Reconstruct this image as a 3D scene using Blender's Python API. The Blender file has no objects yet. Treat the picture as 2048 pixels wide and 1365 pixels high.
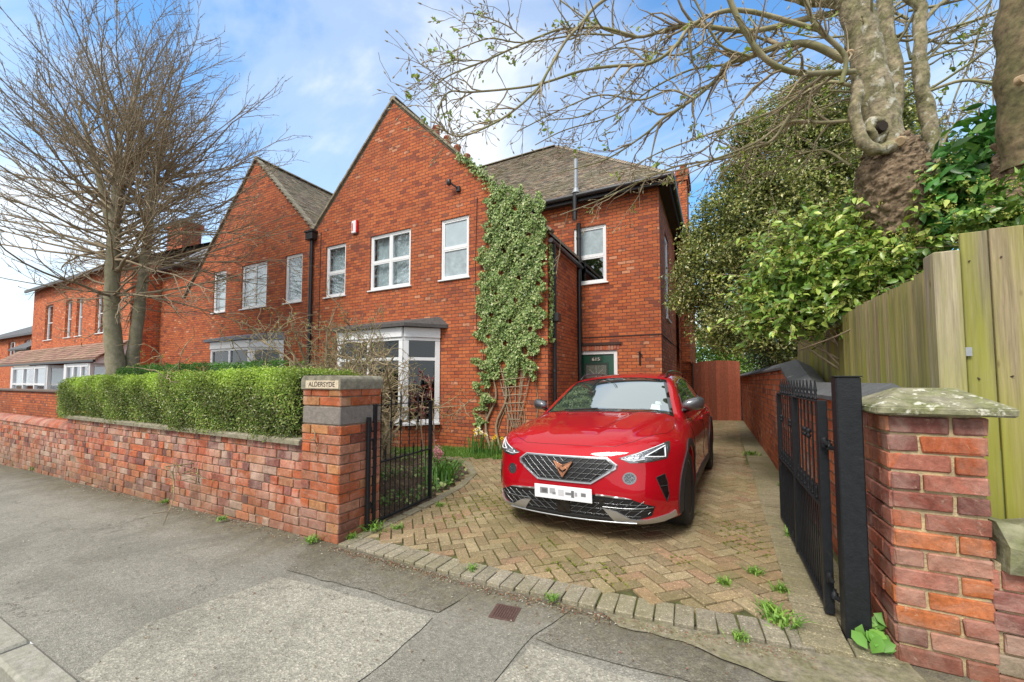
import bpy, math, random
import numpy as np
from mathutils import Vector, Matrix
R = math.radians
scene = bpy.context.scene
# ---------------------------------------------------------------- camera
EYE = np.array([0., 0., 1.42]); F_PX = 790.; YAW = math.atan(406/790.); PITCH = math.atan(40/790.)
cam_d = bpy.data.cameras.new('camera'); cam = bpy.data.objects.new('camera', cam_d)
scene.collection.objects.link(cam); scene.camera = cam
cam.location = EYE; cam.rotation_euler = (R(90)+PITCH, 0, YAW)
cam_d.sensor_width = 36; cam_d.lens = F_PX/2048*36; cam_d.shift_y = 40/2048.
cam_d.clip_start = 0.05; cam_d.clip_end = 4000
# ---------------------------------------------------------------- light
SUN_EL, SUN_AZ = 50., -8.          # azimuth of the sun seen from above, degrees from -Y (behind the camera) towards +X
SUN_STRENGTH, SKY_STRENGTH, EXPOSURE = 2.1, 0.145, 0.76
scene.view_settings.view_transform = 'Standard'; scene.view_settings.look = 'None'
scene.view_settings.gamma = 1; scene.view_settings.exposure = EXPOSURE
sun_dir = Vector((math.sin(R(SUN_AZ))*math.cos(R(SUN_EL)), -math.cos(R(SUN_AZ))*math.cos(R(SUN_EL)), math.sin(R(SUN_EL))))
sl = bpy.data.lights.new('sun', 'SUN'); sl.energy = SUN_STRENGTH; sl.angle = R(20); sl.color = (1, .95, .88)
so = bpy.data.objects.new('sun', sl); scene.collection.objects.link(so)
so.rotation_euler = sun_dir.to_track_quat('Z', 'Y').to_euler()
w = bpy.data.worlds.new('World'); scene.world = w; w.use_nodes = True
nt = w.node_tree; nt.nodes.clear()
def nd(nt, t, **k):
    n = nt.nodes.new(t)
    for a, b in k.items(): setattr(n, a, b)
    return n
def lk(nt, a, b): nt.links.new(a, b)
sky = nd(nt, 'ShaderNodeTexSky', sky_type='NISHITA', sun_disc=False, sun_elevation=R(SUN_EL),
         sun_rotation=math.atan2(sun_dir.x, sun_dir.y), air_density=1.3, dust_density=.6, ozone_density=1.6)
tc = nd(nt, 'ShaderNodeTexCoord'); sep = nd(nt, 'ShaderNodeSeparateXYZ'); lk(nt, tc.outputs['Generated'], sep.inputs[0])
def mth(nt, op, a, b=None, c=None, clamp=False):
    n = nd(nt, 'ShaderNodeMath', operation=op, use_clamp=clamp)
    for i, v in enumerate((a, b, c)):
        if v is None: continue
        if isinstance(v, (int, float)): n.inputs[i].default_value = v
        else: lk(nt, v, n.inputs[i])
    return n.outputs[0]
zc = mth(nt, 'MAXIMUM', mth(nt, 'ADD', sep.outputs[2], .22), .05)
cmb = nd(nt, 'ShaderNodeCombineXYZ'); lk(nt, mth(nt, 'DIVIDE', sep.outputs[0], zc), cmb.inputs[0]); lk(nt, mth(nt, 'DIVIDE', sep.outputs[1], zc), cmb.inputs[1])
def noise(nt, vec, scale, detail=4, rough=.5, dist=0., out='Fac'):
    n = nd(nt, 'ShaderNodeTexNoise'); n.inputs['Scale'].default_value = scale; n.inputs['Detail'].default_value = detail
    n.inputs['Roughness'].default_value = rough; n.inputs['Distortion'].default_value = dist
    if vec is not None: lk(nt, vec, n.inputs['Vector'])
    return n.outputs[out]
def ramp(nt, fac, stops, interp='LINEAR'):
    n = nd(nt, 'ShaderNodeValToRGB'); cr = n.color_ramp; cr.interpolation = interp
    while len(cr.elements) < len(stops): cr.elements.new(.5)
    for e, (p, c) in zip(cr.elements, stops):
        e.position = p; e.color = (c, c, c, 1) if isinstance(c, (int, float)) else (*c, 1)
    if fac is not None: lk(nt, fac, n.inputs[0])
    return n.outputs[0]
def mix(nt, fac, a, b, mode='MIX'):
    n = nd(nt, 'ShaderNodeMix', data_type='RGBA', blend_type=mode)
    for i, v in ((0, fac), (6, a), (7, b)):
        if isinstance(v, (int, float)): n.inputs[i].default_value = v if i == 0 else (v, v, v, 1)
        elif isinstance(v, (tuple, list)): n.inputs[i].default_value = (*v[:3], 1)
        else: lk(nt, v, n.inputs[i])
    return n.outputs[2]
mp = nd(nt, 'ShaderNodeMapping'); mp.inputs['Location'].default_value = (3.1, .6, 0); mp.inputs['Rotation'].default_value = (0, 0, .5); mp.inputs['Scale'].default_value = (.8, 1.25, 1)
lk(nt, cmb.outputs[0], mp.inputs[0])
cl = noise(nt, mp.outputs[0], 1.1, 8, .56, .5)
cl2 = noise(nt, mp.outputs[0], .45, 3, .5, .3)
cov = mth(nt, 'ADD', mth(nt, 'MULTIPLY', cl, .85), mth(nt, 'MULTIPLY', cl2, .35))
# more cloud low down and towards the left of the street (-X)
low = mth(nt, 'MULTIPLY', mth(nt, 'SUBTRACT', .42, sep.outputs[2], clamp=True), .52)
cov = mth(nt, 'ADD', cov, low)
cov = mth(nt, 'ADD', cov, mth(nt, 'MULTIPLY', sep.outputs[0], -.10))
cov = mth(nt, 'ADD', cov, mth(nt, 'MULTIPLY', mth(nt, 'MINIMUM', sep.outputs[1], .15), -.42))      # the sky behind the camera is overcast
cov = mth(nt, 'ADD', cov, mth(nt, 'MULTIPLY', mth(nt, 'SUBTRACT', sep.outputs[2], .705, clamp=True), 4.5))
cov = mth(nt, 'ADD', cov, .05)
cf = ramp(nt, cov, [(.53, 0.), (.64, .30), (.76, .80), (.9, 1.)], 'EASE')
skyc = mix(nt, 1., sky.outputs[0], (.62, .97, 1.20), 'MULTIPLY')
skym = mix(nt, cf, skyc, (5.0, 5.15, 5.2))
bg = nd(nt, 'ShaderNodeBackground'); bg.inputs[1].default_value = SKY_STRENGTH; lk(nt, skym, bg.inputs[0])
wo = nd(nt, 'ShaderNodeOutputWorld'); lk(nt, bg.outputs[0], wo.inputs[0])
# ---------------------------------------------------------------- helpers
rng = np.random.default_rng(7); rnd = random.Random(5)
def g(x):                                    # the street falls gently to the left
    return .027*(np.clip(x, -40, 1.0)+3)
_fw = np.array([-math.sin(YAW)*math.cos(PITCH), math.cos(YAW)*math.cos(PITCH), math.sin(PITCH)])
_rt = np.array([math.cos(YAW), math.sin(YAW), 0]); _up = np.cross(_rt, _fw)
def ray(u, v): return _fw+_rt*(u-1024)/F_PX-_up*(v-722)/F_PX
def at(u, v, Y): d = ray(u, v); return EYE+d*Y/d[1]
def atx(u, v, X): d = ray(u, v); return EYE+d*X/d[0]
def atd(u, v, D): return EYE+ray(u, v)*D
def colv(c, n): return np.tile(np.array(c, float)[None, :3], (n, 1))
class MB:
    def __init__(s): s.V = []; s.G = []; s.n = 0
    def add(s, V, F, col=None, smooth=False, mi=0):
        V = np.asarray(V, float).reshape(-1, 3); F = np.asarray(F, int)
        if F.size == 0: return s
        if col is None: col = (1, 1, 1)
        col = np.asarray(col, float)
        if col.ndim == 1: col = np.tile(col[None], (len(F), 1))
        s.V.append(V); s.G.append((F+s.n, col, smooth, mi)); s.n += len(V); return s
    def poly(s, pts, col=None, mi=0): return s.add(pts, [list(range(len(pts)))], col, False, mi)
    def box(s, a, b, bev=0., col=None, mi=0):
        a = np.array(a, float); b = np.array(b, float); lo = np.minimum(a, b); hi = np.maximum(a, b)
        return s.cbox([(lo+hi)/2], [(hi-lo)/2], bev, col=col, mi=mi)
    def cbox(s, C, H, bev=0., rot=None, col=None, mi=0, smooth=False):
        C = np.asarray(C, float); H = np.asarray(H, float); n = len(C)
        if H.shape[0] != n: H = np.tile(H, (n, 1))
        if bev <= 0:
            T = _CN; V = T[None]*H[:, None]; F = _BF
        else:
            b = np.minimum(bev, H.min(1)*.45)[:, None, None]
            V = np.repeat(_CN[None], 3, 1).reshape(1, 24, 3)*H[:, None]
            ins = np.ones((24, 3)); ins[np.arange(24), np.arange(24) % 3] = 0
            V = V-np.sign(np.repeat(_CN, 3, 0))[None]*ins[None]*b; F = None
        if rot is not None:
            rot = np.asarray(rot, float)
            V = np.einsum('nij,nkj->nki', rot if rot.ndim == 3 else np.tile(rot[None], (n, 1, 1)), V)
        V = V+C[:, None]; k = V.shape[1]; off = (np.arange(n)*k)[:, None, None]
        if col is not None: col = np.asarray(col, float)
        def cc(m): 
            if col is None or col.ndim == 1: return col
            return np.repeat(col, m, 0)
        VV = V.reshape(-1, 3)
        if bev <= 0: s.add(VV, (F[None]+off).reshape(-1, 4), cc(6), smooth, mi)
        else:
            s.V.append(VV)
            for F in (_QF, _TF):
                FF = (F[None]+off).reshape(-1, F.shape[1])+s.n
                c = cc(len(F)); c = np.ones(3) if c is None else c
                if c.ndim == 1: c = np.tile(c[None], (len(FF), 1))
                s.G.append((FF, c, smooth, mi))
            s.n += len(VV)
        return s
    def tube(s, pts, rad, sides=8, col=None, cap=True, smooth=True, mi=0):
        P = np.asarray(pts, float); n = len(P); rad = np.broadcast_to(np.asarray(rad, float), (n,))
        T = np.gradient(P, axis=0); T /= np.linalg.norm(T, axis=1)[:, None]+1e-9
        ref = np.array([0, 0, 1.]) if abs(T[0, 2]) < .9 else np.array([1., 0, 0])
        U = np.cross(T, ref); U /= np.linalg.norm(U, axis=1)[:, None]+1e-9; W = np.cross(T, U)
        a = np.arange(sides)*2*math.pi/sides
        V = P[:, None]+rad[:, None, None]*(np.cos(a)[None, :, None]*U[:, None]+np.sin(a)[None, :, None]*W[:, None])
        i = np.arange(n-1)[:, None]*sides; j = np.arange(sides)[None]; j2 = (j+1) % sides
        F = np.stack([i+j, i+j2, i+sides+j2, i+sides+j], -1).reshape(-1, 4)
        s.add(V.reshape(-1, 3), F, col, smooth, mi)
        if cap and rad[0] > 0:
            s.add(V[0], [list(range(sides))], col if col is None or np.ndim(col) == 1 else None, False, mi); s.add(V[-1], [list(range(sides))], col if col is None or np.ndim(col) == 1 else None, False, mi)
        return s
    def lathe(s, prof, c=(0, 0, 0), sides=16, col=None, smooth=True, mi=0):   # prof: (r, z)
        P = np.array([(c[0], c[1], c[2]+z) for r, z in prof]); rad = [r for r, z in prof]; n = len(P)
        a = np.arange(sides)*2*math.pi/sides
        V = P[:, None]+np.array(rad)[:, None, None]*np.stack([np.cos(a), np.sin(a), 0*a], -1)[None]
        i = np.arange(n-1)[:, None]*sides; j = np.arange(sides)[None]; j2 = (j+1) % sides
        F = np.stack([i+j, i+j2, i+sides+j2, i+sides+j], -1).reshape(-1, 4)
        s.add(V.reshape(-1, 3), F, col, smooth, mi); s.add(V[-1], [list(range(sides))], col, False, mi); s.add(V[0], [list(range(sides))], col, False, mi); return s
    def prism(s, poly, axis, a, b, col=None, mi=0, smooth=False):      # extrude a 2D outline along an axis
        n = len(poly)
        def mk(t):
            if axis == 'x': return [(t, p, q) for p, q in poly]
            if axis == 'y': return [(p, t, q) for p, q in poly]
            return [(p, q, t) for p, q in poly]
        V = mk(a)+mk(b)
        s.add(V, [list(range(n))], col, False, mi); s.add(V, [list(range(n, 2*n))], col, False, mi)
        s.add(V, [[i, (i+1) % n, n+(i+1) % n, n+i] for i in range(n)], col, smooth, mi); return s
    def xf(s, fn):
        for i in range(len(s.V)): s.V[i] = fn(s.V[i])
        return s
    def build(s, name, mats, parent=None, world=True, uv=True):
        me = bpy.data.meshes.new(name)
        if not isinstance(mats, (list, tuple)): mats = [mats]
        for m in mats: me.materials.append(m)
        V = np.concatenate(s.V) if s.V else np.zeros((0, 3))
        idx = []; tot = []; col = []; sm = []; mi = []
        for F, c, smo, m in s.G:
            k = F.shape[1]; idx.append(F.ravel()); tot.append(np.full(len(F), k)); col.append(np.repeat(c, k, 0)); sm.append(np.full(len(F), smo)); mi.append(np.full(len(F), m))
        idx = np.concatenate(idx); tot = np.concatenate(tot); col = np.concatenate(col); sm = np.concatenate(sm); mi = np.concatenate(mi)
        o = bpy.data.objects.new(name, me); scene.collection.objects.link(o)
        off = np.zeros(3)
        if parent is not None:
            o.parent = parent; p = parent
            if world:
                while p is not None: off += np.array(p.location); p = p.parent
        VL = V-off
        me.vertices.add(len(V)); me.vertices.foreach_set('co', VL.ravel())
        me.loops.add(len(idx)); me.loops.foreach_set('vertex_index', idx.astype(np.int32))
        st = np.concatenate([[0], np.cumsum(tot)[:-1]])
        me.polygons.add(len(tot)); me.polygons.foreach_set('loop_start', st.astype(np.int32))
        try: me.polygons.foreach_set('loop_total', tot.astype(np.int32))
        except Exception: pass
        me.polygons.foreach_set('use_smooth', sm); me.polygons.foreach_set('material_index', mi.astype(np.int32))
        me.update(calc_edges=True)
        ca = me.color_attributes.new('col', 'FLOAT_COLOR', 'CORNER'); ca.data.foreach_set('color', np.concatenate([col, np.ones((len(col), 1))], 1).ravel())
        if uv:
            nr = np.zeros(len(tot)*3); me.polygons.foreach_get('normal', nr); nr = np.abs(nr.reshape(-1, 3)); nr = np.repeat(nr, tot, 0)
            P = V[idx]; ax = nr.argmax(1)
            U = np.where((ax == 0)[:, None], P[:, [1, 2]], np.where((ax == 1)[:, None], P[:, [0, 2]], P[:, [0, 1]]))
            ul = me.uv_layers.new(name='UVMap'); ul.data.foreach_set('uv', U.ravel())
        me.validate(clean_customdata=False)
        return o
_CN = np.array([[x, y, z] for x in (-1, 1) for y in (-1, 1) for z in (-1, 1)], float)
def _mk():
    def ci(x, y, z): return 4*x+2*y+z
    Q = []; B = []; T = []
    for a in range(3):
        o = [i for i in range(3) if i != a]
        for s in (0, 1):
            q = []
            for p, r in ((0, 0), (1, 0), (1, 1), (0, 1)):
                c = [0, 0, 0]; c[a] = s; c[o[0]] = p; c[o[1]] = r; q.append(ci(*c))
            n = np.cross(_CN[q[1]]-_CN[q[0]], _CN[q[2]]-_CN[q[0]])
            if n[a]*(2*s-1) < 0: q = q[::-1]
            B.append(q); Q.append([3*i+a for i in q])
    for a in range(3):
        o = [i for i in range(3) if i != a]
        for p in (0, 1):
            for r in (0, 1):
                c0 = [0, 0, 0]; c0[o[0]] = p; c0[o[1]] = r; c1 = list(c0); c1[a] = 1
                i0 = ci(*c0); i1 = ci(*c1); q = [3*i0+o[0], 3*i1+o[0], 3*i1+o[1], 3*i0+o[1]]
                V = np.repeat(_CN, 3, 0)*.8; V[np.arange(24), np.arange(24) % 3] /= .8
                n = np.cross(V[q[1]]-V[q[0]], V[q[2]]-V[q[0]])
                if n@(V[q].mean(0)) < 0: q = q[::-1]
                Q.append(q)
    V = np.repeat(_CN, 3, 0)*.8; V[np.arange(24), np.arange(24) % 3] /= .8
    for i in range(8):
        t = [3*i, 3*i+1, 3*i+2]; n = np.cross(V[t[1]]-V[t[0]], V[t[2]]-V[t[0]])
        if n@V[t].mean(0) < 0: t = t[::-1]
        T.append(t)
    return np.array(B), np.array(Q), np.array(T)
_BF, _QF, _TF = _mk()
def rotz(a):
    a = np.atleast_1d(a); c, s = np.cos(a), np.sin(a); z = 0*a; o = z+1
    return np.stack([np.stack([c, -s, z], -1), np.stack([s, c, z], -1), np.stack([z, z, o], -1)], -2)
def randrot(n, tilt=None):
    q = rng.normal(size=(n, 4)); q /= np.linalg.norm(q, axis=1)[:, None]; w, x, y, z = q.T
    return np.stack([np.stack([1-2*(y*y+z*z), 2*(x*y-z*w), 2*(x*z+y*w)], -1), np.stack([2*(x*y+z*w), 1-2*(x*x+z*z), 2*(y*z-x*w)], -1), np.stack([2*(x*z-y*w), 2*(y*z+x*w), 1-2*(x*x+y*y)], -1)], -2)
def thing(name, label, cat, loc=(0, 0, 0), rz=0., group=None):
    o = bpy.data.objects.new(name, None); scene.collection.objects.link(o); o.location = loc; o.rotation_euler = (0, 0, rz)
    o.empty_display_size = .2; o['label'] = label; o['category'] = cat
    if group: o['group'] = group
    return o
def tag(o, label=None, cat=None, group=None, kind=None):
    for k, v in (('label', label), ('category', cat), ('group', group), ('kind', kind)):
        if v: o[k] = v
    return o
def struct(o): o['kind'] = 'structure'; return o
# ---------------------------------------------------------------- materials
def new_mat(name):
    m = bpy.data.materials.new(name); m.use_nodes = True; nt = m.node_tree
    return m, nt, nt.nodes['Principled BSDF']
def setin(nt, b, name, v):
    if isinstance(v, (int, float)): b.inputs[name].default_value = v
    elif isinstance(v, (tuple, list)): b.inputs[name].default_value = (*v[:3], 1)
    else: lk(nt, v, b.inputs[name])
def pos(nt):
    return nd(nt, 'ShaderNodeNewGeometry').outputs['Position']
def bump(nt, b, h, strength=.4, dist=.01):
    n = nd(nt, 'ShaderNodeBump'); n.inputs['Strength'].default_value = strength; n.inputs['Distance'].default_value = dist
    lk(nt, h, n.inputs['Height']); lk(nt, n.outputs[0], b.inputs['Normal'])
_mc = {}
def M(name, c=(.5, .5, .5), rough=.6, metal=0., attr=False, var=.25, vs=6., c2=None, bs=0., bscale=60., coat=0., spec=.5, stain=None):
    """plain or vertex-coloured surface with mottled variation, optional second colour, grain bump and stains"""
    if name in _mc: return _mc[name]
    m, nt, b = new_mat(name)
    P = pos(nt)
    if attr:
        a = nd(nt, 'ShaderNodeAttribute', attribute_name='col'); base = a.outputs['Color']
        base = mix(nt, 1., base, c, 'MULTIPLY')
    else: base = mix(nt, 0., c, c)
    if c2 is not None: base = mix(nt, ramp(nt, noise(nt, P, vs, 5, .6), [(.35, 0.), (.65, 1.)]), base, c2)
    if var: 
        v = ramp(nt, noise(nt, P, vs*2.3, 5, .65), [(.25, 1-var), (.75, 1+var*.6)]); base = mix(nt, 1., base, v, 'MULTIPLY')
    if stain:
        sc, lo, hi, colr = stain; base = mix(nt, ramp(nt, noise(nt, P, sc, 6, .65, .4), [(lo, 0.), (hi, 1.)]), base, colr)
    setin(nt, b, 'Base Color', base); setin(nt, b, 'Roughness', rough); setin(nt, b, 'Metallic', metal)
    b.inputs['Coat Weight'].default_value = coat; b.inputs['Coat Roughness'].default_value = .03; b.inputs['Specular IOR Level'].default_value = spec
    if bs: bump(nt, b, noise(nt, P, bscale, 4, .6), bs, .01)
    _mc[name] = m; return m
def leaf_mat(name, gloss=.45, trans=.25, tint=(1, 1, 1)):
    if name in _mc: return _mc[name]
    m, nt, b = new_mat(name); a = nd(nt, 'ShaderNodeAttribute', attribute_name='col'); base = mix(nt, 1., a.outputs['Color'], tint, 'MULTIPLY')
    setin(nt, b, 'Base Color', base); b.inputs['Roughness'].default_value = gloss
    t = nd(nt, 'ShaderNodeBsdfTranslucent'); lk(nt, mix(nt, 1., base, (1.1, 1.25, .6), 'MULTIPLY'), t.inputs[0])
    x = nd(nt, 'ShaderNodeMixShader'); x.inputs[0].default_value = trans; lk(nt, b.outputs[0], x.inputs[1]); lk(nt, t.outputs[0], x.inputs[2])
    lk(nt, x.outputs[0], nt.nodes['Material Output'].inputs[0]); _mc[name] = m; return m
BRK = [(.0, (.27, .075, .045)), (.12, (.43, .105, .043)), (.42, (.51, .135, .05)), (.70, (.57, .165, .06)), (.90, (.46, .13, .06)), (.98, (.24, .085, .055)), (1., (.62, .27, .15))]
def brick_mat(name, bw=.232, bh=.0765, mw=.013, cols=BRK, mortar=(.17, .085, .06), stain=None, flem=True, bstr=.6, soot=.35, wob=.004, bright=1.):
    if name in _mc: return _mc[name]
    m, nt, b = new_mat(name)
    uvn = nd(nt, 'ShaderNodeUVMap', uv_map='UVMap').outputs[0]
    P = pos(nt)
    wn = noise(nt, P, 9., 3, .6, 0., 'Color')
    wv = nd(nt, 'ShaderNodeVectorMath', operation='SUBTRACT'); lk(nt, wn, wv.inputs[0]); wv.inputs[1].default_value = (.5, .5, .5)
    ws = nd(nt, 'ShaderNodeVectorMath', operation='SCALE'); lk(nt, wv.outputs[0], ws.inputs[0]); ws.inputs['Scale'].default_value = wob*4
    ad = nd(nt, 'ShaderNodeVectorMath', operation='ADD'); lk(nt, uvn, ad.inputs[0]); lk(nt, ws.outputs[0], ad.inputs[1])
    s = nd(nt, 'ShaderNodeSeparateXYZ'); lk(nt, ad.outputs[0], s.inputs[0]); u = mth(nt, 'ADD', s.outputs[0], 100.); v = mth(nt, 'ADD', s.outputs[1], 50.)
    vr = mth(nt, 'DIVIDE', v, bh); row = mth(nt, 'FLOOR', vr); fv = mth(nt, 'SUBTRACT', vr, row)
    par = mth(nt, 'MODULO', row, 2.)
    per = bw*1.5 if flem else bw
    uu = mth(nt, 'DIVIDE', mth(nt, 'ADD', u, mth(nt, 'MULTIPLY', par, per*.5)), per); cu = mth(nt, 'FLOOR', uu); fu = mth(nt, 'MULTIPLY', mth(nt, 'SUBTRACT', uu, cu), per)
    if flem:
        hd = mth(nt, 'GREATER_THAN', fu, bw); loc = mth(nt, 'SUBTRACT', fu, mth(nt, 'MULTIPLY', hd, bw))
        wid = mth(nt, 'SUBTRACT', bw, mth(nt, 'MULTIPLY', hd, bw*.5)); cid = mth(nt, 'ADD', mth(nt, 'MULTIPLY', cu, 2.), hd)
    else: loc = fu; wid = mth(nt, 'ADD', bw, 0.); cid = cu
    eu = mth(nt, 'MINIMUM', loc, mth(nt, 'SUBTRACT', wid, loc)); ev = mth(nt, 'MULTIPLY', mth(nt, 'MINIMUM', fv, mth(nt, 'SUBTRACT', 1., fv)), bh)
    e = mth(nt, 'MINIMUM', eu, ev); en = mth(nt, 'ADD', e, mth(nt, 'MULTIPLY', mth(nt, 'SUBTRACT', noise(nt, P, 60., 3), .5), .005))
    mm = mth(nt, 'DIVIDE', mth(nt, 'SUBTRACT', en, mw*.35), mw*.35, clamp=True)       # 0 in the joint, 1 on the brick
    cc = nd(nt, 'ShaderNodeCombineXYZ'); lk(nt, cid, cc.inputs[0]); lk(nt, row, cc.inputs[1])
    wnz = nd(nt, 'ShaderNodeTexWhiteNoise', noise_dimensions='3D'); lk(nt, cc.outputs[0], wnz.inputs['Vector'])
    patch = mth(nt, 'MULTIPLY', mth(nt, 'SUBTRACT', noise(nt, P, .9, 4, .6), .5), .7)
    bc = ramp(nt, mth(nt, 'ADD', wnz.outputs['Value'], patch, clamp=True), cols)
    bc = mix(nt, 1., bc, ramp(nt, noise(nt, P, 28., 5, .7), [(.2, .72), (.8, 1.22)]), 'MULTIPLY')
    mo = mix(nt, ramp(nt, noise(nt, P, 3., 4), [(.4, 0.), (.7, 1.)]), mortar, tuple(.5*c for c in mortar))
    base = mix(nt, mm, mo, bc)
    base = mix(nt, mth(nt, 'MULTIPLY', ramp(nt, noise(nt, P, .55, 7, .68, .6), [(.48, 0.), (.72, 1.)]), soot), base, (.085, .045, .035))
    if stain: base = mix(nt, mth(nt, 'MULTIPLY', ramp(nt, noise(nt, P, stain[0], 7, .7, .5), [(stain[1], 0.), (stain[2], 1.)]), stain[4]), base, stain[3])
    if bright != 1.: base = mix(nt, 1., base, bright, 'MULTIPLY')
    setin(nt, b, 'Base Color', base); b.inputs['Roughness'].default_value = .88; b.inputs['Specular IOR Level'].default_value = .25
    h = mth(nt, 'ADD', mth(nt, 'MULTIPLY', mm, 1.), mth(nt, 'MULTIPLY', noise(nt, P, 45., 5, .7), .6)); h = mth(nt, 'ADD', h, mth(nt, 'MULTIPLY', wnz.outputs['Value'], .5))
    bump(nt, b, h, bstr, .008); _mc[name] = m; return m
def glass_mat(name, tint=(.85, .90, .92), refl=.15):
    if name in _mc: return _mc[name]
    m, nt, b = new_mat(name); nt.nodes.remove(b)
    gl = nd(nt, 'ShaderNodeBsdfGlossy'); gl.inputs['Roughness'].default_value = .02; gl.inputs[0].default_value = (.95, .97, 1, 1)
    nb = nd(nt, 'ShaderNodeBump'); nb.inputs['Strength'].default_value = .04; lk(nt, noise(nt, pos(nt), 2.5, 2), nb.inputs['Height']); lk(nt, nb.outputs[0], gl.inputs['Normal'])
    tr = nd(nt, 'ShaderNodeBsdfTransparent'); tr.inputs[0].default_value = (*tint, 1)
    fr = nd(nt, 'ShaderNodeLayerWeight'); fr.inputs[0].default_value = .5        # the same from both faces of the pane
    f = mth(nt, 'ADD', mth(nt, 'MULTIPLY', mth(nt, 'POWER', fr.outputs['Facing'], 4.), .8), refl, clamp=True)
    x = nd(nt, 'ShaderNodeMixShader'); lk(nt, f, x.inputs[0]); lk(nt, tr.outputs[0], x.inputs[1]); lk(nt, gl.outputs[0], x.inputs[2])
    lk(nt, x.outputs[0], nt.nodes['Material Output'].inputs[0]); _mc[name] = m; return m
WHITE = M('white_upvc', (.78, .79, .80), .35, var=.04)
BLACKM = M('black_painted_metal', (.012, .014, .017), .5, var=.4, vs=14, bs=.2, bscale=90, spec=.35, stain=(7., .62, .74, (.06, .055, .05)))
GUT = M('black_gutter', (.022, .022, .025), .4, var=.3)
GLASS = glass_mat('window_glass'); BGLASS = glass_mat('bay_glass', (.45, .5, .5), refl=.06); FROST = M('obscured_glass', (.36, .43, .46), .18, var=.3, vs=3)
NET = M('net_curtain', (.80, .82, .80), .8, var=.25, vs=5)
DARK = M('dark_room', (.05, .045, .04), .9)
# ================================================================ ground
def sheet(pts, dz, mat, name, sub=None, kind='structure', thick=0.):
    """flat outline laid on the sloping street; triangulated fan after a fine resample in x"""
    mb = MB(); P = np.array(pts, float); z = g(P[:, 0])+dz
    mb.poly(np.column_stack([P, z])); o = mb.build(name, mat); o['kind'] = kind; return o
def grid_sheet(x0, x1, y0, y1, nx, ny, zf, mat, name):
    xs = np.linspace(x0, x1, nx+1); ys = np.linspace(y0, y1, ny+1); X, Y = np.meshgrid(xs, ys, indexing='ij')
    V = np.stack([X, Y, zf(X, Y)], -1).reshape(-1, 3); i = (np.arange(nx)[:, None]*(ny+1)+np.arange(ny)[None]).ravel()
    mb = MB(); mb.add(V, np.stack([i, i+ny+1, i+ny+2, i+1], -1), None, True); return struct(mb.build(name, mat))
def asphalt(name, c, c2, grit=.5, sc=1.):
    m, nt, b = new_mat(name); P = pos(nt)
    base = mix(nt, ramp(nt, noise(nt, P, .9, 6, .65, .3), [(.3, 0.), (.7, 1.)]), c, c2)
    sp = nd(nt, 'ShaderNodeTexVoronoi', feature='F1'); sp.inputs['Scale'].default_value = 130*sc; lk(nt, P, sp.inputs['Vector'])
    wn = nd(nt, 'ShaderNodeSeparateColor'); lk(nt, sp.outputs['Color'], wn.inputs[0])
    base = mix(nt, 1., base, ramp(nt, wn.outputs[0], [(0, 1-grit*.75), (.5, 1.), (.86, 1+grit*.3), (1, 1+grit*1.3)]), 'MULTIPLY')
    base = mix(nt, 1., base, ramp(nt, noise(nt, P, 30, 4, .7), [(.25, .75), (.75, 1.2)]), 'MULTIPLY')
    cr = nd(nt, 'ShaderNodeTexVoronoi', feature='DISTANCE_TO_EDGE'); cr.inputs['Scale'].default_value = .75
    wv = nd(nt, 'ShaderNodeVectorMath', operation='ADD'); lk(nt, P, wv.inputs[0])
    sc_ = nd(nt, 'ShaderNodeVectorMath', operation='SCALE'); lk(nt, noise(nt, P, 2.5, 6, .7, 0, 'Color'), sc_.inputs[0]); sc_.inputs['Scale'].default_value = .9; lk(nt, sc_.outputs[0], wv.inputs[1]); lk(nt, wv.outputs[0], cr.inputs['Vector'])
    ck = mth(nt, 'MULTIPLY', ramp(nt, cr.outputs['Distance'], [(0, 1.), (.007, 0.)]), ramp(nt, noise(nt, P, .9, 3), [(.46, 0.), (.58, .6)]))
    base = mix(nt, ck, base, (.05, .04, .03))
    base = mix(nt, mth(nt, 'MULTIPLY', ramp(nt, noise(nt, P, 2.2, 8, .7, 1.), [(.58, 0.), (.72, 1.)]), .45), base, (.10, .085, .055))
    sy = nd(nt, 'ShaderNodeSeparateXYZ'); lk(nt, P, sy.inputs[0]); foot = ramp(nt, mth(nt, 'ADD', sy.outputs[1], mth(nt, 'MULTIPLY', noise(nt, P, 2.4, 7, .7), .9)), [(.0, 0.), (1., 1.)]); ft = mth(nt, 'MULTIPLY', mth(nt, 'SUBTRACT', mth(nt, 'ADD', sy.outputs[1], mth(nt, 'MULTIPLY', noise(nt, P, 2.4, 7, .7), 1.1)), 2.45), 2.2, clamp=True)
    base = mix(nt, mth(nt, 'MULTIPLY', ft, .7), base, mix(nt, ramp(nt, noise(nt, P, 18, 5, .7), [(.4, 0.), (.6, 1.)]), (.075, .06, .04), (.15, .13, .07)))
    base = mix(nt, mth(nt, 'MULTIPLY', ramp(nt, noise(nt, P, .45, 6, .65, 1.2), [(.50, 0.), (.64, 1.)]), .35), base, (.09, .085, .07))
    setin(nt, b, 'Base Color', base); b.inputs['Roughness'].default_value = .9; b.inputs['Specular IOR Level'].default_value = .2
    h = mth(nt, 'SUBTRACT', mth(nt, 'ADD', mth(nt, 'MULTIPLY', sp.outputs['Distance'], 1.), noise(nt, P, 40, 5, .7)), mth(nt, 'MULTIPLY', ck, 1.5))
    bump(nt, b, h, .55, .006); return m
A1 = asphalt('asphalt_pavement', (.235, .225, .19), (.29, .275, .235), .4, 1.2); A2 = asphalt('asphalt_light_patch', (.30, .285, .235), (.37, .35, .29), .42, .9)
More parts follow.
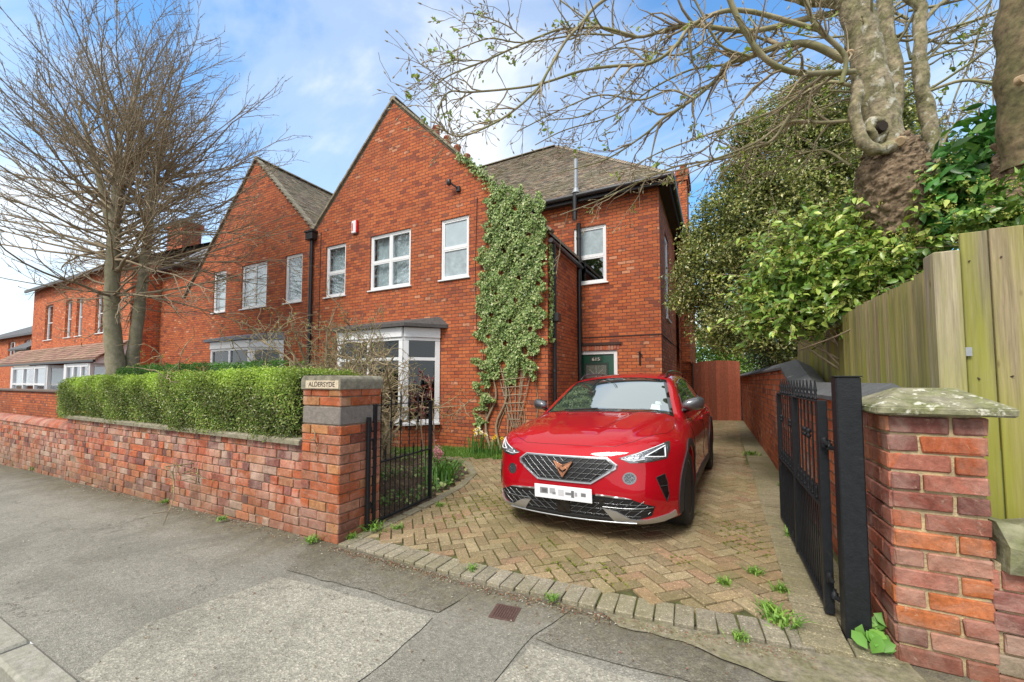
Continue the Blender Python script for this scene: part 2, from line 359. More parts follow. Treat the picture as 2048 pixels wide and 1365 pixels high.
A3 = asphalt('asphalt_dark_strip', (.175, .165, .135), (.235, .22, .18), .5); A4 = asphalt('asphalt_smooth', (.225, .215, .18), (.265, .25, .21), .35, 1.2)
SOIL = M('garden_soil', (.075, .05, .034), .95, var=.6, vs=9, c2=(.12, .085, .055), bs=.9, bscale=25)
ROAD = asphalt('road_asphalt', (.10, .10, .098), (.13, .13, .125))
def zt(X, Y): return g(X)-.03-.0*Y
grid_sheet(-400, 300, 2.55, 900, 60, 20, lambda X, Y: np.where(X < -40, g(-40.), g(X))-.03, M('far_ground', (.10, .12, .05), .95, var=.4, vs=1.), 'ground')
grid_sheet(-60, 1.0, 2.5, 12, 60, 8, lambda X, Y: g(X)-.012, SOIL, 'garden_ground')
grid_sheet(-120, 60, .79, 2.56, 180, 2, lambda X, Y: g(X)-.004, A1, 'pavement')
grid_sheet(-200, 100, -300, .66, 150, 10, lambda X, Y: g(X)-.11-.012*np.clip(.66-Y, 0, 4), ROAD, 'road')
def wobble(pts, amp=.02, step=.12):
    out = []; P = np.array(pts, float)
    for i in range(len(P)):
        a, b = P[i], P[(i+1) % len(P)]; n = max(1, int(np.linalg.norm(b-a)/step)); nrm = np.array([-(b-a)[1], (b-a)[0]])/(np.linalg.norm(b-a)+1e-9)
        for k in range(n): out.append(a+(b-a)*k/n+nrm*(rnd.uniform(-amp, amp) if k else 0))
    return out
def cdt_sheet(name, pts, dz, mat):
    from mathutils.geometry import tessellate_polygon
    P = [Vector((x, y, 0)) for x, y in pts]; T = tessellate_polygon([P]); mb = MB()
    A = np.array(pts); mb.add(np.column_stack([A, g(A[:, 0])+dz]), np.array(T)); return struct(mb.build(name, mat))
cdt_sheet('pavement_light_patch', wobble([(-2.83, 1.84), (-2.2, 1.87), (-1.50, 1.90), (-1.48, 1.42), (-1.52, .80), (-2.75, .80), (-3.0, 1.15)], .012), .002, A2)
cdt_sheet('pavement_dark_strip', wobble([(-3.3, 2.46), (-2.9, 1.93), (-1.50, 1.96), (-1.44, 2.30), (-1.9, 2.36), (-2.8, 2.42)], .015), .003, A3)
cdt_sheet('pavement_smooth_strip', wobble([(-1.45, 2.33), (-1.47, 1.3), (-1.50, .80), (-.98, .80), (-.90, 2.0), (-.80, 2.30)], .008), .0025, A4)
cdt_sheet('pavement_rough_strip', wobble([(-.79, 2.28), (-.88, 1.98), (-.45, 1.97), (.25, 2.0), (1.6, 1.9), (1.9, 2.3), (.9, 2.42), (.2, 2.32)], .02), .003, A3)
cdt_sheet('pavement_pale_patch', wobble([(-.88, 1.93), (-.95, 1.3), (-.95, .8), (1.2, .8), (1.2, 1.75), (.25, 1.92), (-.4, 1.90)], .012), .002, A2)
# concrete haunch in front of the paving, right
HAUNCH = M('concrete_haunch', (.27, .235, .17), .92, var=.5, vs=14, c2=(.20, .185, .10), bs=.9, bscale=40)
cdt_sheet('drive_haunch', wobble([(-.62, 2.36), (-.5, 2.26), (-.1, 2.25), (.2, 2.15), (.55, 2.20), (.80, 2.34), (.80, 2.75), (.60, 2.75), (.45, 2.45)], .03, .08), .008, HAUNCH)
# ---------------- driveway
DRV = [(-2.95, 2.42), (-2.98, 3.0), (-3.0, 3.64), (-3.12, 4.4), (-3.37, 5.12), (-3.9, 5.8), (-4.64, 6.06), (-4.9, 6.2), (-3.2, 6.35), (-2.9, 7.35), (-2.9, 9.4), (-1.0, 9.4), (-1.0, 15.3), (.9, 15.3), (.82, 2.75), (.60, 2.62), (.45, 2.50), (-.1, 2.45), (-1.3, 2.39)]
JOINT = M('paving_joints', (.055, .05, .025), .98, var=.5, vs=8, c2=(.13, .15, .03), bs=.8, bscale=60)
cdt_sheet('driveway_base', DRV, .006, JOINT)
def inpoly(P, poly):
    P = np.asarray(P); q = np.array(poly); c = np.zeros(len(P), bool)
    for i in range(len(q)):
        a, b = q[i], q[i-1]
        with np.errstate(divide='ignore', invalid='ignore'):
            t = ((a[1] > P[:, 1]) != (b[1] > P[:, 1])) & (P[:, 0] < (b[0]-a[0])*(P[:, 1]-a[1])/(b[1]-a[1])+a[0])
        c ^= t
    return c
FRONT = [(-2.78, 2.40), (-2.0, 2.38), (-1.29, 2.36), (-.6, 2.37), (-.1, 2.40), (.36, 2.45)]       # street edge of the paving
def frontY(x): q = np.array(FRONT); return np.interp(x, q[:, 0], q[:, 1])
PCOL = np.array([(.31, .23, .135), (.28, .21, .125), (.34, .25, .145), (.27, .205, .12), (.32, .205, .125), (.35, .275, .165)])
def paver_mat():
    m, nt, b = new_mat('block_paving'); P = pos(nt); a = nd(nt, 'ShaderNodeAttribute', attribute_name='col')
    base = mix(nt, 1., a.outputs['Color'], ramp(nt, noise(nt, P, 25, 6, .7), [(.25, .7), (.75, 1.25)]), 'MULTIPLY')
    v = nd(nt, 'ShaderNodeTexVoronoi'); v.inputs['Scale'].default_value = 170; lk(nt, P, v.inputs['Vector']); sc_ = nd(nt, 'ShaderNodeSeparateColor'); lk(nt, v.outputs['Color'], sc_.inputs[0])
    base = mix(nt, 1., base, ramp(nt, sc_.outputs[0], [(0, .7), (.6, 1.), (.93, 1.15), (1., 2.0)]), 'MULTIPLY')
    base = mix(nt, mth(nt, 'MULTIPLY', ramp(nt, noise(nt, P, .8, 7, .68, .5), [(.42, 0.), (.66, 1.)]), .62), base, (.165, .15, .05))
    base = mix(nt, mth(nt, 'MULTIPLY', ramp(nt, noise(nt, P, 3.1, 6, .7, .5), [(.60, 0.), (.68, 1.)]), .4), base, (.10, .085, .06))
    setin(nt, b, 'Base Color', base); b.inputs['Roughness'].default_value = .85; b.inputs['Specular IOR Level'].default_value = .3
    bump(nt, b, mth(nt, 'ADD', noise(nt, P, 90, 4, .7), mth(nt, 'MULTIPLY', v.outputs['Distance'], .6)), .5, .004); return m
PAV = paver_mat()
def blocks(name, C, A, L, W, cols, dz=.022, H=.02, bev=.005, jit=.0035):
    C = np.array(C); n = len(C); A = np.asarray(A)+rng.normal(0, .012, n)
    C3 = np.column_stack([C+rng.normal(0, .0015, (n, 2)), dz-H+rng.normal(0, jit*.5, n)])
    mb = MB(); mb.cbox(C3, np.column_stack([np.full(n, L/2) if np.isscalar(L) else L/2, np.full(n, W/2), np.full(n, H)]), bev, rot=rotz(A), col=cols)
    mb.xf(lambda V: V+np.column_stack([0*V[:, 0], 0*V[:, 0], g(V[:, 0])])); return struct(mb.build(name, PAV))
L, W = .2, .1
th = R(43); c_, s_ = math.cos(th), math.sin(th); cen = []; ang = []
for x in range(-110, 110):
    for y in range(-110, 110):
        kk = (x-y) % 4
        if kk not in (0, 2): continue
        px_, py_ = ((x+1)*W, (y+.5)*W) if kk == 0 else ((x+.5)*W, y*W)
        cen.append((c_*px_-s_*py_-1., s_*px_+c_*py_+7.)); ang.append(th+(0 if kk == 0 else math.pi/2))
cen = np.array(cen); ang = np.array(ang)
BORDER_IN = .355
k = inpoly(cen, DRV) & (cen[:, 1] > frontY(cen[:, 0])+.20) & (cen[:, 0] < BORDER_IN+.02+(cen[:, 1]-2.5)*.018)
# keep clear of the curved edging
edge = np.array([(-2.86, 2.55), (-2.90, 3.2), (-2.93, 3.7), (-3.05, 4.45), (-3.30, 5.15), (-3.85, 5.82), (-4.5, 6.12)])
cen, ang = cen[k], ang[k]; sh = PCOL[rng.integers(0, len(PCOL), len(cen))]*rng.uniform(.82, 1.12, (len(cen), 1))
blocks('driveway_paving', cen, ang, .1885, .0885, sh, bev=.004)
fx = np.arange(-2.86, .40, .107); bc = np.array([(x, frontY(x)+.105) for x in fx])
ba = np.array([math.pi/2+math.atan2(frontY(x+.1)-frontY(x-.1), .2) for x in fx])
blocks('driveway_front_edging', bc, ba, .2, .099, np.array([.30, .265, .20])*rng.uniform(.82, 1.12, (len(fx), 1)), dz=.023, bev=.004)
by = np.arange(2.52, 15, .107); bc = np.array([(BORDER_IN+.1+(y-2.5)*.018, y) for y in by])
blocks('driveway_side_edging', bc, np.full(len(by), -.018), .2, .098, np.array([.26, .225, .145])*rng.uniform(.86, 1.1, (len(by), 1)), dz=.027, bev=.003)
by = np.arange(2.62, 15, .31)
blocks('driveway_side_slabs', np.array([(BORDER_IN+.29+(y-2.5)*.012, y) for y in by]), np.full(len(by), math.pi/2), .30, .16, np.array([.23, .205, .13])*rng.uniform(.85, 1.1, (len(by), 1)), dz=.024, bev=.004)
cb = []; ca_ = []
for i in range(len(edge)-1):
    a, b = edge[i], edge[i+1]; n = max(1, int(round(np.linalg.norm(b-a)/.205)))
    for q in range(n): cb.append(a+(b-a)*(q+.5)/n); ca_.append(math.atan2(*(b-a)[::-1]))
blocks('driveway_curved_edging', cb, ca_, .2, .11, np.array([.25, .225, .16])*rng.uniform(.85, 1.1, (len(cb), 1)), dz=.034, bev=.006)
# ---------------- kerb stones and cover
KERB = M('granite_kerb', (.36, .34, .29), .85, var=.35, vs=16, c2=(.29, .28, .22), bs=.5, bscale=110)
kx = -2.66; first = True
for i, (x1, lab) in enumerate([(-2.66, 'short kerb stone nearest the camera beside the pale tarmac patch'), (-3.37, 'long grey kerb stone at the bottom left corner of the pavement'), (-4.29, 'kerb stone farther along the street past the mossy joint')]):
    x0 = x1-.9 if i else x1-.68; x1 = x1-.012
    mb = MB(); mb.box((x0, .655, -.16), (x1, .79, .012), .014); mb.xf(lambda V: V+np.column_stack([0*V[:, 0], 0*V[:, 0], g(V[:, 0])]))
    r = thing('kerb_stone', lab, 'kerb stone', ((x0+x1)/2, .72, g(x0)), group='kerb stones along the road'); tag(mb.build('stone', KERB, r))
for i in range(12):
    x1 = -5.22-.915*i; mb = MB(); mb.box((x1-.9, .655, -.16), (x1, .79, .012), .014); mb.xf(lambda V: V+np.column_stack([0*V[:, 0], 0*V[:, 0], g(V[:, 0])])); struct(mb.build('kerb', KERB))
mb = MB(); c = np.array([-1.135, 2.12]); a = R(8); Rz = rotz(a)[0]
IRON = M('rusty_cover_iron', (.13, .075, .062), .75, .3, var=.4, vs=30, bs=.4)
zc_ = g(-1.14)+.004
cv = thing('manhole_cover', 'small square rusty iron cover set in the pavement', 'manhole cover', (c[0], c[1], zc_))
mb.cbox([(c[0], c[1], zc_)], [(.078, .072, .004)], .001, rot=Rz); mb.build('frame', IRON, cv)
mb = MB(); q = []
for i in range(9):
    for j in range(9):
        p = Rz[:2, :2]@np.array([(i-4)*.0145, (j-4)*.0135]); q.append((c[0]+p[0], c[1]+p[1], zc_+.0055))
mb.cbox(q, [(.0052, .0045, .003)], .001, rot=Rz); mb.build('tread_plate', IRON, cv)
# ================================================================ brick walls with real bricks
def brick_real(name='weathered_brick', bloom=.55):
    m, nt, b = new_mat(name); P = pos(nt); a = nd(nt, 'ShaderNodeAttribute', attribute_name='col')
    base = mix(nt, 1., a.outputs['Color'], ramp(nt, noise(nt, P, 14, 6, .75, .5), [(.25, .52), (.75, 1.35)]), 'MULTIPLY')
    base = mix(nt, 1., base, ramp(nt, noise(nt, P, 55, 6, .75, .3), [(.25, .72), (.75, 1.22)]), 'MULTIPLY')
    base = mix(nt, ramp(nt, noise(nt, P, 22, 7, .75, .8), [(.60, 0.), (.70, .7)]), base, (.55, .42, .32))
    base = mix(nt, mth(nt, 'MULTIPLY', ramp(nt, noise(nt, P, 2.6, 8, .72, .7), [(.47, 0.), (.66, 1.)]), bloom), base, (.60, .44, .36))
    base = mix(nt, mth(nt, 'MULTIPLY', ramp(nt, noise(nt, P, 7., 7, .75, .4), [(.54, 0.), (.70, 1.)]), .65), base, (.13, .075, .055))
    s = nd(nt, 'ShaderNodeSeparateXYZ'); lk(nt, P, s.inputs[0])
    damp = mth(nt, 'MULTIPLY', ramp(nt, mth(nt, 'ADD', s.outputs[2], mth(nt, 'MULTIPLY', noise(nt, P, 3., 5), .35)), [(.12, 1.), (.55, 0.)]), .45)
    base = mix(nt, damp, base, (.16, .12, .075))
    setin(nt, b, 'Base Color', base); b.inputs['Roughness'].default_value = .9; b.inputs['Specular IOR Level'].default_value = .2
    bump(nt, b, mth(nt, 'ADD', noise(nt, P, 55, 6, .75), mth(nt, 'MULTIPLY', noise(nt, P, 9, 3), 1.5)), .75, .008); return m
BR = brick_real(); BRP = brick_real('pillar_brick', .38); MORT = M('lime_mortar', (.30, .23, .155), .95, var=.5, vs=11, c2=(.19, .13, .09), bs=.9, bscale=70)
BC = np.array([(.52, .15, .07), (.46, .13, .07), (.55, .20, .10), (.50, .21, .14), (.38, .11, .075), (.29, .11, .09), (.50, .28, .20), (.44, .20, .11), (.38, .16, .11), (.46, .15, .075), (.50, .33, .25), (.22, .10, .085)])*.92
def wall_bricks(mb, o, d, nrm, length, z0, nrow, course=.0855, bl=.233, depth=.05, pal=None, wgt=None, jz=0., headers=.45, proud=.012, zf=None):
    """rows of bricks on one face: o start point, d direction along the wall, nrm outward normal"""
    d = np.array(d, float); nrm = np.array(nrm, float); C = []; H = []; col = []
    pal = BC if pal is None else pal
    for r in range(nrow):
        s = -rnd.uniform(0, .1) if length > 1 else 0; k = r % 2; z = z0+(r+.5)*course
        if length <= 1: seq = None
        while s < length-.02:
            if length > 1: L_ = bl/2 if (rnd.random() < headers) else bl
            else: L_ = bl if (k % 2 == 0) else bl/2; 
            k += 1
            a = max(s, 0); e = min(s+L_, length)
            if length-e < .05: e = length
            if e-a > .03:
                c = np.array(o)+d*((a+e)/2)+nrm*(proud-depth/2+rng.normal(0, .0038)); zz = z+(zf(c[0]) if zf else 0)
                C.append((c[0], c[1], zz+rng.normal(0, .001))); h = np.abs(d)*((e-a)/2-.0045)+np.abs(nrm)*depth/2; H.append((max(h[0], .01), max(h[1], .01), course/2-.0048))
                cc = pal[rng.choice(len(pal), p=wgt)]*rng.uniform(.8, 1.15); col.append(cc)
            s = e if e >= length else s+L_
    n = len(C); 
    mb.cbox(C, H, .005, rot=rotz(rng.normal(0, .008, n)), col=np.array(col)); mb.V[-1] = mb.V[-1]+rng.normal(0, .0013, mb.V[-1].shape)
# front garden wall, hedge stands behind it
FW = thing('garden_wall', 'old weathered brick garden wall with flat stone coping below the clipped hedge', 'wall', (-6.4, 2.6, g(-6.4)))
mb = MB(); mb.prism([(-9.4, -.35), (-3.46, -.35), (-3.46, .815), (-9.4, .815)], 'y', 2.462, 2.69); mb.build('core', MORT, FW)
mb = MB(); wall_bricks(mb, (-9.4, 2.462, 0), (1, 0, 0), (0, -1, 0), 5.94, -.20, 12, headers=.5); wall_bricks(mb, (-9.4, 2.69, 0), (0, -1, 0), (-1, 0, 0), .23, -.20, 12); mb.build('brickwork', BR, FW)
STONE = M('mossy_coping_stone', (.27, .235, .17), .92, var=.45, vs=7, c2=(.20, .185, .115), bs=.9, bscale=35, stain=(5., .58, .7, (.42, .39, .33)))
mb = MB(); xs = [-9.45, -8.6, -7.7, -6.9, -6.0, -5.15, -4.3, -3.475]
for a, b in zip(xs[:-1], xs[1:]):
    dz = rng.normal(0, .004); mb.prism([(2.405, .818), (2.75, .818), (2.75, .865), (2.60, .885), (2.425, .872), (2.405, .855)], 'x', a+.004, b-.004)
mb.build('coping', STONE, FW)
LW = thing('garden_wall', 'lower brick garden wall with rounded brick coping at the far left', 'wall', (-14, 2.6, g(-14)))
mb = MB(); mb.prism([(-40, -1.3), (-9.402, -.4), (-9.402, .62), (-40, .60)], 'y', 2.49, 2.69); mb.build('core', MORT, LW)
mb = MB(); wall_bricks(mb, (-40, 2.49, 0), (1, 0, 0), (0, -1, 0), 30.6, -1.0, 19, headers=.5); mb.build('brickwork', BR, LW)
mb = MB(); C = []
for i, x in enumerate(np.arange(-39.9, -9.5, .235)):
    a = np.linspace(math.pi, 0, 9); pr = [(2.585-.135*math.cos(math.pi-t) if 0 else 2.585+.135*math.cos(t), .625+.115*math.sin(t)) for t in a]
    mb.prism(pr, 'x', x+.003, x+.232, col=BC[rng.choice([1, 3, 4, 8, 8])]*rng.uniform(.9, 1.15), smooth=False)
mb.build('coping', BR, LW)
# brick wall beyond, dividing the gardens
DW = thing('garden_wall', 'tall brick wall with dark projecting coping behind the low wall at the far left', 'wall', (-20, 4.3, g(-20)))
mb = MB(); mb.box((-44, 4.3, -2), (-13.2, 4.52, 1.07)); mb.build('brickwork', brick_mat('garden_brick', stain=(1.2, .5, .7, (.10, .07, .05), .5)), DW)
mb = MB(); mb.box((-44, 4.24, 1.072), (-13.15, 4.58, 1.15), .03); mb.build('coping', M('dark_coping', (.16, .12, .10), .9, var=.5, vs=8, bs=.6), DW)
# ---------------- gate pillar with the name stone
GP = thing('gate_pillar', 'left brick gate pillar carrying the rounded house name stone', 'pillar', (-3.2, 2.67, g(-3.2)))
PX0, PX1, PY0, PY1 = -3.462, -2.945, 2.42, 2.90; zb = -.10
mb = MB(); mb.box((PX0+.012, PY0+.012, zb), (PX1-.012, PY1-.012, 1.34)); mb.build('core', MORT, GP)
def pillar_face(mb, o, d, nrm, length, z0, rows, pal, phase):
    for r in range(rows):
        if (z0+r*.0855 > 1.03-.0855*.5) and (z0+r*.0855 < 1.19-.04): continue
        s = 0; k = r+phase; z = z0+(r+.5)*.0855
        n3 = [.235, length-.235] if k % 2 else [.12, .235, length-.355]
        for L_ in n3:
            c = np.array(o)+np.array(d)*(s+L_/2)+np.array(nrm)*(-.03+rng.normal(0, .002)); h = np.abs(d)*(L_/2-.0045)+np.abs(nrm)*.03
            yield (c[0], c[1], z), (h[0] or .03, h[1] or .03, .038), pal[rng.integers(len(pal))]*rng.uniform(.82, 1.12); s += L_
PB = np.array([(.44, .13, .055), (.38, .11, .05), (.33, .11, .07), (.44, .20, .085), (.28, .09, .06), (.46, .12, .045), (.40, .17, .10)])
C = []; H = []; K = []
for o_, d_, n_, l_, ph in (((PX0, PY0, 0), (1, 0, 0), (0, -1, 0), PX1-PX0, 0), ((PX1, PY0, 0), (0, 1, 0), (1, 0, 0), PY1-PY0, 1), ((PX0, PY1, 0), (0, -1, 0), (-1, 0, 0), PY1-PY0, 1), ((PX1, PY1, 0), (-1, 0, 0), (0, 1, 0), PX1-PX0, 0)):
    for c, h, kk in pillar_face(None, o_, d_, n_, l_, -.09, 17, PB, ph):
        if c[2] < 1.34: C.append(c); H.append(h); K.append(kk)
mb = MB(); mb.cbox(C, H, .005, rot=rotz(rng.normal(0, .006, len(C))), col=np.array(K)); mb.V[-1] = mb.V[-1]+rng.normal(0, .0014, mb.V[-1].shape); mb.build('brickwork', BRP, GP)
mb = MB(); mb.box((PX0+.004, PY0+.002, 1.028), (PX1-.004, PY1-.002, 1.185), .006); mb.build('stone_band', M('grey_stone_band', (.22, .19, .165), .9, var=.35, vs=9, bs=.6), GP)
mb = MB(); pr = []
for cx_, cz_, a0, a1 in ((PX0+.045, 1.415, math.pi, math.pi/2), (PX1-.045, 1.415, math.pi/2, 0)):
    for t in np.linspace(a0, a1, 5): pr.append((cx_+.055*math.cos(t), cz_+.055*math.sin(t)))
mb.prism([(PX0-.008, 1.345)]+pr+[(PX1+.008, 1.345)], 'y', PY0-.012, PY1+.01); cap = mb.build('cap_stone', M('cap_stone', (.31, .275, .20), .9, var=.5, vs=8, c2=(.20, .19, .14), bs=.8, bscale=40), GP)
mb = MB(); mb.box((PX0+.06, PY0-.0165, 1.352), (PX1-.012, PY0-.0125, 1.425), .002); mb.build('name_plaque', M('name_plaque_paint', (.60, .50, .36), .8, var=.3, vs=20, stain=(14, .58, .66, (.22, .18, .13))), cap)
def text(s, size, ext, loc, rot, mat, name, parent, align='CENTER', sx=1.):
    cu = bpy.data.curves.new('t', 'FONT'); cu.body = s; cu.size = size; cu.extrude = ext; cu.align_x = align; cu.align_y = 'CENTER'
    to = bpy.data.objects.new('t', cu); scene.collection.objects.link(to); bpy.context.view_layer.update()
    me = bpy.data.meshes.new_from_object(to.evaluated_get(bpy.context.evaluated_depsgraph_get())); bpy.data.objects.remove(to)
    o = bpy.data.objects.new(name, me); scene.collection.objects.link(o); me.materials.append(mat); o.parent = parent
    off = np.zeros(3); p = parent
    while p is not None: off += np.array(p.location); p = p.parent
    mt = Matrix.Translation(Vector(np.array(loc)-off)) @ Matrix(np.array(rot).tolist()).to_4x4() @ Matrix.Diagonal((sx, 1, 1, 1))
    me.transform(mt); return o
FACE_Y = ((1, 0, 0), (0, 0, -1), (0, 1, 0))          # text readable from -Y
LETTER = M('worn_lettering', (.045, .035, .03), .8, var=.5, vs=30)
text('ALDERSYDE', .062, .001, ((PX0+PX1)/2+.024, PY0-.0175, 1.388), FACE_Y, LETTER, 'lettering', cap, sx=1.08)
# ---------------- right pillar, flaring at the foot
RP = thing('gate_pillar', 'right brick gate pillar with mossy hipped cap beside the fence', 'pillar', (.9, 2.75, g(.9)))
RX0, RX1, RY0, RY1 = .735, 1.075, 2.545, 2.92
def lean(z): return np.clip((1.25-z)/1.25, 0, 1)*.0
mb = MB(); V = []; 
mb.box((RX0+.012, RY0+.012, 0), (RX1-.012, RY1-.012, 1.262)); mb.build('core', M('sandy_mortar', (.58, .45, .24), .95, var=.4, vs=12, c2=(.42, .34, .22), bs=.9, bscale=70), RP)
RB = np.array([(.36, .095, .05), (.42, .115, .05), (.27, .085, .06), (.35, .13, .09), (.45, .14, .05), (.21, .08, .065), (.42, .20, .14), (.33, .10, .06)])
C = []; H = []; K = []; nr = 14; ch = .0895
for r in range(nr):
    z = 1.258-(r+.5)*ch
    for o_, d_, n_, l_, ph in (((RX0, RY0), (1, 0), (0, -1), RX1-RX0, 0), ((RX0, RY1), (0, -1), (-1, 0), RY1-RY0, 1), ((RX1, RY0), (0, 1), (1, 0), RY1-RY0, 1)):
        two = [.115, l_-.115] if (r+ph) % 2 else [l_-.115, .115]; s = 0
        for L_ in two:
            c = np.array(o_)+np.array(d_)*(s+L_/2)+np.array(n_)*(-.03+rng.normal(0, .003)); h = np.abs(d_)*(L_/2-.006)+np.abs(n_)*.032
            C.append((c[0], c[1], z+rng.normal(0, .001))); H.append((h[0], h[1], ch/2-.0065)); K.append(RB[rng.integers(len(RB))]*rng.uniform(.78, 1.15)); s += L_
mb = MB(); mb.cbox(C, H, .006, rot=rotz(rng.normal(0, .012, len(C))), col=np.array(K)); mb.V[-1] = mb.V[-1]+rng.normal(0, .0018, mb.V[-1].shape); mb.build('brickwork', BRP, RP)
mb = MB(); x0, x1, y0, y1 = RX0-.055, RX1+.075, RY0-.06, RY1+.06
mb.box((x0, y0, 1.262), (x1, y1, 1.30), .008)
zr = 1.385; V = [(x0+.006, y0+.006, 1.30), (x1-.006, y0+.006, 1.30), (x1-.006, y1-.006, 1.30), (x0+.006, y1-.006, 1.30), (x0+.16, (y0+y1)/2-.02, zr), (x1-.10, (y0+y1)/2-.02, zr), (x1-.10, (y0+y1)/2+.05, zr), (x0+.16, (y0+y1)/2+.05, zr)]
mb.add(V, [[0, 1, 5, 4], [1, 2, 6, 5], [2, 3, 7, 6], [3, 0, 4, 7], [4, 5, 6, 7]])
def jagged(V): return V+np.stack([.006*np.sin(V[:, 1]*90+V[:, 2]*50), .006*np.sin(V[:, 0]*80), 0*V[:, 0]], -1)
mb.xf(jagged); mb.build('cap_stone', M('lichen_cap', (.30, .275, .20), .92, var=.5, vs=9, c2=(.17, .18, .07), bs=.9, bscale=30, stain=(18., .56, .64, (.55, .53, .44))), RP)
# low front wall to the right with big irregular stone
RW = thing('garden_wall', 'crumbling low brick wall with a rough stone on top running off to the right', 'wall', (1.6, 2.7, g(1.)))
mb = MB(); mb.box((RX1+.002, 2.56, -.1), (6, 2.78, .62)); mb.build('core', bpy.data.materials['sandy_mortar'], RW)
mb = MB(); wall_bricks(mb, (RX1-.02, 2.555, 0), (1, 0, 0), (0, -1, 0), 4.9, -.03, 7, course=.0895, headers=.25, pal=np.array([(.36, .13, .09), (.30, .12, .10), (.40, .22, .16), (.33, .15, .10), (.30, .24, .17)])); mb.build('brickwork', BR, RW)
mb = MB(); xs = [RX1+.003, 1.42, 1.9, 2.5, 3.2]
for a, b in zip(xs[:-1], xs[1:]):
    V = np.array([(x, y, z) for x in np.linspace(a, b-.02, 5) for y, z in ((2.50, .60), (2.49, .70), (2.56, .79), (2.70, .80), (2.82, .74), (2.82, .60))]); V += rng.normal(0, .012, V.shape)
    F = [[i*6+j, i*6+(j+1) % 6, (i+1)*6+(j+1) % 6, (i+1)*6+j] for i in range(4) for j in range(6)]; mb.add(V, F, None, False); mb.add(V[:6], [[0, 1, 2, 3, 4, 5]]); mb.add(V[-6:], [[0, 1, 2, 3, 4, 5]])
mb.build('rough_stone', M('lichen_stone', (.26, .25, .16), .92, var=.5, vs=7, c2=(.16, .17, .07), bs=1., bscale=25), RW)
# ---------------- side boundary wall
SWL = thing('boundary_wall', 'long red brick boundary wall with sloping slate grey coping along the right of the drive', 'wall', (.9, 8, .1))
SB = brick_mat('side_brick', bh=.08, bstr=.8, soot=.25, stain=(2.2, .52, .68, (.45, .34, .28), .55), mortar=(.24, .15, .10), wob=.006)
mb = MB(); mb.prism([(RY1+.0, -.2), (18, -.2), (18, 1.56), (5.95, 1.56), (5.05, 1.28), (RY1, 1.28)], 'x', .785, 1.0); mb.build('brickwork', SB, SWL)
SL = M('slate_coping', (.115, .12, .125), .7, var=.3, vs=6, bs=.3, stain=(9, .62, .7, (.28, .28, .26)))
mb = MB()
def cop(a, b):   # a,b = (y,z)
    n = 1 if abs(b[0]-a[0]) < 1.2 else int(abs(b[0]-a[0])/.62)
    for i in range(n):
        p = (a[0]+(b[0]-a[0])*i/n, a[1]+(b[1]-a[1])*i/n); q = (a[0]+(b[0]-a[0])*(i+1)/n-.006, a[1]+(b[1]-a[1])*(i+1)/n)
        V = []
        for y, z in (p, q): V += [(.73, y, z), (.73, y, z+.03), (.895, y, z+.125), (1.05, y, z+.03), (1.05, y, z)]
        mb.add(V, [[0, 1, 6, 5], [1, 2, 7, 6], [2, 3, 8, 7], [3, 4, 9, 8], [4, 0, 5, 9]]); mb.add(V, [[0, 1, 2, 3, 4], [9, 8, 7, 6, 5]])
cop((RY1+.06, 1.282), (5.02, 1.282)); cop((5.03, 1.284), (5.93, 1.562)); cop((5.94, 1.562), (18, 1.562)); mb.build('coping', SL, SWL)
# ================================================================ wrought iron gates
def spear(mb, x, y, z, h=.125, r=.0105):
    mb.lathe([(.004, 0), (.010, .004), (.010, .016), (.006, .022), (r*.9, .034), (.006, .046), (r, .06), (r*.8, .072), (.0035, h*.9), (.005, h*.94), (.001, h)], (x, y, z), 8)
def gate(name, label, hinge, along, length, z0, zmid, zt, nbars, spear_all, leafparts=1, arch=None, stile=.022):
    """bars spread along a horizontal direction from the hinge point"""
    d = np.array(along, float); d /= np.linalg.norm(d); ang = math.atan2(d[1], d[0]); Rz = rotz(ang)[0]
    G_ = thing(name, label, 'gate', (hinge[0], hinge[1], z0))
    def P(s, z): return (hinge[0]+d[0]*s, hinge[1]+d[1]*s, z)
    def bar(mb, s0, s1, za, zb_, wx, wy): mb.cbox([P((s0+s1)/2, (za+zb_)/2)], [((s1-s0)/2, wy, (zb_-za)/2)], .002, rot=Rz)
    f = MB(); bar(f, 0, stile*2, z0-.02, zt+.01, 0, stile); bar(f, length-stile*1.6, length, z0-.02, zt+.01, 0, stile*.8)
    for z, hh in ((z0, .022), (zmid, .014), (zt, .008)): bar(f, stile*2, length-stile*1.6, z-hh/2, z+hh/2, 0, .016)
    f.build('frame', BLACKM, G_)
    ss = np.linspace(stile*2, length-stile*1.6, nbars+2)[1:-1]
    for i, s in enumerate(ss):
        b = MB(); full = (i % 2 == 0) or spear_all; top = zt if full else zmid
        b.tube([P(s, z0), P(s, top)], [.0052, .0052], 6)
        if i in arch: 
            zz = (zmid+zt)/2+.05
            b.lathe([(.007, 0), (.014, .008), (.014, .02), (.008, .028), (.016, .04), (.016, .052), (.008, .06)], P(s, zz), 8)
        p = P(s, top); spear(b, p[0], p[1], p[2]+.004)
        if spear_all and i % 2 == 1: p = P(s+.0, zmid); 
        b.build('bar', BLACKM, G_)
        if spear_all:
            b2 = MB(); s2 = s+(ss[1]-ss[0])/2
            if s2 < length-.05: b2.tube([P(s2, z0), P(s2, zmid)], [.0045, .0045], 6); q = P(s2, zmid); spear(b2, q[0], q[1], q[2]+.004, .10, .011); b2.build('bar', BLACKM, G_)
    for z in (z0+.16, zt-.25):
        h = MB(); h.lathe([(.013, 0), (.016, .01), (.016, .045), (.013, .055)], P(-.02, z), 8); h.tube([P(-.075, z+.03), P(0, z+.03)], [.011, .011], 8); h.build('hinge', BLACKM, G_)
    return G_
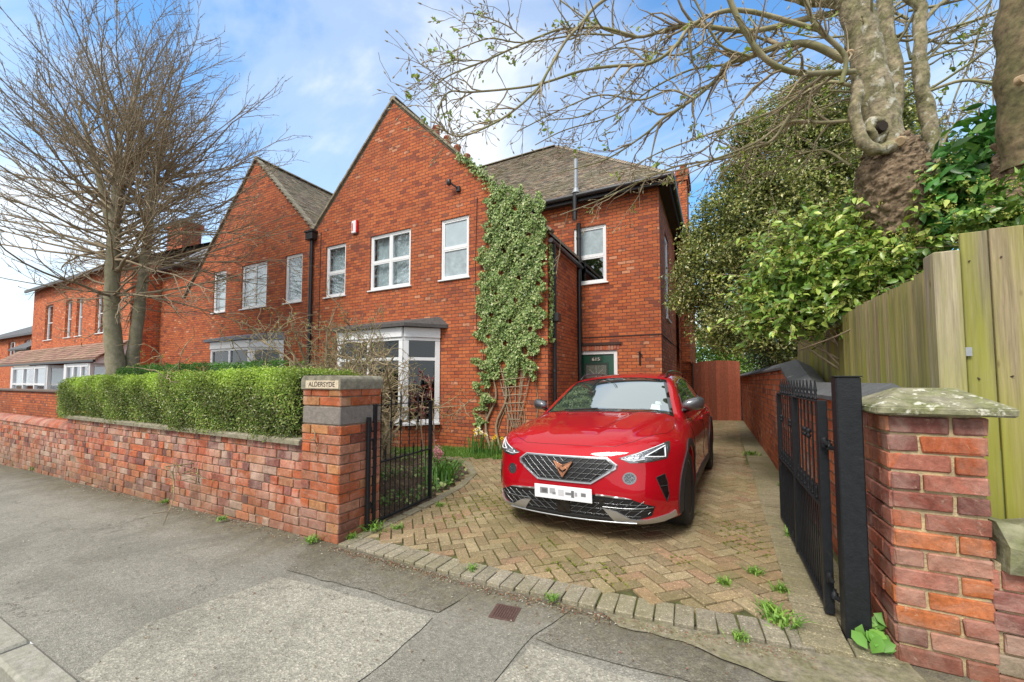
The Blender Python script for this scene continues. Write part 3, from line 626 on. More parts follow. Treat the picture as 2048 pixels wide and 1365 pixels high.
lg = gate('iron_gate', 'narrow black iron gate standing open beside the name pillar', (-2.955, 2.80), (-.07, 1), .98, .06, .62, 1.18, 11, False, arch=(2, 4, 8))
rg = gate('iron_gate', 'wide black iron gate with spear tops folded back along the right boundary wall', (.535, 2.80), (.0, 1), 1.74, g(.5)+.06, .70, 1.30, 13, True, arch=(2, 3, 7, 8, 12))
mb = MB(); mb.box((.512, 3.66, .14), (.558, 3.705, 1.31), .004); mb.build('middle_stile', BLACKM, rg)
mb = MB(); mb.box((-2.93, 2.70, -.05), (-2.895, 2.735, 1.08), .004)
hp = thing('gate_post', 'slim black iron hinge post in front of the left brick pillar', 'post', (-2.91, 2.72, 0)); mb.build('post', BLACKM, hp)
mb = MB(); mb.tube([(-2.912, 2.72, .86), (-2.95, 2.80, .86)], [.012, .012], 8); mb.build('bracket', BLACKM, hp); mb = MB(); mb.tube([(-2.912, 2.72, .22), (-2.95, 2.80, .22)], [.012, .012], 8); mb.build('bracket', BLACKM, hp)
bp = thing('gate_post', 'thick square black iron post in front of the right pillar', 'post', (.61, 2.66, .08))
mb = MB(); mb.box((.560, 2.615, .04), (.665, 2.715, 1.44), .006); mb.build('post', BLACKM, bp)
mb = MB(); mb.box((.556, 2.611, 1.441), (.669, 2.719, 1.447), .002); mb.build('cap', BLACKM, bp)
for z in (.24, 1.05):
    mb = MB(); mb.tube([(.60, 2.70, z), (.55, 2.80, z)], [.012, .012], 8); mb.lathe([(.018, 0), (.018, .03), (.010, .035), (.010, .05)], (.555, 2.79, z-.01), 8); mb.build('bracket', BLACKM, bp)
# ================================================================ houses
HB = brick_mat('house_brick', soot=.42, flem=False, bw=.20, bright=.93, stain=(1.6, .56, .74, (.20, .075, .05), .45))
def clip(poly, a, b):        # keep the side left of a->b
    out = []; n = len(poly)
    f = lambda p: (b[0]-a[0])*(p[1]-a[1])-(b[1]-a[1])*(p[0]-a[0])
    for i in range(n):
        p, q = poly[i], poly[(i+1) % n]; fp, fq = f(p), f(q)
        if fp >= -1e-9: out.append(p)
        if (fp > 1e-9 and fq < -1e-9) or (fp < -1e-9 and fq > 1e-9):
            t = fp/(fp-fq); out.append((p[0]+(q[0]-p[0])*t, p[1]+(q[1]-p[1])*t))
    return out
def slab(mb, outline, holes, mapf, thick):
    """wall slab with rectangular openings; outline convex, counter-clockwise in (s, z)"""
    ar = sum(outline[i-1][0]*outline[i][1]-outline[i][0]*outline[i-1][1] for i in range(len(outline)))
    if ar < 0: outline = outline[::-1]
    S = sorted({p[0] for p in outline} | {h[0] for h in holes} | {h[1] for h in holes}); Z = sorted({p[1] for p in outline} | {h[2] for h in holes} | {h[3] for h in holes})
    for a, b in zip(S[:-1], S[1:]):
        for c, d in zip(Z[:-1], Z[1:]):
            if b-a < 1e-5 or d-c < 1e-5: continue
            m = ((a+b)/2, (c+d)/2)
            if any(h[0] < m[0] < h[1] and h[2] < m[1] < h[3] for h in holes): continue
            p = [(a, c), (b, c), (b, d), (a, d)]
            for i in range(len(outline)): p = clip(p, outline[i], outline[(i+1) % len(outline)]) if len(p) > 2 else p
            if len(p) > 2:
                mb.poly([mapf(s, z, 0) for s, z in p]); mb.poly([mapf(s, z, thick) for s, z in p][::-1])
    n = len(outline)
    for i in range(n): p, q = outline[i], outline[(i+1) % n]; mb.poly([mapf(*p, 0), mapf(*q, 0), mapf(*q, thick), mapf(*p, thick)])
    for a, b, c, d in holes:
        q = [(a, c), (b, c), (b, d), (a, d)]
        for i in range(4): p, r = q[i], q[(i+1) % 4]; mb.poly([mapf(*p, 0), mapf(*p, thick), mapf(*r, thick), mapf(*r, 0)])
def tile_mat(name, moss=.5):
    m, nt, b = new_mat(name); P = pos(nt); a = nd(nt, 'ShaderNodeAttribute', attribute_name='col')
    base = mix(nt, 1., a.outputs['Color'], ramp(nt, noise(nt, P, 12, 6, .7), [(.25, .65), (.75, 1.3)]), 'MULTIPLY')
    base = mix(nt, mth(nt, 'MULTIPLY', ramp(nt, noise(nt, P, 1.3, 8, .72, .5), [(.45, 0.), (.66, 1.)]), moss), base, (.20, .19, .10))
    base = mix(nt, mth(nt, 'MULTIPLY', ramp(nt, noise(nt, P, 16, 5, .7), [(.60, 0.), (.68, 1.)]), .5), base, (.34, .33, .26))
    setin(nt, b, 'Base Color', base); b.inputs['Roughness'].default_value = .9; bump(nt, b, noise(nt, P, 60, 5, .7), .6, .006); return m
TILE = tile_mat('clay_plain_tiles'); TC = np.array([(.25, .21, .155), (.19, .16, .125), (.30, .245, .18), (.165, .135, .11), (.26, .185, .135)])
def tiles(o, u, v, poly, gauge=.098, tw=.165, pal=TC, mat=None, thick=.016):
    """courses of plain tiles; o origin, u along the eave, v up the slope (unit), poly outline in (s, t)"""
    o = np.array(o, float); u = np.array(u, float)/np.linalg.norm(u); v = np.array(v, float)/np.linalg.norm(v); n = np.cross(u, v); n *= np.sign(n[2])
    q = np.array(poly); mb = MB(); C = []; 
    for r in range(int(q[:, 1].min()/gauge)-1, int(q[:, 1].max()/gauge)+1):
        t = (r+.5)*gauge; s = np.arange(q[:, 0].min()+(r % 2)*tw/2, q[:, 0].max(), tw)
        P = np.column_stack([s, np.full(len(s), t)]); P = P[inpoly(P, poly)]; C.append(P)
    C = np.concatenate(C); N = len(C); j = rng.normal(0, .003, (N, 2)); w = tw/2-.0015
    T0 = thick+rng.normal(0, .0025, N)+.004; T0 += np.where(rng.random(N) < .02, .008, 0)
    def pt(ds, dt, h): return o+np.outer(C[:, 0]+j[:, 0]+ds, u)+np.outer(C[:, 1]+j[:, 1]+dt, v)+np.outer(h, n)
    A = pt(-w, -gauge/2, T0); B = pt(w, -gauge/2, T0+rng.normal(0, .002, N)); Cc = pt(w, gauge*.75, np.full(N, .003)); D = pt(-w, gauge*.75, np.full(N, .003)); E = pt(-w, -gauge/2, T0*0-.004); F = pt(w, -gauge/2, T0*0-.004)
    V = np.stack([A, B, Cc, D, E, F], 1).reshape(-1, 3); i = np.arange(N)*6
    col = pal[rng.integers(0, len(pal), N)]*rng.uniform(.75, 1.2, (N, 1))
    mb.add(V, np.concatenate([np.stack([i, i+1, i+2, i+3], -1), np.stack([i+4, i+5, i+1, i], -1)]), np.concatenate([col, col*.9]))
    i2 = np.concatenate([np.stack([i+4, i, i+3], -1), np.stack([i+5, i+2, i+1], -1)]); mb.add(V, i2, np.concatenate([col, col]))
    return mb
def window(parent, mapf, s0, s1, z0, z1, cols=(), rows=(), fw=.055, inset=.035, panes=None, sill=True, curtain=None, sash=.03, depth=.06):
    """white frame in an opening; mapf(s, z, d) gives world points, d into the wall"""
    f = MB()
    def bx(mb, a, b, c, d, d0, d1, bev=.006):
        P = np.array([mapf(a, c, d0), mapf(b, d, d1)]); mb.box(P.min(0), P.max(0), bev)
    d0 = inset; d1 = inset+depth
    bx(f, s0, s0+fw, z0, z1, d0, d1); bx(f, s1-fw, s1, z0, z1, d0, d1); bx(f, s0+fw, s1-fw, z0, z0+fw, d0, d1); bx(f, s0+fw, s1-fw, z1-fw, z1, d0, d1)
    for c in cols: bx(f, c-fw*.5, c+fw*.5, z0+fw, z1-fw, d0+.002, d1-.002)
    cs = [s0+fw]+[x for c in cols for x in (c-fw*.5, c+fw*.5)]+[s1-fw]
    for i in range(0, len(cs), 2):
        for r in rows: bx(f, cs[i], cs[i+1], r-fw*.45, r+fw*.45, d0+.004, d1-.002)
    fr = f.build('window', WHITE, parent)
    zs = [z0+fw]+[x for r in rows for x in (r-fw*.45, r+fw*.45)]+[z1-fw]
    k = 0
    for i in range(0, len(cs), 2):
        for j in range(0, len(zs), 2):
            a, b, c, d = cs[i], cs[i+1], zs[j], zs[j+1]; 
            if sash:
                sf = MB(); q = sash
                bx(sf, a, a+q, c, d, d0+.008, d1-.01, .004); bx(sf, b-q, b, c, d, d0+.008, d1-.01, .004); bx(sf, a+q, b-q, c, c+q, d0+.008, d1-.01, .004); bx(sf, a+q, b-q, d-q, d, d0+.008, d1-.01, .004); sf.build('sash', WHITE, fr)
            gm = (panes or {}).get(k, (panes or {}).get('*', GLASS)); p = MB(); bx(p, a+sash*.5, b-sash*.5, c+sash*.5, d-sash*.5, d0+.030, d0+.034, 0); p.build('pane', gm, fr); k += 1
    if sill: s = MB(); bx(s, s0-.05, s1+.05, z0-.035, z0-.001, -.045, d1, .006); s.build('sill', WHITE, fr)
    if curtain:
        m = MB(); ss = np.linspace(s0+.03, s1-.03, 60); zz = np.array([z0+.03, z1-.03])
        dd = d1+.10+.018*np.sin(ss*70)+.01*np.sin(ss*23)
        V = np.array([[mapf(s, z, d)] for s, d in zip(ss, dd) for z in zz]).reshape(-1, 3); i = np.arange(59)*2
        m.add(V, np.stack([i, i+2, i+3, i+1], -1), None, True); m.build('curtain', curtain, fr)
    return fr
YF, YA, YR = 7.3, 9.35, 17.5
SLP = .97
def build_house(mir):
    X = (lambda x: -20.2-x) if mir else (lambda x: x)
    fy = lambda s, z, d: (X(s), YF+d, z)
    fa = lambda s, z, d: (X(s), YA+d, z)
    if mir: H_ = thing('semi_detached_house', 'left half of the brick pair with grey slate bay roof, seen behind the bare tree', 'house', (X(-7.15), YF, g(-13)))
    else: H_ = thing('semi_detached_house', 'right half of the brick pair with ivy on its corner and a green front door', 'house', (-7.15, YF, 0))
    zb = -.9
    wins = [(-5.62, -4.84, 3.75, 5.17), (-7.89, -6.53, 3.74, 5.17), (-9.59, -8.80, 3.73, 5.17)]
    bayh = (-8.75, -5.75, .52, 2.42)
    mb = MB(); gable = [(-10.098, zb), (-2.95, zb), (-2.95, 4.42), (-7.15, 8.52), (-10.098, 5.66)]
    slab(mb, gable, wins+[bayh], fy, .28)
    # tile-hung look belongs to the brick; party and side walls
    mb.box((X(-2.95)-.14-(.14 if not mir else -.14), YF+.281, zb), (X(-2.95), YA-.001, 4.38)) if False else None
    slab(mb, [(YF+.281, zb), (YA-.001, zb), (YA-.001, 4.40), (YF+.281, 4.40)], [], lambda s, z, d: (X(-2.95-d), s, z), .28)
    door = (-3.075, -2.03, zb, 2.15) if not mir else (-3.0, -2.2, 0, .1)
    slab(mb, [(-4.6, zb), (-1.05, zb), (-1.05, 5.98), (-4.6, 5.98)], [(-3.07, -2.26, 3.80, 5.22), door] if not mir else [], fa, .28)
    slab(mb, [(YA+.281, zb), (15.2, zb), (15.2, 5.98), (YA+.281, 5.98)], [(10.45, 11.35, 3.0, 5.2)] if not mir else [], lambda s, z, d: (X(-1.05-d), s, z), .28)
    mb.box((X(-1.06), 15.0, zb), (X(-.68), 17.6, 5.98)); mb.box((X(-10.1), YR-.2, zb), (X(-1.07), YR, 5.98))
    # inner floors keep the rooms dark
    mb.box((X(-10.0), YF+.3, 2.75), (X(-3.25), YR-.25, 2.95)); mb.box((X(-3.24), YA+.3, 2.75), (X(-1.35), YR-.25, 2.95)); mb.box((X(-10.0), YF+3.6, 0), (X(-3.5), YF+3.75, 5.6))
    mb.build('wall', HB, H_)
    # soffit board, gable verge
    vg = MB(); 
    for (a, b) in (((-7.15, 8.60), (-2.86, 4.42)), ((-7.15, 8.60), (-10.098, 5.745))):
        d = np.array(b)-np.array(a); L_ = np.linalg.norm(d); d /= L_; nn = np.array([-d[1], d[0]]); nn *= np.sign(nn[1]); n_ = int(L_/.10)
        for i in range(n_):
            p = np.array(a)+d*(i*L_/n_); q = p+d*(L_/n_-.004); o_ = rnd.uniform(-.006, .008)
            V = [(X(p[0]), y, p[1]) for y in (YF-.06+o_, YF+.12)]+[(X(q[0]), y, q[1]) for y in (YF-.06+o_, YF+.12)]
            p2, q2 = p+nn*(.045+o_), q+nn*.045; V += [(X(p2[0]), y, p2[1]) for y in (YF-.06+o_, YF+.12)]+[(X(q2[0]), y, q2[1]) for y in (YF-.06+o_, YF+.12)]
            vg.add(V, [[0, 2, 3, 1], [4, 5, 7, 6], [0, 4, 6, 2], [1, 3, 7, 5], [0, 1, 5, 4], [2, 6, 7, 3]], np.array([.27, .235, .175])*rnd.uniform(.7, 1.25))
    vg.build('verge', TILE, H_)
    # roofs: solid underlay plus courses of tiles
    rf = MB(); xr = X(-7.15)
    for xe, ze, top in ((-2.88, 4.44, 8.60), (-10.099, 5.74, 8.60)):
        V = [(X(xe), YF+.01, ze), (xr, YF+.01, top), (xr, 12.2, top), (X(xe), 12.2, ze)]; V += [(x, y, z-.07) for x, y, z in V]
        rf.add(V, [[0, 1, 2, 3], [4, 5, 6, 7], [0, 1, 5, 4], [0, 3, 7, 4]], TC[0])
    ap = 4.15; xh = -.80; ye = 9.05; ze = 5.95; zr = ze+SLP*ap
    V = [(X(-10.1), ye, ze), (X(xh), ye, ze), (X(xh-ap), ye+ap, zr), (X(-10.1), ye+ap, zr), (X(xh), ye+2*ap, ze), (X(-10.1), ye+2*ap, ze)]
    n0 = len(V); V += [(x, y, z-.08) for x, y, z in V]
    rf.add(V, [[0, 1, 2, 3], [3, 2, 4, 5], [6, 7, 8, 9], [9, 8, 10, 11], [0, 1, 7, 6], [4, 5, 11, 10]], TC[0]); rf.add(V, [[1, 4, 2], [7, 10, 8]], TC[0]); rf.add(V, [[1, 4, 10, 7]], TC[0])
    roof = rf.build('roof', TILE, H_)
    sl_ = math.hypot(ap, SLP*ap)
    u = (1, 0, 0) if not mir else (-1, 0, 0); v = (0, 1, SLP)
    if not mir: poly = [(0, -.04), (7.3, -.04), (7.3-ap, sl_), (0, sl_)]; t = tiles((X(-8.1), ye, ze), u, v, poly)
    else: poly = [(3.3, -.04), (7.3, -.04), (7.3-ap, sl_), (2.5, sl_)]; t = tiles((X(-8.1), ye, ze), u, v, poly)
    t.build('tile_courses', TILE, roof)
    if mir:      # the slope facing the camera between the two gables
        L_ = math.hypot(2.949, 2.86); t = tiles((X(-10.099), YF+.0, 5.74), (0, 1, 0), (X(-7.15)-X(-10.099), 0, 2.86), [(-.04, 0), (4.9, 0), (4.9, L_), (-.04, L_)]); t.build('tile_courses', TILE, roof)
        t = tiles((X(-2.80), YF, 4.36), (0, 1, 0), (X(-7.15)-X(-2.80), 0, 4.24), [(-.04, 0), (.3, 0), (.3, 6), (-.04, 6)])
    rt = MB()
    def ridge(a, b, step=.3, col=(.25, .21, .16)):
        a = np.array(a, float); b = np.array(b, float); d = b-a; L_ = np.linalg.norm(d); d /= L_; sd = np.cross(d, (0, 0, 1)); sd /= np.linalg.norm(sd); upv = np.cross(sd, d); n_ = int(L_/step)
        for i in range(n_):
            p = a+d*step*i; q = p+d*(step-.006); V = []
            for P_ in (p, q):
                for t in np.linspace(0, math.pi, 6): V.append(P_+sd*.11*math.cos(t)+upv*(.075*math.sin(t)-.02+rnd.uniform(-.002, .004)))
            rt.add(V, [[k, k+1, k+7, k+6] for k in range(5)], np.array(col)*rnd.uniform(.75, 1.25)); rt.add(V, [[0, 1, 2, 3, 4, 5], [6, 7, 8, 9, 10, 11]], np.array(col))
    ridge((X(-10.1), ye+ap, zr+.02), (X(xh-ap), ye+ap, zr+.02)); ridge((X(xh-ap), ye+ap, zr+.02), (X(xh), ye, ze+.02)) if mir else None
    rt.build('ridge_tiles', TILE, roof); rt = MB(); ridge((xr, YF-.05, 8.63), (xr, 12, 8.63)); rt.build('ridge_tiles', TILE, roof)
    if not mir:          # bonnet hip tiles, one per course
        bt = MB(); a = np.array((xh, ye, ze)); b = np.array((xh-ap, ye+ap, zr)); n_ = 58
        for i in range(n_):
            p = a+(b-a)*(i/n_); q = a+(b-a)*((i+1.5)/n_); sd = np.array((.7071, .7071, 0)); fw_ = np.array((.7071, -.7071, 0))
            V = [p-sd*.09+(0, 0, -.02), p+fw_*.03+(0, 0, .045), p+sd*.09+(0, 0, -.02), q-sd*.06, q+(0, 0, .03), q+sd*.06]
            bt.add(V, [[0, 1, 4, 3], [1, 2, 5, 4]], TC[rng.integers(5)]*rnd.uniform(.9, 1.4)); bt.add(V, [[0, 2, 1]], TC[0])
        bt.build('hip_tiles', TILE, roof)
    if mir:      # set-back side range beyond the gable
        m = MB(); m.box((-20.75, 7.95, zb), (-17.26, 8.2, 6.1)); m.box((-20.7, 7.935, 2.42), (-17.3, 7.949, 2.50)); m.build('side_wall', HB, H_)
        m = MB(); V = [(-20.8, 7.7, 6.02), (-16.6, 7.7, 6.02), (-16.6, 11.2, 9.0), (-20.8, 11.2, 9.0)]; V += [(x, y, z-.12) for x, y, z in V]; m.add(V, [[0, 1, 2, 3], [4, 5, 6, 7], [0, 1, 5, 4], [1, 2, 6, 5], [0, 3, 7, 4]]); m.build('side_roof', M('grey_slate', (.16, .17, .19), .7, var=.3, vs=5), H_)
        m = MB(); m.tube([(-20.8, 7.66, 5.97), (-17.2, 7.66, 5.97)], [.06]*2, 8); m.build('gutter', GUT, H_)
        for (u, v) in ((358, 452),):
            p = at(u, v, 9.4); m = MB(); m.box((p[0]-1.15, 9.4, 6.2), (p[0]+.35, 10.2, p[2])); m.box((p[0]-1.23, 9.32, p[2]), (p[0]+.43, 10.28, p[2]+.25)); m.build('chimney', HB, H_)
    # gutters
    gt = MB(); gt.tube([(X(-4.35), ye-.03, ze-.05), (X(-.74), ye-.03, ze-.05)], [.058]*2, 10); gt.box((X(-4.5), ye+.04, ze-.17), (X(-.80), ye+.065, ze-.085)); gt.build('gutter', GUT, H_)
    gt = MB(); gt.tube([(X(-.74), ye-.03, ze-.05), (X(-.74), ye+2*ap, ze-.05)], [.058]*2, 10); gt.box((X(-.83), ye+.1, ze-.17), (X(-.80), ye+2*ap, ze-.085)); gt.build('gutter', GUT, H_)
    gt = MB(); gt.box((X(-1.05), ye+.1, ze-.12), (X(-.835), ye+2*ap, ze-.10)); gt.box((X(-4.5), ye+.07, ze-.12), (X(-.84), YA-.002, ze-.10)); gt.build('soffit', M('dark_soffit', (.04, .03, .025), .7), H_)
    gt = MB(); gt.tube([(X(-2.86), YF-.03, 4.24), (X(-2.86), YA-.03, 4.20)], [.048]*2, 10); gt.build('gutter', GUT, H_)
    # windows
    if not mir:
        window(H_, fy, *wins[0], rows=(4.47,), panes={0: FROST, 1: M('pale_blind', (.42, .50, .54), .25, var=.12, vs=2)}, curtain=None)
        window(H_, fy, *wins[1], cols=(-7.21,), rows=(4.46,), curtain=NET); window(H_, fy, *wins[2], rows=(4.40,), curtain=NET)
        window(H_, fa, -3.07, -2.26, 3.80, 5.22, rows=(4.47,), panes={0: glass_mat('tinted_glass'), 1: FROST})
        window(H_, lambda s, z, d: (X(-1.05-d), s, z), 10.45, 11.35, 3.0, 5.2, rows=(4.1,), curtain=NET, sill=True)
    else:
        window(H_, fy, *wins[0], curtain=NET); window(H_, fy, *wins[1], cols=(-7.21,), curtain=NET); window(H_, fy, *wins[2], curtain=NET)
    # bay window
    by = 6.70; xa, xb, xc, xd = -8.85, -8.25, -6.16, -5.62
    pl = [(xa, YF), (xb, by), (xc, by), (xd, YF)]
    bay = MB(); bay.prism([(X(p), q) for p, q in pl], 'z', zb, .44); bay.build('bay_base', HB, H_)
    bw = MB()
    def cseg(mb, p, q, z0, z1, th_, off=0.):
        p = np.array(p, float); q = np.array(q, float); d = q-p; L_ = np.linalg.norm(d); d /= L_; n_ = np.array([d[1], -d[0]])
        if n_[1] > 0: n_ = -n_
        c = (p+q)/2+n_*off; a = math.atan2(d[1], d[0]); mb.cbox([(c[0], c[1], (z0+z1)/2)], [(L_/2, th_/2, (z1-z0)/2)], .004, rot=rotz(a)[0])
    P2 = [np.array((X(p), q)) for p, q in pl]
    for i in range(3):
        p, q = P2[i], P2[i+1]; d = q-p; L_ = np.linalg.norm(d)
        cseg(bw, p, q, .441, .49, .16, .03); cseg(bw, p, q, .491, .56, .07); cseg(bw, p, q, 2.33, 2.40, .07); cseg(bw, p, q, 2.402, 2.62, .10, .02); cseg(bw, p, q, 1.88, 1.95, .068)
        n_ = 2 if i == 1 else 1
        for k in range(n_+1):
            t = k/n_; w_ = .11/L_ if k in (0, n_) else .05/L_; a = max(0, t-w_); b = min(1, t+w_); cseg(bw, p+d*a, p+d*b, .565, 2.325, .075)
    bf = bw.build('bay_window', WHITE, H_)
    for i in range(3):
        p, q = P2[i], P2[i+1]; n_ = 2 if i == 1 else 1
        for k in range(n_):
            for z0, z1 in ((.56, 1.88), (1.95, 2.33)): pm = MB(); cseg(pm, p+(q-p)*k/n_, p+(q-p)*(k+1)/n_, z0, z1, .006); pm.build('pane', BGLASS, bf)
    br = MB(); e = .17
    ro = [(xa-.05, YF), (xb-.06, by-e), (xc+.16, by-e), (xd+.24, YF)]; ri = [(xa+.1, YF), (xb+.3, YF-.02), (xc-.2, YF-.02), (xd-.0, YF)]
    V = [(X(p), q, 2.625) for p, q in ro]+[(X(p), q, 2.70) for p, q in ro]+[(X(p), q+.002*0, 2.90) for p, q in ri]
    br.add(V, [[0, 1, 5, 4], [1, 2, 6, 5], [2, 3, 7, 6], [4, 5, 9, 8], [5, 6, 10, 9], [6, 7, 11, 10], [0, 1, 2, 3], [8, 9, 10, 11]])
    br.build('bay_roof', M('bay_slate', (.19, .21, .25), .6, var=.3, vs=8) if mir else M('bay_felt', (.085, .078, .075), .75, var=.45, vs=9, bs=.4), H_)
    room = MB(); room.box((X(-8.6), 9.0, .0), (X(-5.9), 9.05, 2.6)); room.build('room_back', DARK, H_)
    return H_, X
H1, X1 = build_house(False)
H2, X2 = build_house(True)
# objects seen in the bay: a low shelf with jars and books
fm = MB(); fm.box((-6.75, 7.15, .45), (-5.9, 7.45, .90), .01); t = thing('side_table', 'wooden table just inside the bay window', 'table', (-6.3, 7.3, .45)); fm.build('table_top', M('ochre_wood', (.35, .19, .06), .5), t)
tb = thing('table_lamp', 'blue lampshade glimpsed through the bay window', 'lamp', (-6.2, 7.25, .9)); fm = MB(); fm.lathe([(.05, 0), (.02, .02), (.02, .25)], (-6.2, 7.25, .90), 10); fm.build('base', WHITE, tb); fm = MB(); fm.lathe([(.14, 0), (.09, .2)], (-6.2, 7.25, 1.13), 14); fm.build('shade', M('blue_shade', (.08, .2, .4), .8), tb)
# ---- chimneys
def chimney(parent, x0, x1, y0, y1, z0, z1, pots, mat=HB):
    mb = MB(); mb.box((x0, y0, z0), (x1, y1, z1-.35)); mb.box((x0-.04, y0-.04, z1-.35), (x1+.04, y1+.04, z1-.18)); mb.box((x0-.08, y0-.08, z1-.18), (x1+.08, y1+.08, z1)); ch = mb.build('chimney', mat, parent)
    for x, y, h in pots: m = MB(); m.lathe([(.12, 0), (.10, .06), (.085, h-.05), (.11, h-.03), (.10, h), (.07, h-.001)], (x, y, z1), 12); m.build('chimney_pot', M('terracotta_pot', (.42, .13, .065), .85, var=.3), ch)
pz = atx(868, 250, -6.25)
chimney(H1, -6.55, -5.95, pz[1]-.2, pz[1]+1.75, 7.0, pz[2]-.62, [(-6.25, pz[1]+.1+.47*i, .62) for i in range(4)])
chimney(H1, -.90, -.66, 13.2, 14.4, 2.0, 8.05, [(-.78, 13.8, .4)])
# aerial
av = atx(862, 215, -6.25); ar = thing('tv_aerial', 'thin television aerial above the chimney pots', 'aerial', (-6.25, av[1], 7.5))
m = MB(); m.tube([(-6.25, av[1], av[2]-1.6), (-6.25, av[1], av[2]+.35)], [.014]*2, 6); m.tube([(-6.6, av[1]+.1, av[2]+.28), (-5.95, av[1]-.1, av[2]+.32)], [.01]*2, 5)
for i in range(7): x = -6.6+.1*i; m.tube([(x, av[1]-.14, av[2]+.28), (x, av[1]+.2, av[2]+.28)], [.006]*2, 4)
m.build('mast', M('aluminium_grey', (.25, .26, .27), .45, .8), ar)
# ---- pipes
def pipe(parent, pts, r=.045, mat=BLACKM, name='downpipe', collars=()):
    m = MB(); m.tube(pts, [r]*len(pts), 10)
    for p in collars: m.lathe([(r+.012, 0), (r+.012, .05)], p, 10)
    m.build(name, mat, parent)
BP = M('black_pipe', (.02, .02, .022), .35, var=.3, vs=8)
pipe(H1, [(-10.13, YF-.07, 5.45), (-10.13, YF-.07, -.6)], .05, BP, collars=[(-10.13, YF-.07, z) for z in (4.9, 3.1, 1.3)])
m = MB(); m.box((-10.27, YF-.18, 5.42), (-9.98, YF-.01, 5.62), .01); m.box((-10.30, YF-.20, 5.621), (-9.95, YF-.005, 5.68), .006); m.build('hopper', BP, H1)
pp = (-2.88, 7.50)
pipe(H1, [(-2.86, 7.42, 4.20), (-2.87, 7.44, 4.08), (pp[0], pp[1], 3.95), (pp[0], pp[1], .05)], .042, BP, collars=[(pp[0], pp[1], z) for z in (3.5, 1.6)])
m = MB(); m.box((-2.95, 7.42, 2.62), (-2.77, 7.60, 2.80), .01); m.build('hopper', BP, H1)
sp_ = (-3.02+.1, 9.27)
pipe(H1, [(-2.905, 9.25, 5.3), (-2.905, 9.25, .05)], .055, BP, name='soil_pipe', collars=[(-2.905, 9.25, z) for z in (4.9, 3.9, 2.35, .9)])
pipe(H1, [(-2.92, 9.0, 5.3), (-2.92, 9.0, 5.92)], .055, BP, name='soil_pipe', collars=[(-2.92, 9.0, 5.5)])
m = MB(); m.tube([(-2.92, 9.10, 5.96), (-2.92, 9.10, 6.85)], [.05]*2, 12); m.lathe([(.10, -.02), (.075, .05), (.055, .1)], (-2.92, 9.10, 6.02), 12); m.build('flue_pipe', M('lead_grey', (.33, .35, .37), .5, .3, var=.3), H1)
# cable runs
CAB = M('dark_cable', (.05, .025, .02), .8)
pipe(H1, [(-10.0+.18, YF-.006, 5.6), (-9.83, YF-.006, 2.2)], .009, CAB, 'cable'); pipe(H1, [(-4.62, YF-.006, 5.5), (-4.66, YF-.006, 4.0), (-4.62, YF-.006, 2.55), (-3.3, YF-.006, 2.55)], .009, CAB, 'cable')
m = MB(); m.box((-2.88, YA-.012, 2.46), (-1.04, YA-.001, 2.485), .002); m.box((-1.049, YA-.012, 2.46), (-1.037, 15.0, 2.485), .002); m.build('string_course', CAB, H1)
m = MB(); m.box((-3.12, YA-.03, 2.27), (-1.93, YA-.003, 2.34), .004); m.build('door_lintel', M('dark_timber', (.06, .03, .022), .85, var=.4, bs=.5), H1)
m = MB(); n_ = 17
for i in range(n_): x = -3.1+(1.12)*(i+.5)/n_; m.box((x-.029, YA-.012, 2.152), (x+.029, YA-.001, 2.262), .004, col=BC[rng.choice([0, 1, 3, 4])])
m.build('door_arch', BR, H1)
# ---- door
fa = lambda s, z, d: (s, YA+d, z)
D = MB()
for a, b, c, d in ((-3.07, -2.985, 0, 2.145), (-2.12, -2.035, 0, 2.145), (-2.985, -2.12, 2.06, 2.145)): D.box((a, YA+.03, c), (b, YA+.11, d), .006)
fr = D.build('door_frame', WHITE, H1)
GREEN = M('green_door_paint', (.012, .075, .045), .3, var=.1, coat=.3)
D = MB(); D.box((-2.983, YA+.06, .02), (-2.122, YA+.10, 2.058), .004); dr = D.build('door', GREEN, H1)
D = MB()
for a, b, c, d in ((-2.85, -2.80, .95, 1.86), (-2.30, -2.25, .95, 1.86), (-2.80, -2.30, .95, 1.0), (-2.80, -2.30, 1.81, 1.86)): D.box((a, YA+.048, c), (b, YA+.0598, d), .008)
D.build('moulding', M('dark_green_moulding', (.03, .05, .04), .4), dr)
D = MB(); D.box((-2.80, YA+.055, 1.0), (-2.30, YA+.0595, 1.81)); D.build('glass_panel', M('leaded_glass', (.16, .17, .14), .25, var=.7, vs=14, bs=.5, bscale=35), dr)
D = MB()
for p, q in (((-2.75, 1.05), (-2.55, 1.55)), ((-2.35, 1.05), (-2.55, 1.55)), ((-2.55, 1.55), (-2.55, 1.78)), ((-2.72, 1.7), (-2.55, 1.55)), ((-2.38, 1.7), (-2.55, 1.55))): D.tube([(p[0], YA+.053, p[1]), (q[0], YA+.053, q[1])], [.006]*2, 5)
D.build('lead_pattern', M('pale_lead', (.4, .4, .36), .5), dr)
D = MB()
for i, x in enumerate((-2.64, -2.552, -2.464)): D.box((x-.041, YA+.050, 1.895), (x+.041, YA+.0595, 1.995), .003)
npl = D.build('number_plate', M('number_tiles', (.05, .06, .06), .4), dr)
text('615', .105, .002, (-2.552, YA+.049, 1.944), FACE_Y, M('cream_number', (.72, .70, .58), .6), 'house_number', npl, sx=1.25)
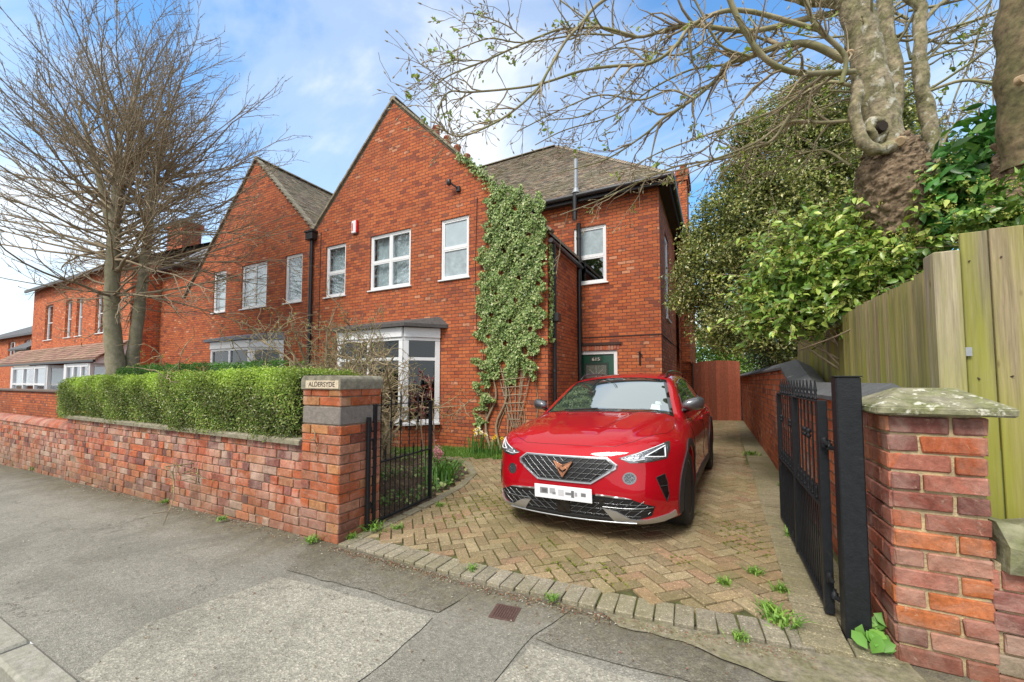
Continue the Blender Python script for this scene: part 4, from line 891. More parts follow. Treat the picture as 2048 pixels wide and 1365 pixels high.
# ---- wall fittings
ab = MB(); p = at(712, 455, YF); al = thing('alarm_box', 'white burglar alarm box with a red edge high on the gable', 'alarm box', (p[0], YF, p[2]))
ab.box((p[0]-.10, YF-.07, p[2]-.17), (p[0]+.06, YF-.002, p[2]+.17), .012); ab.build('cover', WHITE, al); ab = MB(); ab.box((p[0]+.061, YF-.07, p[2]-.155), (p[0]+.10, YF-.002, p[2]+.17), .006); ab.build('side_panel', M('red_plastic', (.65, .03, .03), .35), al)
ab = MB(); ab.box((p[0]-.07, YF-.075, p[2]-.11), (p[0]-.04, YF-.0705, p[2]+.1)); ab.build('stripe', M('red_plastic'), al)
p = at(918, 378, YF); wl = thing('flood_light', 'small dark security light on a bracket near the right gable slope', 'wall light', (p[0], YF, p[2]))
ab = MB(); ab.box((p[0]-.05, YF-.06, p[2]-.08), (p[0]+.05, YF-.002, p[2]+.05), .01); ab.build('bracket', GUT, wl); ab = MB(); ab.tube([(p[0], YF-.05, p[2]), (p[0]-.13, YF-.16, p[2]+.10)], [.02]*2, 8); ab.lathe([(.03, 0), (.055, .03), (.055, .12), (.03, .14)], (p[0]-.15, YF-.18, p[2]+.04), 10); ab.build('lamp_head', GUT, wl)
def small(name, label, cat, x, y0, z, w_, h_, d_, mat, ax='y'):
    t = MB(); t.box((x-w_/2, y0-d_, z-h_/2), (x+w_/2, y0-.001, z+h_/2), .006); o = t.build(name, mat); tag(o, label, cat); return o
VENT = M('terracotta_vent', (.16, .06, .04), .9)
for (u, v, lab) in ((580, 470, 'small air brick above the right upper window of the left house'), (601, 688, 'small air brick low beside the valley downpipe')):
    p = at(u, v, YF); t = MB(); t.box((p[0]-.11, YF-.008, p[2]-.08), (p[0]+.11, YF-.0005, p[2]+.08), .003); pa = tag(t.build('air_brick', M('vent_frame', (.36, .13, .08), .9), H2))
    t = MB()
    for i in range(3): t.box((p[0]-.09, YF-.010, p[2]-.055+.045*i), (p[0]+.09, YF-.0085, p[2]-.035+.045*i))
    t.build('slot', DARK, pa)
p = at(1280, 716, YA); t = MB(); t.box((p[0]-.02, YA-.03, p[2]-.15), (p[0]+.02, YA-.001, p[2]+.15), .004); t.tube([(p[0]-.05, YA-.04, p[2]+.12), (p[0], YA-.05, p[2]+.13), (p[0]+.06, YA-.04, p[2]+.05)], [.012]*3, 6); t.build('wall_hook', BLACKM, H1)
# ---- trellis beside the ivy
TR = thing('trellis', 'fan shaped wooden trellis fixed to the wall under the ivy', 'trellis', (-3.85, YF-.05, .4))
WOODP = M('bleached_wood', (.36, .29, .20), .85, var=.35, vs=20, bs=.5)
top = [at(u, v, YF-.05) for u, v in ((996, 745), (1013, 744), (1031, 742), (1048, 740), (1064, 737))]; bot = at(1030, 855, YF-.05)
for i, p in enumerate(top):
    t = MB(); q = (bot[0]+(i-2)*.03, YF-.05, bot[2]); t.tube([(p[0], YF-.05-.001*i, p[2]), (q[0], YF-.05-.001*i, q[2])], [.011]*2, 4, smooth=False); t.build('slat', WOODP, TR)
for k in range(7):
    f_ = k/7; a = np.array(top[0])*(1-f_)+np.array((bot[0]-.06, YF-.05, bot[2]))*f_; b = np.array(top[-1])*(1-f_)+np.array((bot[0]+.06, YF-.05, bot[2]))*f_
    t = MB(); t.tube([a+(-.02, -.016, 0), b+(.02, -.016, 0)], [.009]*2, 4, smooth=False); t.build('slat', WOODP, TR)
# ================================================================ red timber gate at the end of the drive
RG = thing('timber_gate', 'tall red brown boarded gate closing the passage at the end of the drive', 'gate', (.05, 15.0, .1))
RW_ = M('red_brown_timber', (.27, .068, .03), .75, attr=True, var=.35, vs=9, bs=.5, bscale=30)
t = MB(); n_ = 12
for i in range(n_): x = -.66+1.38*i/n_; t.box((x, 15.0+.010*(i % 2), .08), (x+1.38/n_-.001+.012*(i % 2), 15.02+.010*(i % 2), 2.06+.05*math.sin(i/n_*3.1)), .003, col=(rnd.uniform(.65, 1.25),)*3)
t.build('boards', RW_, RG); t = MB(); t.box((-.66, 15.04, .35), (.74, 15.08, .47)); t.box((-.66, 15.04, 1.6), (.74, 15.08, 1.72)); t.build('rails', RW_, RG)
t = MB(); t.box((-.72, 14.96, .05), (-.665, 15.06, 2.1), .004); t.build('side_post', M('dark_timber'), RG)
# ================================================================ houses farther down the street
TB = brick_mat('far_brick', bright=1.25, soot=.2)
YT = 7.3
def far_house(x0, x1, label, yf, zt, bays, upper, first=True):
    T_ = thing('terraced_house', label, 'house', (x0, yf, -.8), group=None)
    m = MB(); slab(m, [(x0, -2), (x1, -2), (x1, zt), (x0, zt)], upper, lambda s, z, d: (s, yf+d, z), .25)
    m.box((x0, yf+.26, -2), (x0+.25, yf+9, zt)); m.box((x1-.25, yf+.26, -2), (x1, yf+9, zt)); m.box((x0+.26, yf+2.5, -2), (x1-.26, yf+2.6, zt)); m.build('wall', TB, T_)
    m = MB(); ym = yf+4.5; V = [(x0-.15, yf-.3, zt-.05), (x1+.15, yf-.3, zt-.05), (x1+.15, ym, zt+2.6), (x0-.15, ym, zt+2.6), (x1+.15, yf+9.2, zt-.05), (x0-.15, yf+9.2, zt-.05)]; V += [(x, y, z-.1) for x, y, z in V]
    m.add(V, [[0, 1, 2, 3], [3, 2, 4, 5], [0, 1, 7, 6], [6, 7, 8, 9], [9, 8, 10, 11]]); m.build('roof', M('far_slate', (.10, .10, .105), .8, var=.3, vs=2), T_)
    m = MB(); m.box((x0-.1, yf-.34, zt-.20), (x1+.1, yf-.28, zt-.06)); m.build('gutter', GUT, T_)
    for a, b, c, d in upper: window(T_, lambda s, z, d_: (s, yf+d_, z), a, b, c, d, rows=((c+d)/2,), inset=.10, sash=0, curtain=NET)
    return T_
yq = 7.0
up = [(-30.7, -29.6, 3.5, 5.3), (-27.9, -27.1, 3.5, 5.3), (-26.5, -25.8, 3.5, 5.3), (-24.3, -23.1, 3.5, 5.3)]
T1 = far_house(-32.6, -20.85, 'red brick terraced house with a long tiled lean-to canopy over two white bays', yq, 6.3, None, up)
m = MB(); V = [(-34.5, 6.05, 2.30), (-20.8, 6.05, 2.30), (-20.8, 6.98, 3.05), (-34.5, 6.98, 3.05)]; V += [(x, y, z-.09) for x, y, z in V]; m.add(V, [[0, 1, 2, 3], [7, 6, 5, 4], [0, 1, 5, 4], [1, 2, 6, 5]], (.26, .15, .11)); cn = m.build('canopy_roof', TILE, T1)
t = tiles((-34.5, 6.05, 2.30), (1, 0, 0), (0, .93, .75), [(0, 0), (13.7, 0), (13.7, 1.2), (0, 1.2)], gauge=.17, tw=.3, pal=np.array([(.30, .17, .13), (.26, .14, .11), (.33, .2, .15)]), thick=.02); t.build('tile_courses', TILE, cn)
m = MB(); m.box((-34.5, 5.97, 2.14), (-20.75, 6.05, 2.235), .01); m.build('canopy_gutter', GUT, T1)
m = MB(); m.prism([(6.06, 2.10), (6.98, 2.10), (6.98, 2.98), (6.06, 2.25)], 'x', -20.95, -20.88); m.build('canopy_end', WHITE, T1)
def bay(parent, x0, x1, yb, yf_, z0, z1):
    m = MB(); m.box((x0+.35, yb, -2), (x1-.35, yf_, z0)); m.build('bay_base', TB, parent)
    pts = [(x0, yf_), (x0+.4, yb), (x1-.4, yb), (x1, yf_)]; f = MB(); pn = []
    for i in range(3):
        p = np.array(pts[i]); q = np.array(pts[i+1]); d = q-p; L_ = np.linalg.norm(d); a = math.atan2(d[1], d[0]); c = (p+q)/2
        for z_a, z_b in ((z0, z0+.1), (z1-.14, z1), ((z0+z1)/2, (z0+z1)/2+.07)): f.cbox([(c[0], c[1], (z_a+z_b)/2)], [(L_/2, .05, (z_b-z_a)/2)], .004, rot=rotz(a)[0])
        n_ = 3 if i == 1 else 1
        for k in range(n_+1): e = p+d*k/n_; f.cbox([(e[0], e[1], (z0+z1)/2)], [(.09 if k in (0, n_) else .05, .055, (z1-z0)/2)], .004, rot=rotz(a)[0])
        pn.append((c, L_, a))
    fr = f.build('bay_window', WHITE, parent)
    for c, L_, a in pn: g_ = MB(); g_.cbox([(c[0], c[1], (z0+z1)/2)], [(L_/2, .004, (z1-z0)/2)], 0, rot=rotz(a)[0]); g_.build('pane', GLASS, fr)
    g_ = MB(); g_.box((x0+.3, yf_-.12, z0), (x1-.3, yf_-.1, z1)); g_.build('curtain', NET, fr)
bay(T1, -31.2, -25.6, 6.12, 6.98, .35, 2.12); bay(T1, -24.2, -21.0, 6.12, 6.98, .35, 2.12)
m = MB(); m.box((-25.4, 6.9, -.8), (-24.5, 6.97, 1.9), .01); dd = m.build('door', WHITE, T1)
T2 = far_house(-52, -38.5, 'farthest cream and brick house at the left edge of the street', 8.6, 4.6, None, [(-45, -43.5, 3.0, 4.2), (-41.5, -40.2, 3.0, 4.2)])
m = MB(); m.box((-38.5, 7.6, -2), (-35.6, 12, 3.4)); m.build('side_wing', M('cream_render', (.55, .48, .36), .85, var=.15), T2)
m = MB(); V = [(-38.8, 7.4, 3.35), (-35.3, 7.4, 3.35), (-35.3, 10, 5.2), (-38.8, 10, 5.2)]; V += [(x, y, z-.1) for x, y, z in V]; m.add(V, [[0, 1, 2, 3], [4, 5, 6, 7], [0, 1, 5, 4], [1, 2, 6, 5], [0, 3, 7, 4]]); m.build('wing_roof', M('far_slate'), T2)
# ================================================================ vegetation
def _nz(v): return v/(np.linalg.norm(v, axis=-1, keepdims=True)+1e-9)
def leaves(mb, C, size, asp, cols, nrm=None, spread=1., big=False, fold=.25, tdir=None, curl=.15):
    C = np.asarray(C, float); n = len(C)
    if n == 0: return mb
    N = rng.normal(size=(n, 3))*spread
    if nrm is not None: N = N+np.broadcast_to(np.asarray(nrm, float), (n, 3))
    N = _nz(N); T = rng.normal(size=(n, 3))
    if tdir is not None: T = T*.5+np.broadcast_to(np.asarray(tdir, float), (n, 3))
    T = _nz(T-(T*N).sum(1)[:, None]*N); B = np.cross(N, T); s = (size if not np.isscalar(size) else np.full(n, size))*rng.uniform(.65, 1.25, n); s = s[:, None]; w = s*asp
    if not big:
        V = np.stack([C-T*s*.5, C+B*w*.5+N*w*fold-T*s*.05, C+T*s*.5-N*s*curl, C-B*w*.5+N*w*fold-T*s*.05], 1).reshape(-1, 3); i = np.arange(n)*4
        F = np.concatenate([np.stack([i, i+1, i+2], -1), np.stack([i, i+2, i+3], -1)]); col = np.concatenate([cols, cols])
        mb.add(V, F, col)
    else:
        V = np.stack([C-T*s*.5, C-T*s*.22+B*w*.42+N*w*fold, C+T*s*.12+B*w*.46+N*w*fold, C+T*s*.5-N*s*curl, C+T*s*.12-B*w*.46+N*w*fold, C-T*s*.22-B*w*.42+N*w*fold, C+T*s*.1], 1).reshape(-1, 3); i = np.arange(n)*7
        F = np.concatenate([np.stack([i, i+1, i+2, i+6], -1), np.stack([i+6, i+2, i+3, i+4], -1), np.stack([i, i+6, i+4, i+5], -1)]); mb.add(V, F, np.concatenate([cols]*3), True)
    return mb
def pick(pal, n, p=None, var=.2): pal = np.array(pal, float); return pal[rng.choice(len(pal), n, p=p)]*rng.uniform(1-var, 1+var, (n, 1))
LEAF = leaf_mat('leaf_matt', .55, .25); GLEAF = leaf_mat('leaf_glossy', .33, .15); IVY = leaf_mat('ivy_leaf', .42, .15)
BARK = M('smooth_bark', (.40, .33, .22), .9, var=.8, vs=9, c2=(.21, .20, .09), bs=1., bscale=30, stain=(11., .56, .64, (.52, .50, .41)))
BARKD = M('twig_bark', (.32, .25, .16), .9, var=.35, vs=8); ROUGHB = M('rough_burr_bark', (.15, .10, .06), .95, var=.75, vs=14, c2=(.30, .22, .14), bs=1., bscale=26)
def noisy(P, amp, fr, seed=0):
    return P+amp*np.stack([np.sin(P[:, 1]*fr+seed)*np.cos(P[:, 2]*fr*1.3+seed), np.sin(P[:, 2]*fr*.9+seed*2)*np.cos(P[:, 0]*fr*1.1), np.sin(P[:, 0]*fr*1.2+seed)*np.cos(P[:, 1]*fr)], -1)
def smooth(P, n=6):
    P = np.asarray(P, float); t = np.arange(len(P)); tt = np.linspace(0, len(P)-1, (len(P)-1)*n+1); m = np.gradient(P, axis=0); i = np.clip(tt.astype(int), 0, len(P)-2); f = (tt-i)[:, None]
    return (2*f**3-3*f**2+1)*P[i]+(f**3-2*f**2+f)*m[i]+(-2*f**3+3*f**2)*P[i+1]+(f**3-f**2)*m[i+1]
def whip(p, d, L_, nseg, up=.0, wig=.12, down=0.):
    P = [np.array(p, float)]; d = np.array(d, float)/np.linalg.norm(d)
    for k in range(nseg):
        d = d+rng.normal(0, wig, 3)+np.array([0, 0, up-down*(1-k/nseg)]); d /= np.linalg.norm(d); P.append(P[-1]+d*L_/nseg)
    return np.array(P)
# ---------------------------------------------------------------- bare tree, left
def left_tree():
    T_ = thing('bare_tree', 'big leafless tree with a fan of fine twigs behind the front hedge', 'tree', tuple(at(225, 740, 3.9)*[1, 1, 0]+[0, 0, g(-12)]))
    b = at(240, 700, 3.9); D0 = (b-EYE)@_fw
    st = []
    for k, (pts, r0, r1) in enumerate((([(238, 830), (232, 740), (224, 640), (226, 520), (230, 430), (236, 340), (240, 270)], .20, .045), ([(255, 830), (262, 740), (276, 640), (290, 520), (300, 430), (308, 360), (318, 300)], .15, .035), ([(226, 470), (205, 380), (180, 290), (150, 200)], .10, .02), ([(228, 430), (255, 330), (262, 240), (285, 130)], .09, .02), ([(298, 430), (330, 360), (365, 290)], .06, .015))):
        P = smooth([atd(u, v, D0+(.15*k if k != 1 else .25)+(0 if i < 3 else .1*rnd.uniform(-1, 1))) for i, (u, v) in enumerate(pts)], 5); st.append((P, np.linspace(r0, r1, len(P))))
    tr = MB()
    for P, r in st: r = r.copy(); r[:4] *= np.array([1.25, 1.15, 1.08, 1.03]); tr.tube(P, r, 14)
    tr.xf(lambda V: noisy(V, .012, 14)); tr.build('trunk', M('grey_bark', (.30, .26, .185), .95, var=.35, vs=6, c2=(.23, .215, .12), bs=.7, bscale=22), T_)
    br = MB(); tw = MB()
    def sub(P, r, L_, n, lev, up):
        for i in range(n):
            t = rng.uniform(.18, .98)**.8; k = min(int(t*(len(P)-1)), len(P)-2); p = P[k]+(P[k+1]-P[k])*rng.random(); d = _nz(P[k+1]-P[k]); q = _nz(rng.normal(size=3)); q = _nz(q-(q@d)*d)
            dd = d+q*rng.uniform(.35, .8); l = L_*rng.uniform(.5, 1.1)*(1.15-.5*t); W_ = whip(p, dd, l, 5 if lev == 1 else 4, up, .10); rr = r*(1-t*.6)*.55
            tw.tube(W_, np.linspace(max(rr, .0055), .0032, len(W_)), 3, cap=False)
            nb_ = int(l/.075); kk = rng.integers(1, len(W_), nb_); C = W_[kk]+rng.normal(0, .012, (nb_, 3)); buds.append(C)
            if lev < 2: sub(W_, rr, l*.55, 2, lev+1, up)
    buds = []
    for i in range(260):
        s_ = rng.choice(5, p=[.42, .26, .12, .11, .09]); P, r = st[s_]; se = rng.uniform(-.20, .97)**1.0 if rng.random() < .8 else rng.uniform(-.2, .35); el = math.asin(se); lo = .40 if s_ < 2 else .15
        t = np.clip(lo+(1-lo)*(.75*max(se, 0)+rng.uniform(-.05, .35)), lo, 1); k = int(t*(len(P)-1)); p = P[k]
        az = rng.uniform(0, 2*math.pi) if rng.random() < .5 else rng.choice([0, math.pi])+rng.normal(0, .6); d = np.array([math.cos(az)*math.cos(el), math.sin(az)*math.cos(el)*.8, math.sin(el)])
        L_ = rng.uniform(2.6, 4.3)*(1. if s_ < 2 else .75)*(1-.12*max(0, se)); W_ = whip(p, d, L_, 9, .012+.02*rng.random(), .07); r0 = min(r[k]*.45, rng.uniform(.016, .036))
        br.tube(W_, np.linspace(r0, .005, len(W_)), 5, cap=False); sub(W_, r0, 1.2, rng.integers(7, 12), 1, .05)
    br.build('branches', BARKD, T_); tb_ = tw.build('twigs', BARKD, T_); C = np.concatenate(buds); bm = MB(); leaves(bm, C, .022, .6, pick([(.13, .085, .06), (.17, .12, .08)], len(C))); bm.build('buds', BARKD, T_)
left_tree()
# ---------------------------------------------------------------- big tree, right
from mathutils import noise as mn
def rough_trunk(mb, P, r, sides, amp=.075):
    t = np.linspace(0, 1, len(P)); tt = np.linspace(0, 1, 190); Q = np.stack([np.interp(tt, t, P[:, i]) for i in range(3)], -1); rr = np.interp(tt, t, r); mb.tube(Q, rr, sides); V = mb.V[0]; ce = np.repeat(Q, sides, 0); N = _nz(V-ce)
    out = []
    for v in V:
        q = Vector((v[0]*10+v[2]*2, v[1]*10, v[2]*9-v[0]*3)); wv_ = mn.noise_vector(q*.5)*1.2; dd_, pp_ = mn.voronoi(q*1.5+wv_); e_ = min(1, (dd_[1]-dd_[0])*3.2); d2_, p2_ = mn.voronoi(q*4+wv_); e2 = min(1, (d2_[1]-d2_[0])*3); h1 = mn.cell(pp_[0]*3.7)
        out.append(.42*e_*(.55+.7*h1)+.16*e2+.16*mn.noise(q*5)-.35+.7*mn.noise(q*.28))
    mb.V[0] = V+N*(np.array(out)*amp)[:, None]
def right_tree():
    T_ = thing('pollarded_tree', 'thick trunked tree with a rough burr and long budding branches reaching left over the drive', 'tree', tuple(at(1800, 520, 5.3)*[1, 1, 0]+[0, 0, .1]))
    D = (at(1790, 400, 5.)-EYE)@_fw
    tr = MB(); rows = [(900, 1822, 40), (700, 1822, 40), (560, 1818, 42), (500, 1812, 46), (450, 1803, 55), (400, 1793, 62), (350, 1786, 62), (310, 1778, 50), (285, 1768, 34)]
    P = smooth([atd(u, v, D) for v, u, r in rows], 5); r = np.interp(np.linspace(0, 1, len(P)), np.linspace(0, 1, len(rows)), [q[2]/F_PX*D for q in rows]); 
    rough_trunk(tr, P, r, 130); tr.build('trunk', [ROUGHB], T_)
    lm = MB()
    def px(pts, w0, w1, d0=0., d1=0., n=5, sides=12, mb=None, amp=.006):
        A = smooth([atd(u, v, D+d0+(d1-d0)*i/(len(pts)-1)) for i, (u, v) in enumerate(pts)], n); rr = np.linspace(w0, w1, len(A))/F_PX*D/2*.74; (mb or lm).tube(A, rr, sides); return A, rr
    px([(1785, 350), (1772, 290), (1756, 230), (1740, 150), (1722, 60), (1705, -20), (1690, -200)], 92, 62, -.02, .0)
    px([(1790, 380), (1785, 260), (1790, 150), (1772, 60), (1768, -60)], 44, 34, .15, .2)
    px([(1850, 400), (1868, 320), (1858, 245), (1842, 160), (1840, 60), (1838, -40)], 42, 25, .0, .0)
    px([(1716, 165), (1711, 215), (1716, 262), (1735, 292), (1762, 300), (1793, 286)], 26, 30, -.12, -.17)
    px([(1740, 30), (1690, 6), (1600, -8), (1500, -40)], 44, 26, 0, .1); px([(1838, 50), (1870, 18), (1920, -15)], 16, 10); px([(1835, 20), (1810, -10), (1790, -60)], 14, 10)
    lm.xf(lambda V: noisy(noisy(V, .010, 16), .006, 41)); lm.build('limb', BARK, T_)
    kn = MB()   # collar, knot hole and sawn stubs
    for (u, v, w_, o_) in ((1800, 283, 12, -.22), (1699, 108, 10, -.1)):
        p = atd(u, v, D+o_); kn = MB(); kn.tube([p, p+_nz(EYE-p)*.02], [w_/F_PX*D*.8, w_/F_PX*D*.6], 12); kn.build('sawn_stub', M('sawn_wood', (.42, .30, .17), .8, var=.4, vs=30), T_)
    rg_ = MB(); a = np.linspace(0, 2*math.pi, 24); c = atd(1756, 258, D-.11); Q = np.array([c+_rt*(.075+.012*math.sin(2*t))*math.cos(t)+_up*(.09+.01*math.sin(3*t))*math.sin(t)+_fw*(.02*math.sin(3*t)) for t in a]); rg_.tube(Q, .040+.010*np.sin(a*3), 12, cap=False); rg_.xf(lambda V: noisy(V, .008, 30)); hw_ = MB(); hw_.tube([c+_fw*.02, c-_fw*.055], [.052, .045], 14); hw_.build('knot_hollow', M('dark_hollow', (.03, .02, .013), .95), T_); rg_.build('knot', BARK, T_)
    mains = [([(1690, 120), (1620, 88), (1560, 92), (1500, 113), (1452, 129), (1436, 155), (1388, 197), (1324, 239), (1291, 268), (1211, 319), (1120, 345)], 26, 3, .0, .7),
     ([(1700, 20), (1600, 40), (1500, 62), (1388, 50), (1333, 58), (1275, 74), (1195, 52), (1120, 0)], 22, 4, .1, .5),
     ([(1640, 60), (1478, 20), (1388, 48), (1349, 94), (1301, 126), (1227, 132), (1162, 142), (1066, 171), (946, 184), (898, 184), (875, 219)], 16, 3.5, .0, .3),
     ([(1330, -60), (1208, 0), (1162, 48), (1130, 84), (1098, 139), (1072, 181), (1021, 226), (979, 251), (930, 271), (901, 269), (875, 248)], 12, 3.5, .0, -.1),
     ([(1275, 74), (1204, 55), (1150, 58), (1114, 60), (1040, 90), (969, 122), (904, 148), (879, 164)], 10, 3.5, .2, .1),
     ([(1227, 70), (1162, 69), (1046, 85), (979, 77), (911, 100)], 7, 3, .3, .2), ([(1046, 77), (1008, 48), (940, 26), (930, 36)], 5, 3, .2, .2), ([(969, 122), (915, 120), (885, 128)], 4, 3, .1, .1),
     ([(1580, 230), (1545, 280), (1500, 297), (1452, 316), (1356, 332), (1291, 358), (1200, 400), (1120, 430)], 12, 3, .1, .9),
     ([(1708, 143), (1660, 145), (1592, 145), (1530, 117), (1480, 45), (1452, -20)], 18, 13, -.15, -.3), ([(1683, 167), (1689, 111), (1630, 50), (1608, -10)], 15, 11, -.2, -.3),
     ([(1714, 240), (1647, 245), (1575, 245), (1502, 290), (1380, 334), (1300, 350)], 13, 3, -.1, .5), ([(1708, 172), (1647, 167), (1547, 222), (1436, 262), (1330, 300), (1270, 330)], 13, 3, -.1, .6),
     ([(1853, 184), (1925, 161), (1998, 167), (2060, 160)], 10, 8, 0, -.3), ([(1990, -20), (1960, 60), (1942, 122), (1914, 184), (1890, 260)], 8, 4, .1, .3), ([(1840, 120), (1900, 80), (1990, 60), (2060, 20)], 7, 4, .2, .2),
     ([(1500, 113), (1440, 90), (1400, 20), (1380, -20)], 9, 5, .1, .0), ([(1388, 197), (1340, 180), (1280, 200), (1200, 190), (1120, 220), (1040, 260)], 8, 3, .1, .5), ([(1620, 88), (1540, 150), (1480, 210), (1420, 290), (1340, 330)], 11, 3, .2, .6),
     ([(1560, 92), (1500, 70), (1440, 62), (1360, 110), (1250, 95), (1180, 110)], 10, 3, .3, .6), ([(1870, 330), (1900, 260), (1960, 200), (2000, 130)], 8, 4, .1, .2), ([(1700, 330), (1640, 300), (1560, 330), (1490, 400)], 9, 3, .1, .8), ([(1330, 58), (1300, 120), (1250, 180), (1170, 230), (1100, 240)], 7, 3, .1, .4), ([(1452, 129), (1380, 140), (1300, 180), (1230, 230), (1130, 260), (1070, 290)], 8, 3, .3, .7)]
    ml = MB(); tw = MB(); bud = []; tuft = []
    def twigs(A, r0, n, L_, lev):
        for i in range(n):
            k = rng.integers(int(len(A)*.12), len(A)-1); d = _nz(A[k+1]-A[k]); q = _nz(rng.normal(size=3)); q = _nz(q-(q@d)*d); dd = d*rng.uniform(.5, 1.2)+q*rng.uniform(.4, .9)+np.array([0, 0, -.08]); l = L_*rng.uniform(.35, 1.1)
            W_ = whip(A[k], dd, l, 6 if lev == 0 else 4, .05*rng.uniform(-1, 1.6), .20); r_ = max(r0*(1-.6*k/len(A))*.55, .003); tw.tube(W_, np.linspace(r_, .0022, len(W_)), 4, cap=False); bud.append((W_[-1], W_[-1]-W_[-2]))
            if rng.random() < .05: tuft.append(W_[-1])
            if lev < 2: twigs(W_, r_, rng.integers(1, 4), l*.6, lev+1)
    for pts, w0, w1, d0, d1 in mains:
        A, rr = px(pts, w0*.78, w1, d0, d1, 5, 7, ml); bud.append((A[-1], A[-1]-A[-2])); ln = np.linalg.norm(np.diff(A, axis=0), axis=1).sum(); twigs(A, w0/F_PX*D/2*.8, int(4+ln*5.0), .62, 0)
    for i in range(26):       # free branches high on the right of the trunk
        p = atd(1760+rng.uniform(-20, 90), rng.uniform(-20, 200), D+.2); d = np.array([rng.uniform(-1, 1.3), rng.uniform(-.3, 1), rng.uniform(-.1, .9)]); W_ = whip(p, d, rng.uniform(1, 2.2), 8, .03, .15); ml.tube(W_, np.linspace(.014, .004, len(W_)), 5, cap=False); twigs(W_, .01, 6, .55, 1)
    ml.build('branches', M('branch_bark', (.38, .32, .21), .9, var=.35, vs=4, c2=(.24, .24, .10)), T_); tw.build('twigs', M('pale_twig', (.34, .27, .17), .9, var=.3, vs=6), T_)
    bd = MB()
    for p, d in bud:
        if rng.random() < .8: d = _nz(d); bd.tube([p, p+d*.012, p+d*.026, p+d*.042], [.003, .0075, .006, .001], 5, cap=False)
    bd.build('buds', M('pale_bud', (.36, .31, .19), .8, var=.3, vs=20), T_)
    if tuft: tf = MB(); C = np.repeat(np.array(tuft), 6, 0)+rng.normal(0, .02, (len(tuft)*6, 3)); leaves(tf, C, .05, .5, pick([(.34, .42, .06), (.25, .36, .05)], len(C)), big=True); tf.build('young_leaves', LEAF, T_)
right_tree()
def edge_tree():
    T_ = thing('pollarded_tree', 'second thick trunk cut by the right edge of the view above the fence', 'tree', tuple(at(2060, 430, 4.2)*[1, 1, 0]+[0, 0, .1])); D = (at(2040, 300, 4.0)-EYE)@_fw
    t = MB(); rows = [(900, 2050, 42), (520, 2030, 52), (440, 2040, 56), (380, 2056, 56), (320, 2062, 54), (270, 2068, 46)]; P = smooth([atd(u, v, D) for v, u, r in rows], 5); r = np.interp(np.linspace(0, 1, len(P)), np.linspace(0, 1, 6), [q[2]/F_PX*D for q in rows])
    rough_trunk(t, P, r, 110); t.build('trunk', [ROUGHB], T_)
    t = MB(); P = smooth([atd(u, v, D-.05) for u, v in ((2066, 330), (2060, 250), (2052, 150), (2050, 60), (2056, -30), (2070, -200))], 5); t.tube(P, np.linspace(43, 36, len(P))/F_PX*D, 20); t.xf(lambda V: noisy(V, .012, 13)); t.build('limb', M('mossy_bark', (.21, .155, .085), .92, var=.75, vs=9, c2=(.13, .12, .05), bs=.6, bscale=25), T_)
    t = MB(); p = atd(2036, 163, D-.33); t.tube([p, p-_fw*.03], [.03, .026], 12); t.build('sawn_stub', bpy.data.materials['sawn_wood'], T_)
edge_tree()
# ---------------------------------------------------------------- leafy crowns
def crown(parent, blobs, ncl, per, size, asp, pal, p, mat, name='crown', big=False, rad=.17, shell=.55, nrmup=.5, fold=.25):
    C = []; W_ = np.array([b[3]**2 for b in blobs]); W_ = W_/W_.sum()
    idx = rng.choice(len(blobs), ncl, p=W_); B = np.array(blobs)[idx]; d = _nz(rng.normal(size=(ncl, 3))); rr = B[:, 3]*(shell+(1.03-shell)*rng.random(ncl)**.6); cl_ = B[:, :3]+d*rr[:, None]*[1, 1, .9]
    out = _nz(d+[0, 0, nrmup]); k = np.repeat(np.arange(ncl), per); off = rng.normal(0, 1, (len(k), 3)); off = _nz(off)*(rng.random(len(k))**.5)[:, None]*rad
    cc = np.clip(rng.normal(1., .16, ncl), .55, 1.5)[k][:, None]; mb = MB(); leaves(mb, cl_[k]+off, size, asp, pick(pal, len(k), p)*cc, nrm=out[k]*.9, spread=.75, big=big, fold=fold); return mb.build(name, mat, parent)
def bl(lst, Y, k=1.):
    out = []
    for u, v, r, *dy in lst:
        p = at(u, v, Y+(dy[0] if dy else 0)); out.append((*p, r*k))
    return out
HOL = thing('holly_tree', 'tall dense holly tree with pale edged leaves between the house and the fence', 'tree', (1.9, 8.6, .1))
hb_ = bl([(1395, 560, .50), (1440, 640, .55), (1430, 520, .6), (1500, 580, .9, .3), (1490, 470, .8, .2), (1440, 430, .45), (1560, 520, 1.1, .6), (1545, 400, .8, .3), (1520, 320, .5, .2), (1590, 320, .85, .5), (1560, 245, .5, .4), (1630, 230, .7, .6), (1690, 290, .9, .8), (1650, 400, 1.1, .9), (1720, 420, 1., .9), (1620, 620, .9, .6), (1700, 560, 1.1, .9), (1480, 660, .5), (1620, 195, .35, .5), (1560, 660, .6, .3), (1500, 260, .3), (1470, 360, .35), (1400, 470, .3), (1370, 600, .3), (1600, 170, .25, .3), (1740, 250, .7, .9), (1760, 340, .9, 1.), (1690, 480, .9, .9)], 8.1)
tk = MB(); tk.tube(smooth([(1.9, 8.8, 0), (1.85, 8.8, 2), (1.7, 8.9, 4), (1.8, 9., 5.5)], 5), np.linspace(.2, .06, 16), 12)
for i in range(60): b = hb_[rng.integers(len(hb_))]; q = np.array([1.85, 8.8, rng.uniform(1.6, 4.6)]); tk.tube(smooth([q, (q+np.array(b[:3]))/2+[0, 0, .1], b[:3]], 4), np.linspace(.04, .01, 9), 6, cap=False)
tk.build('trunk', BARKD, HOL)
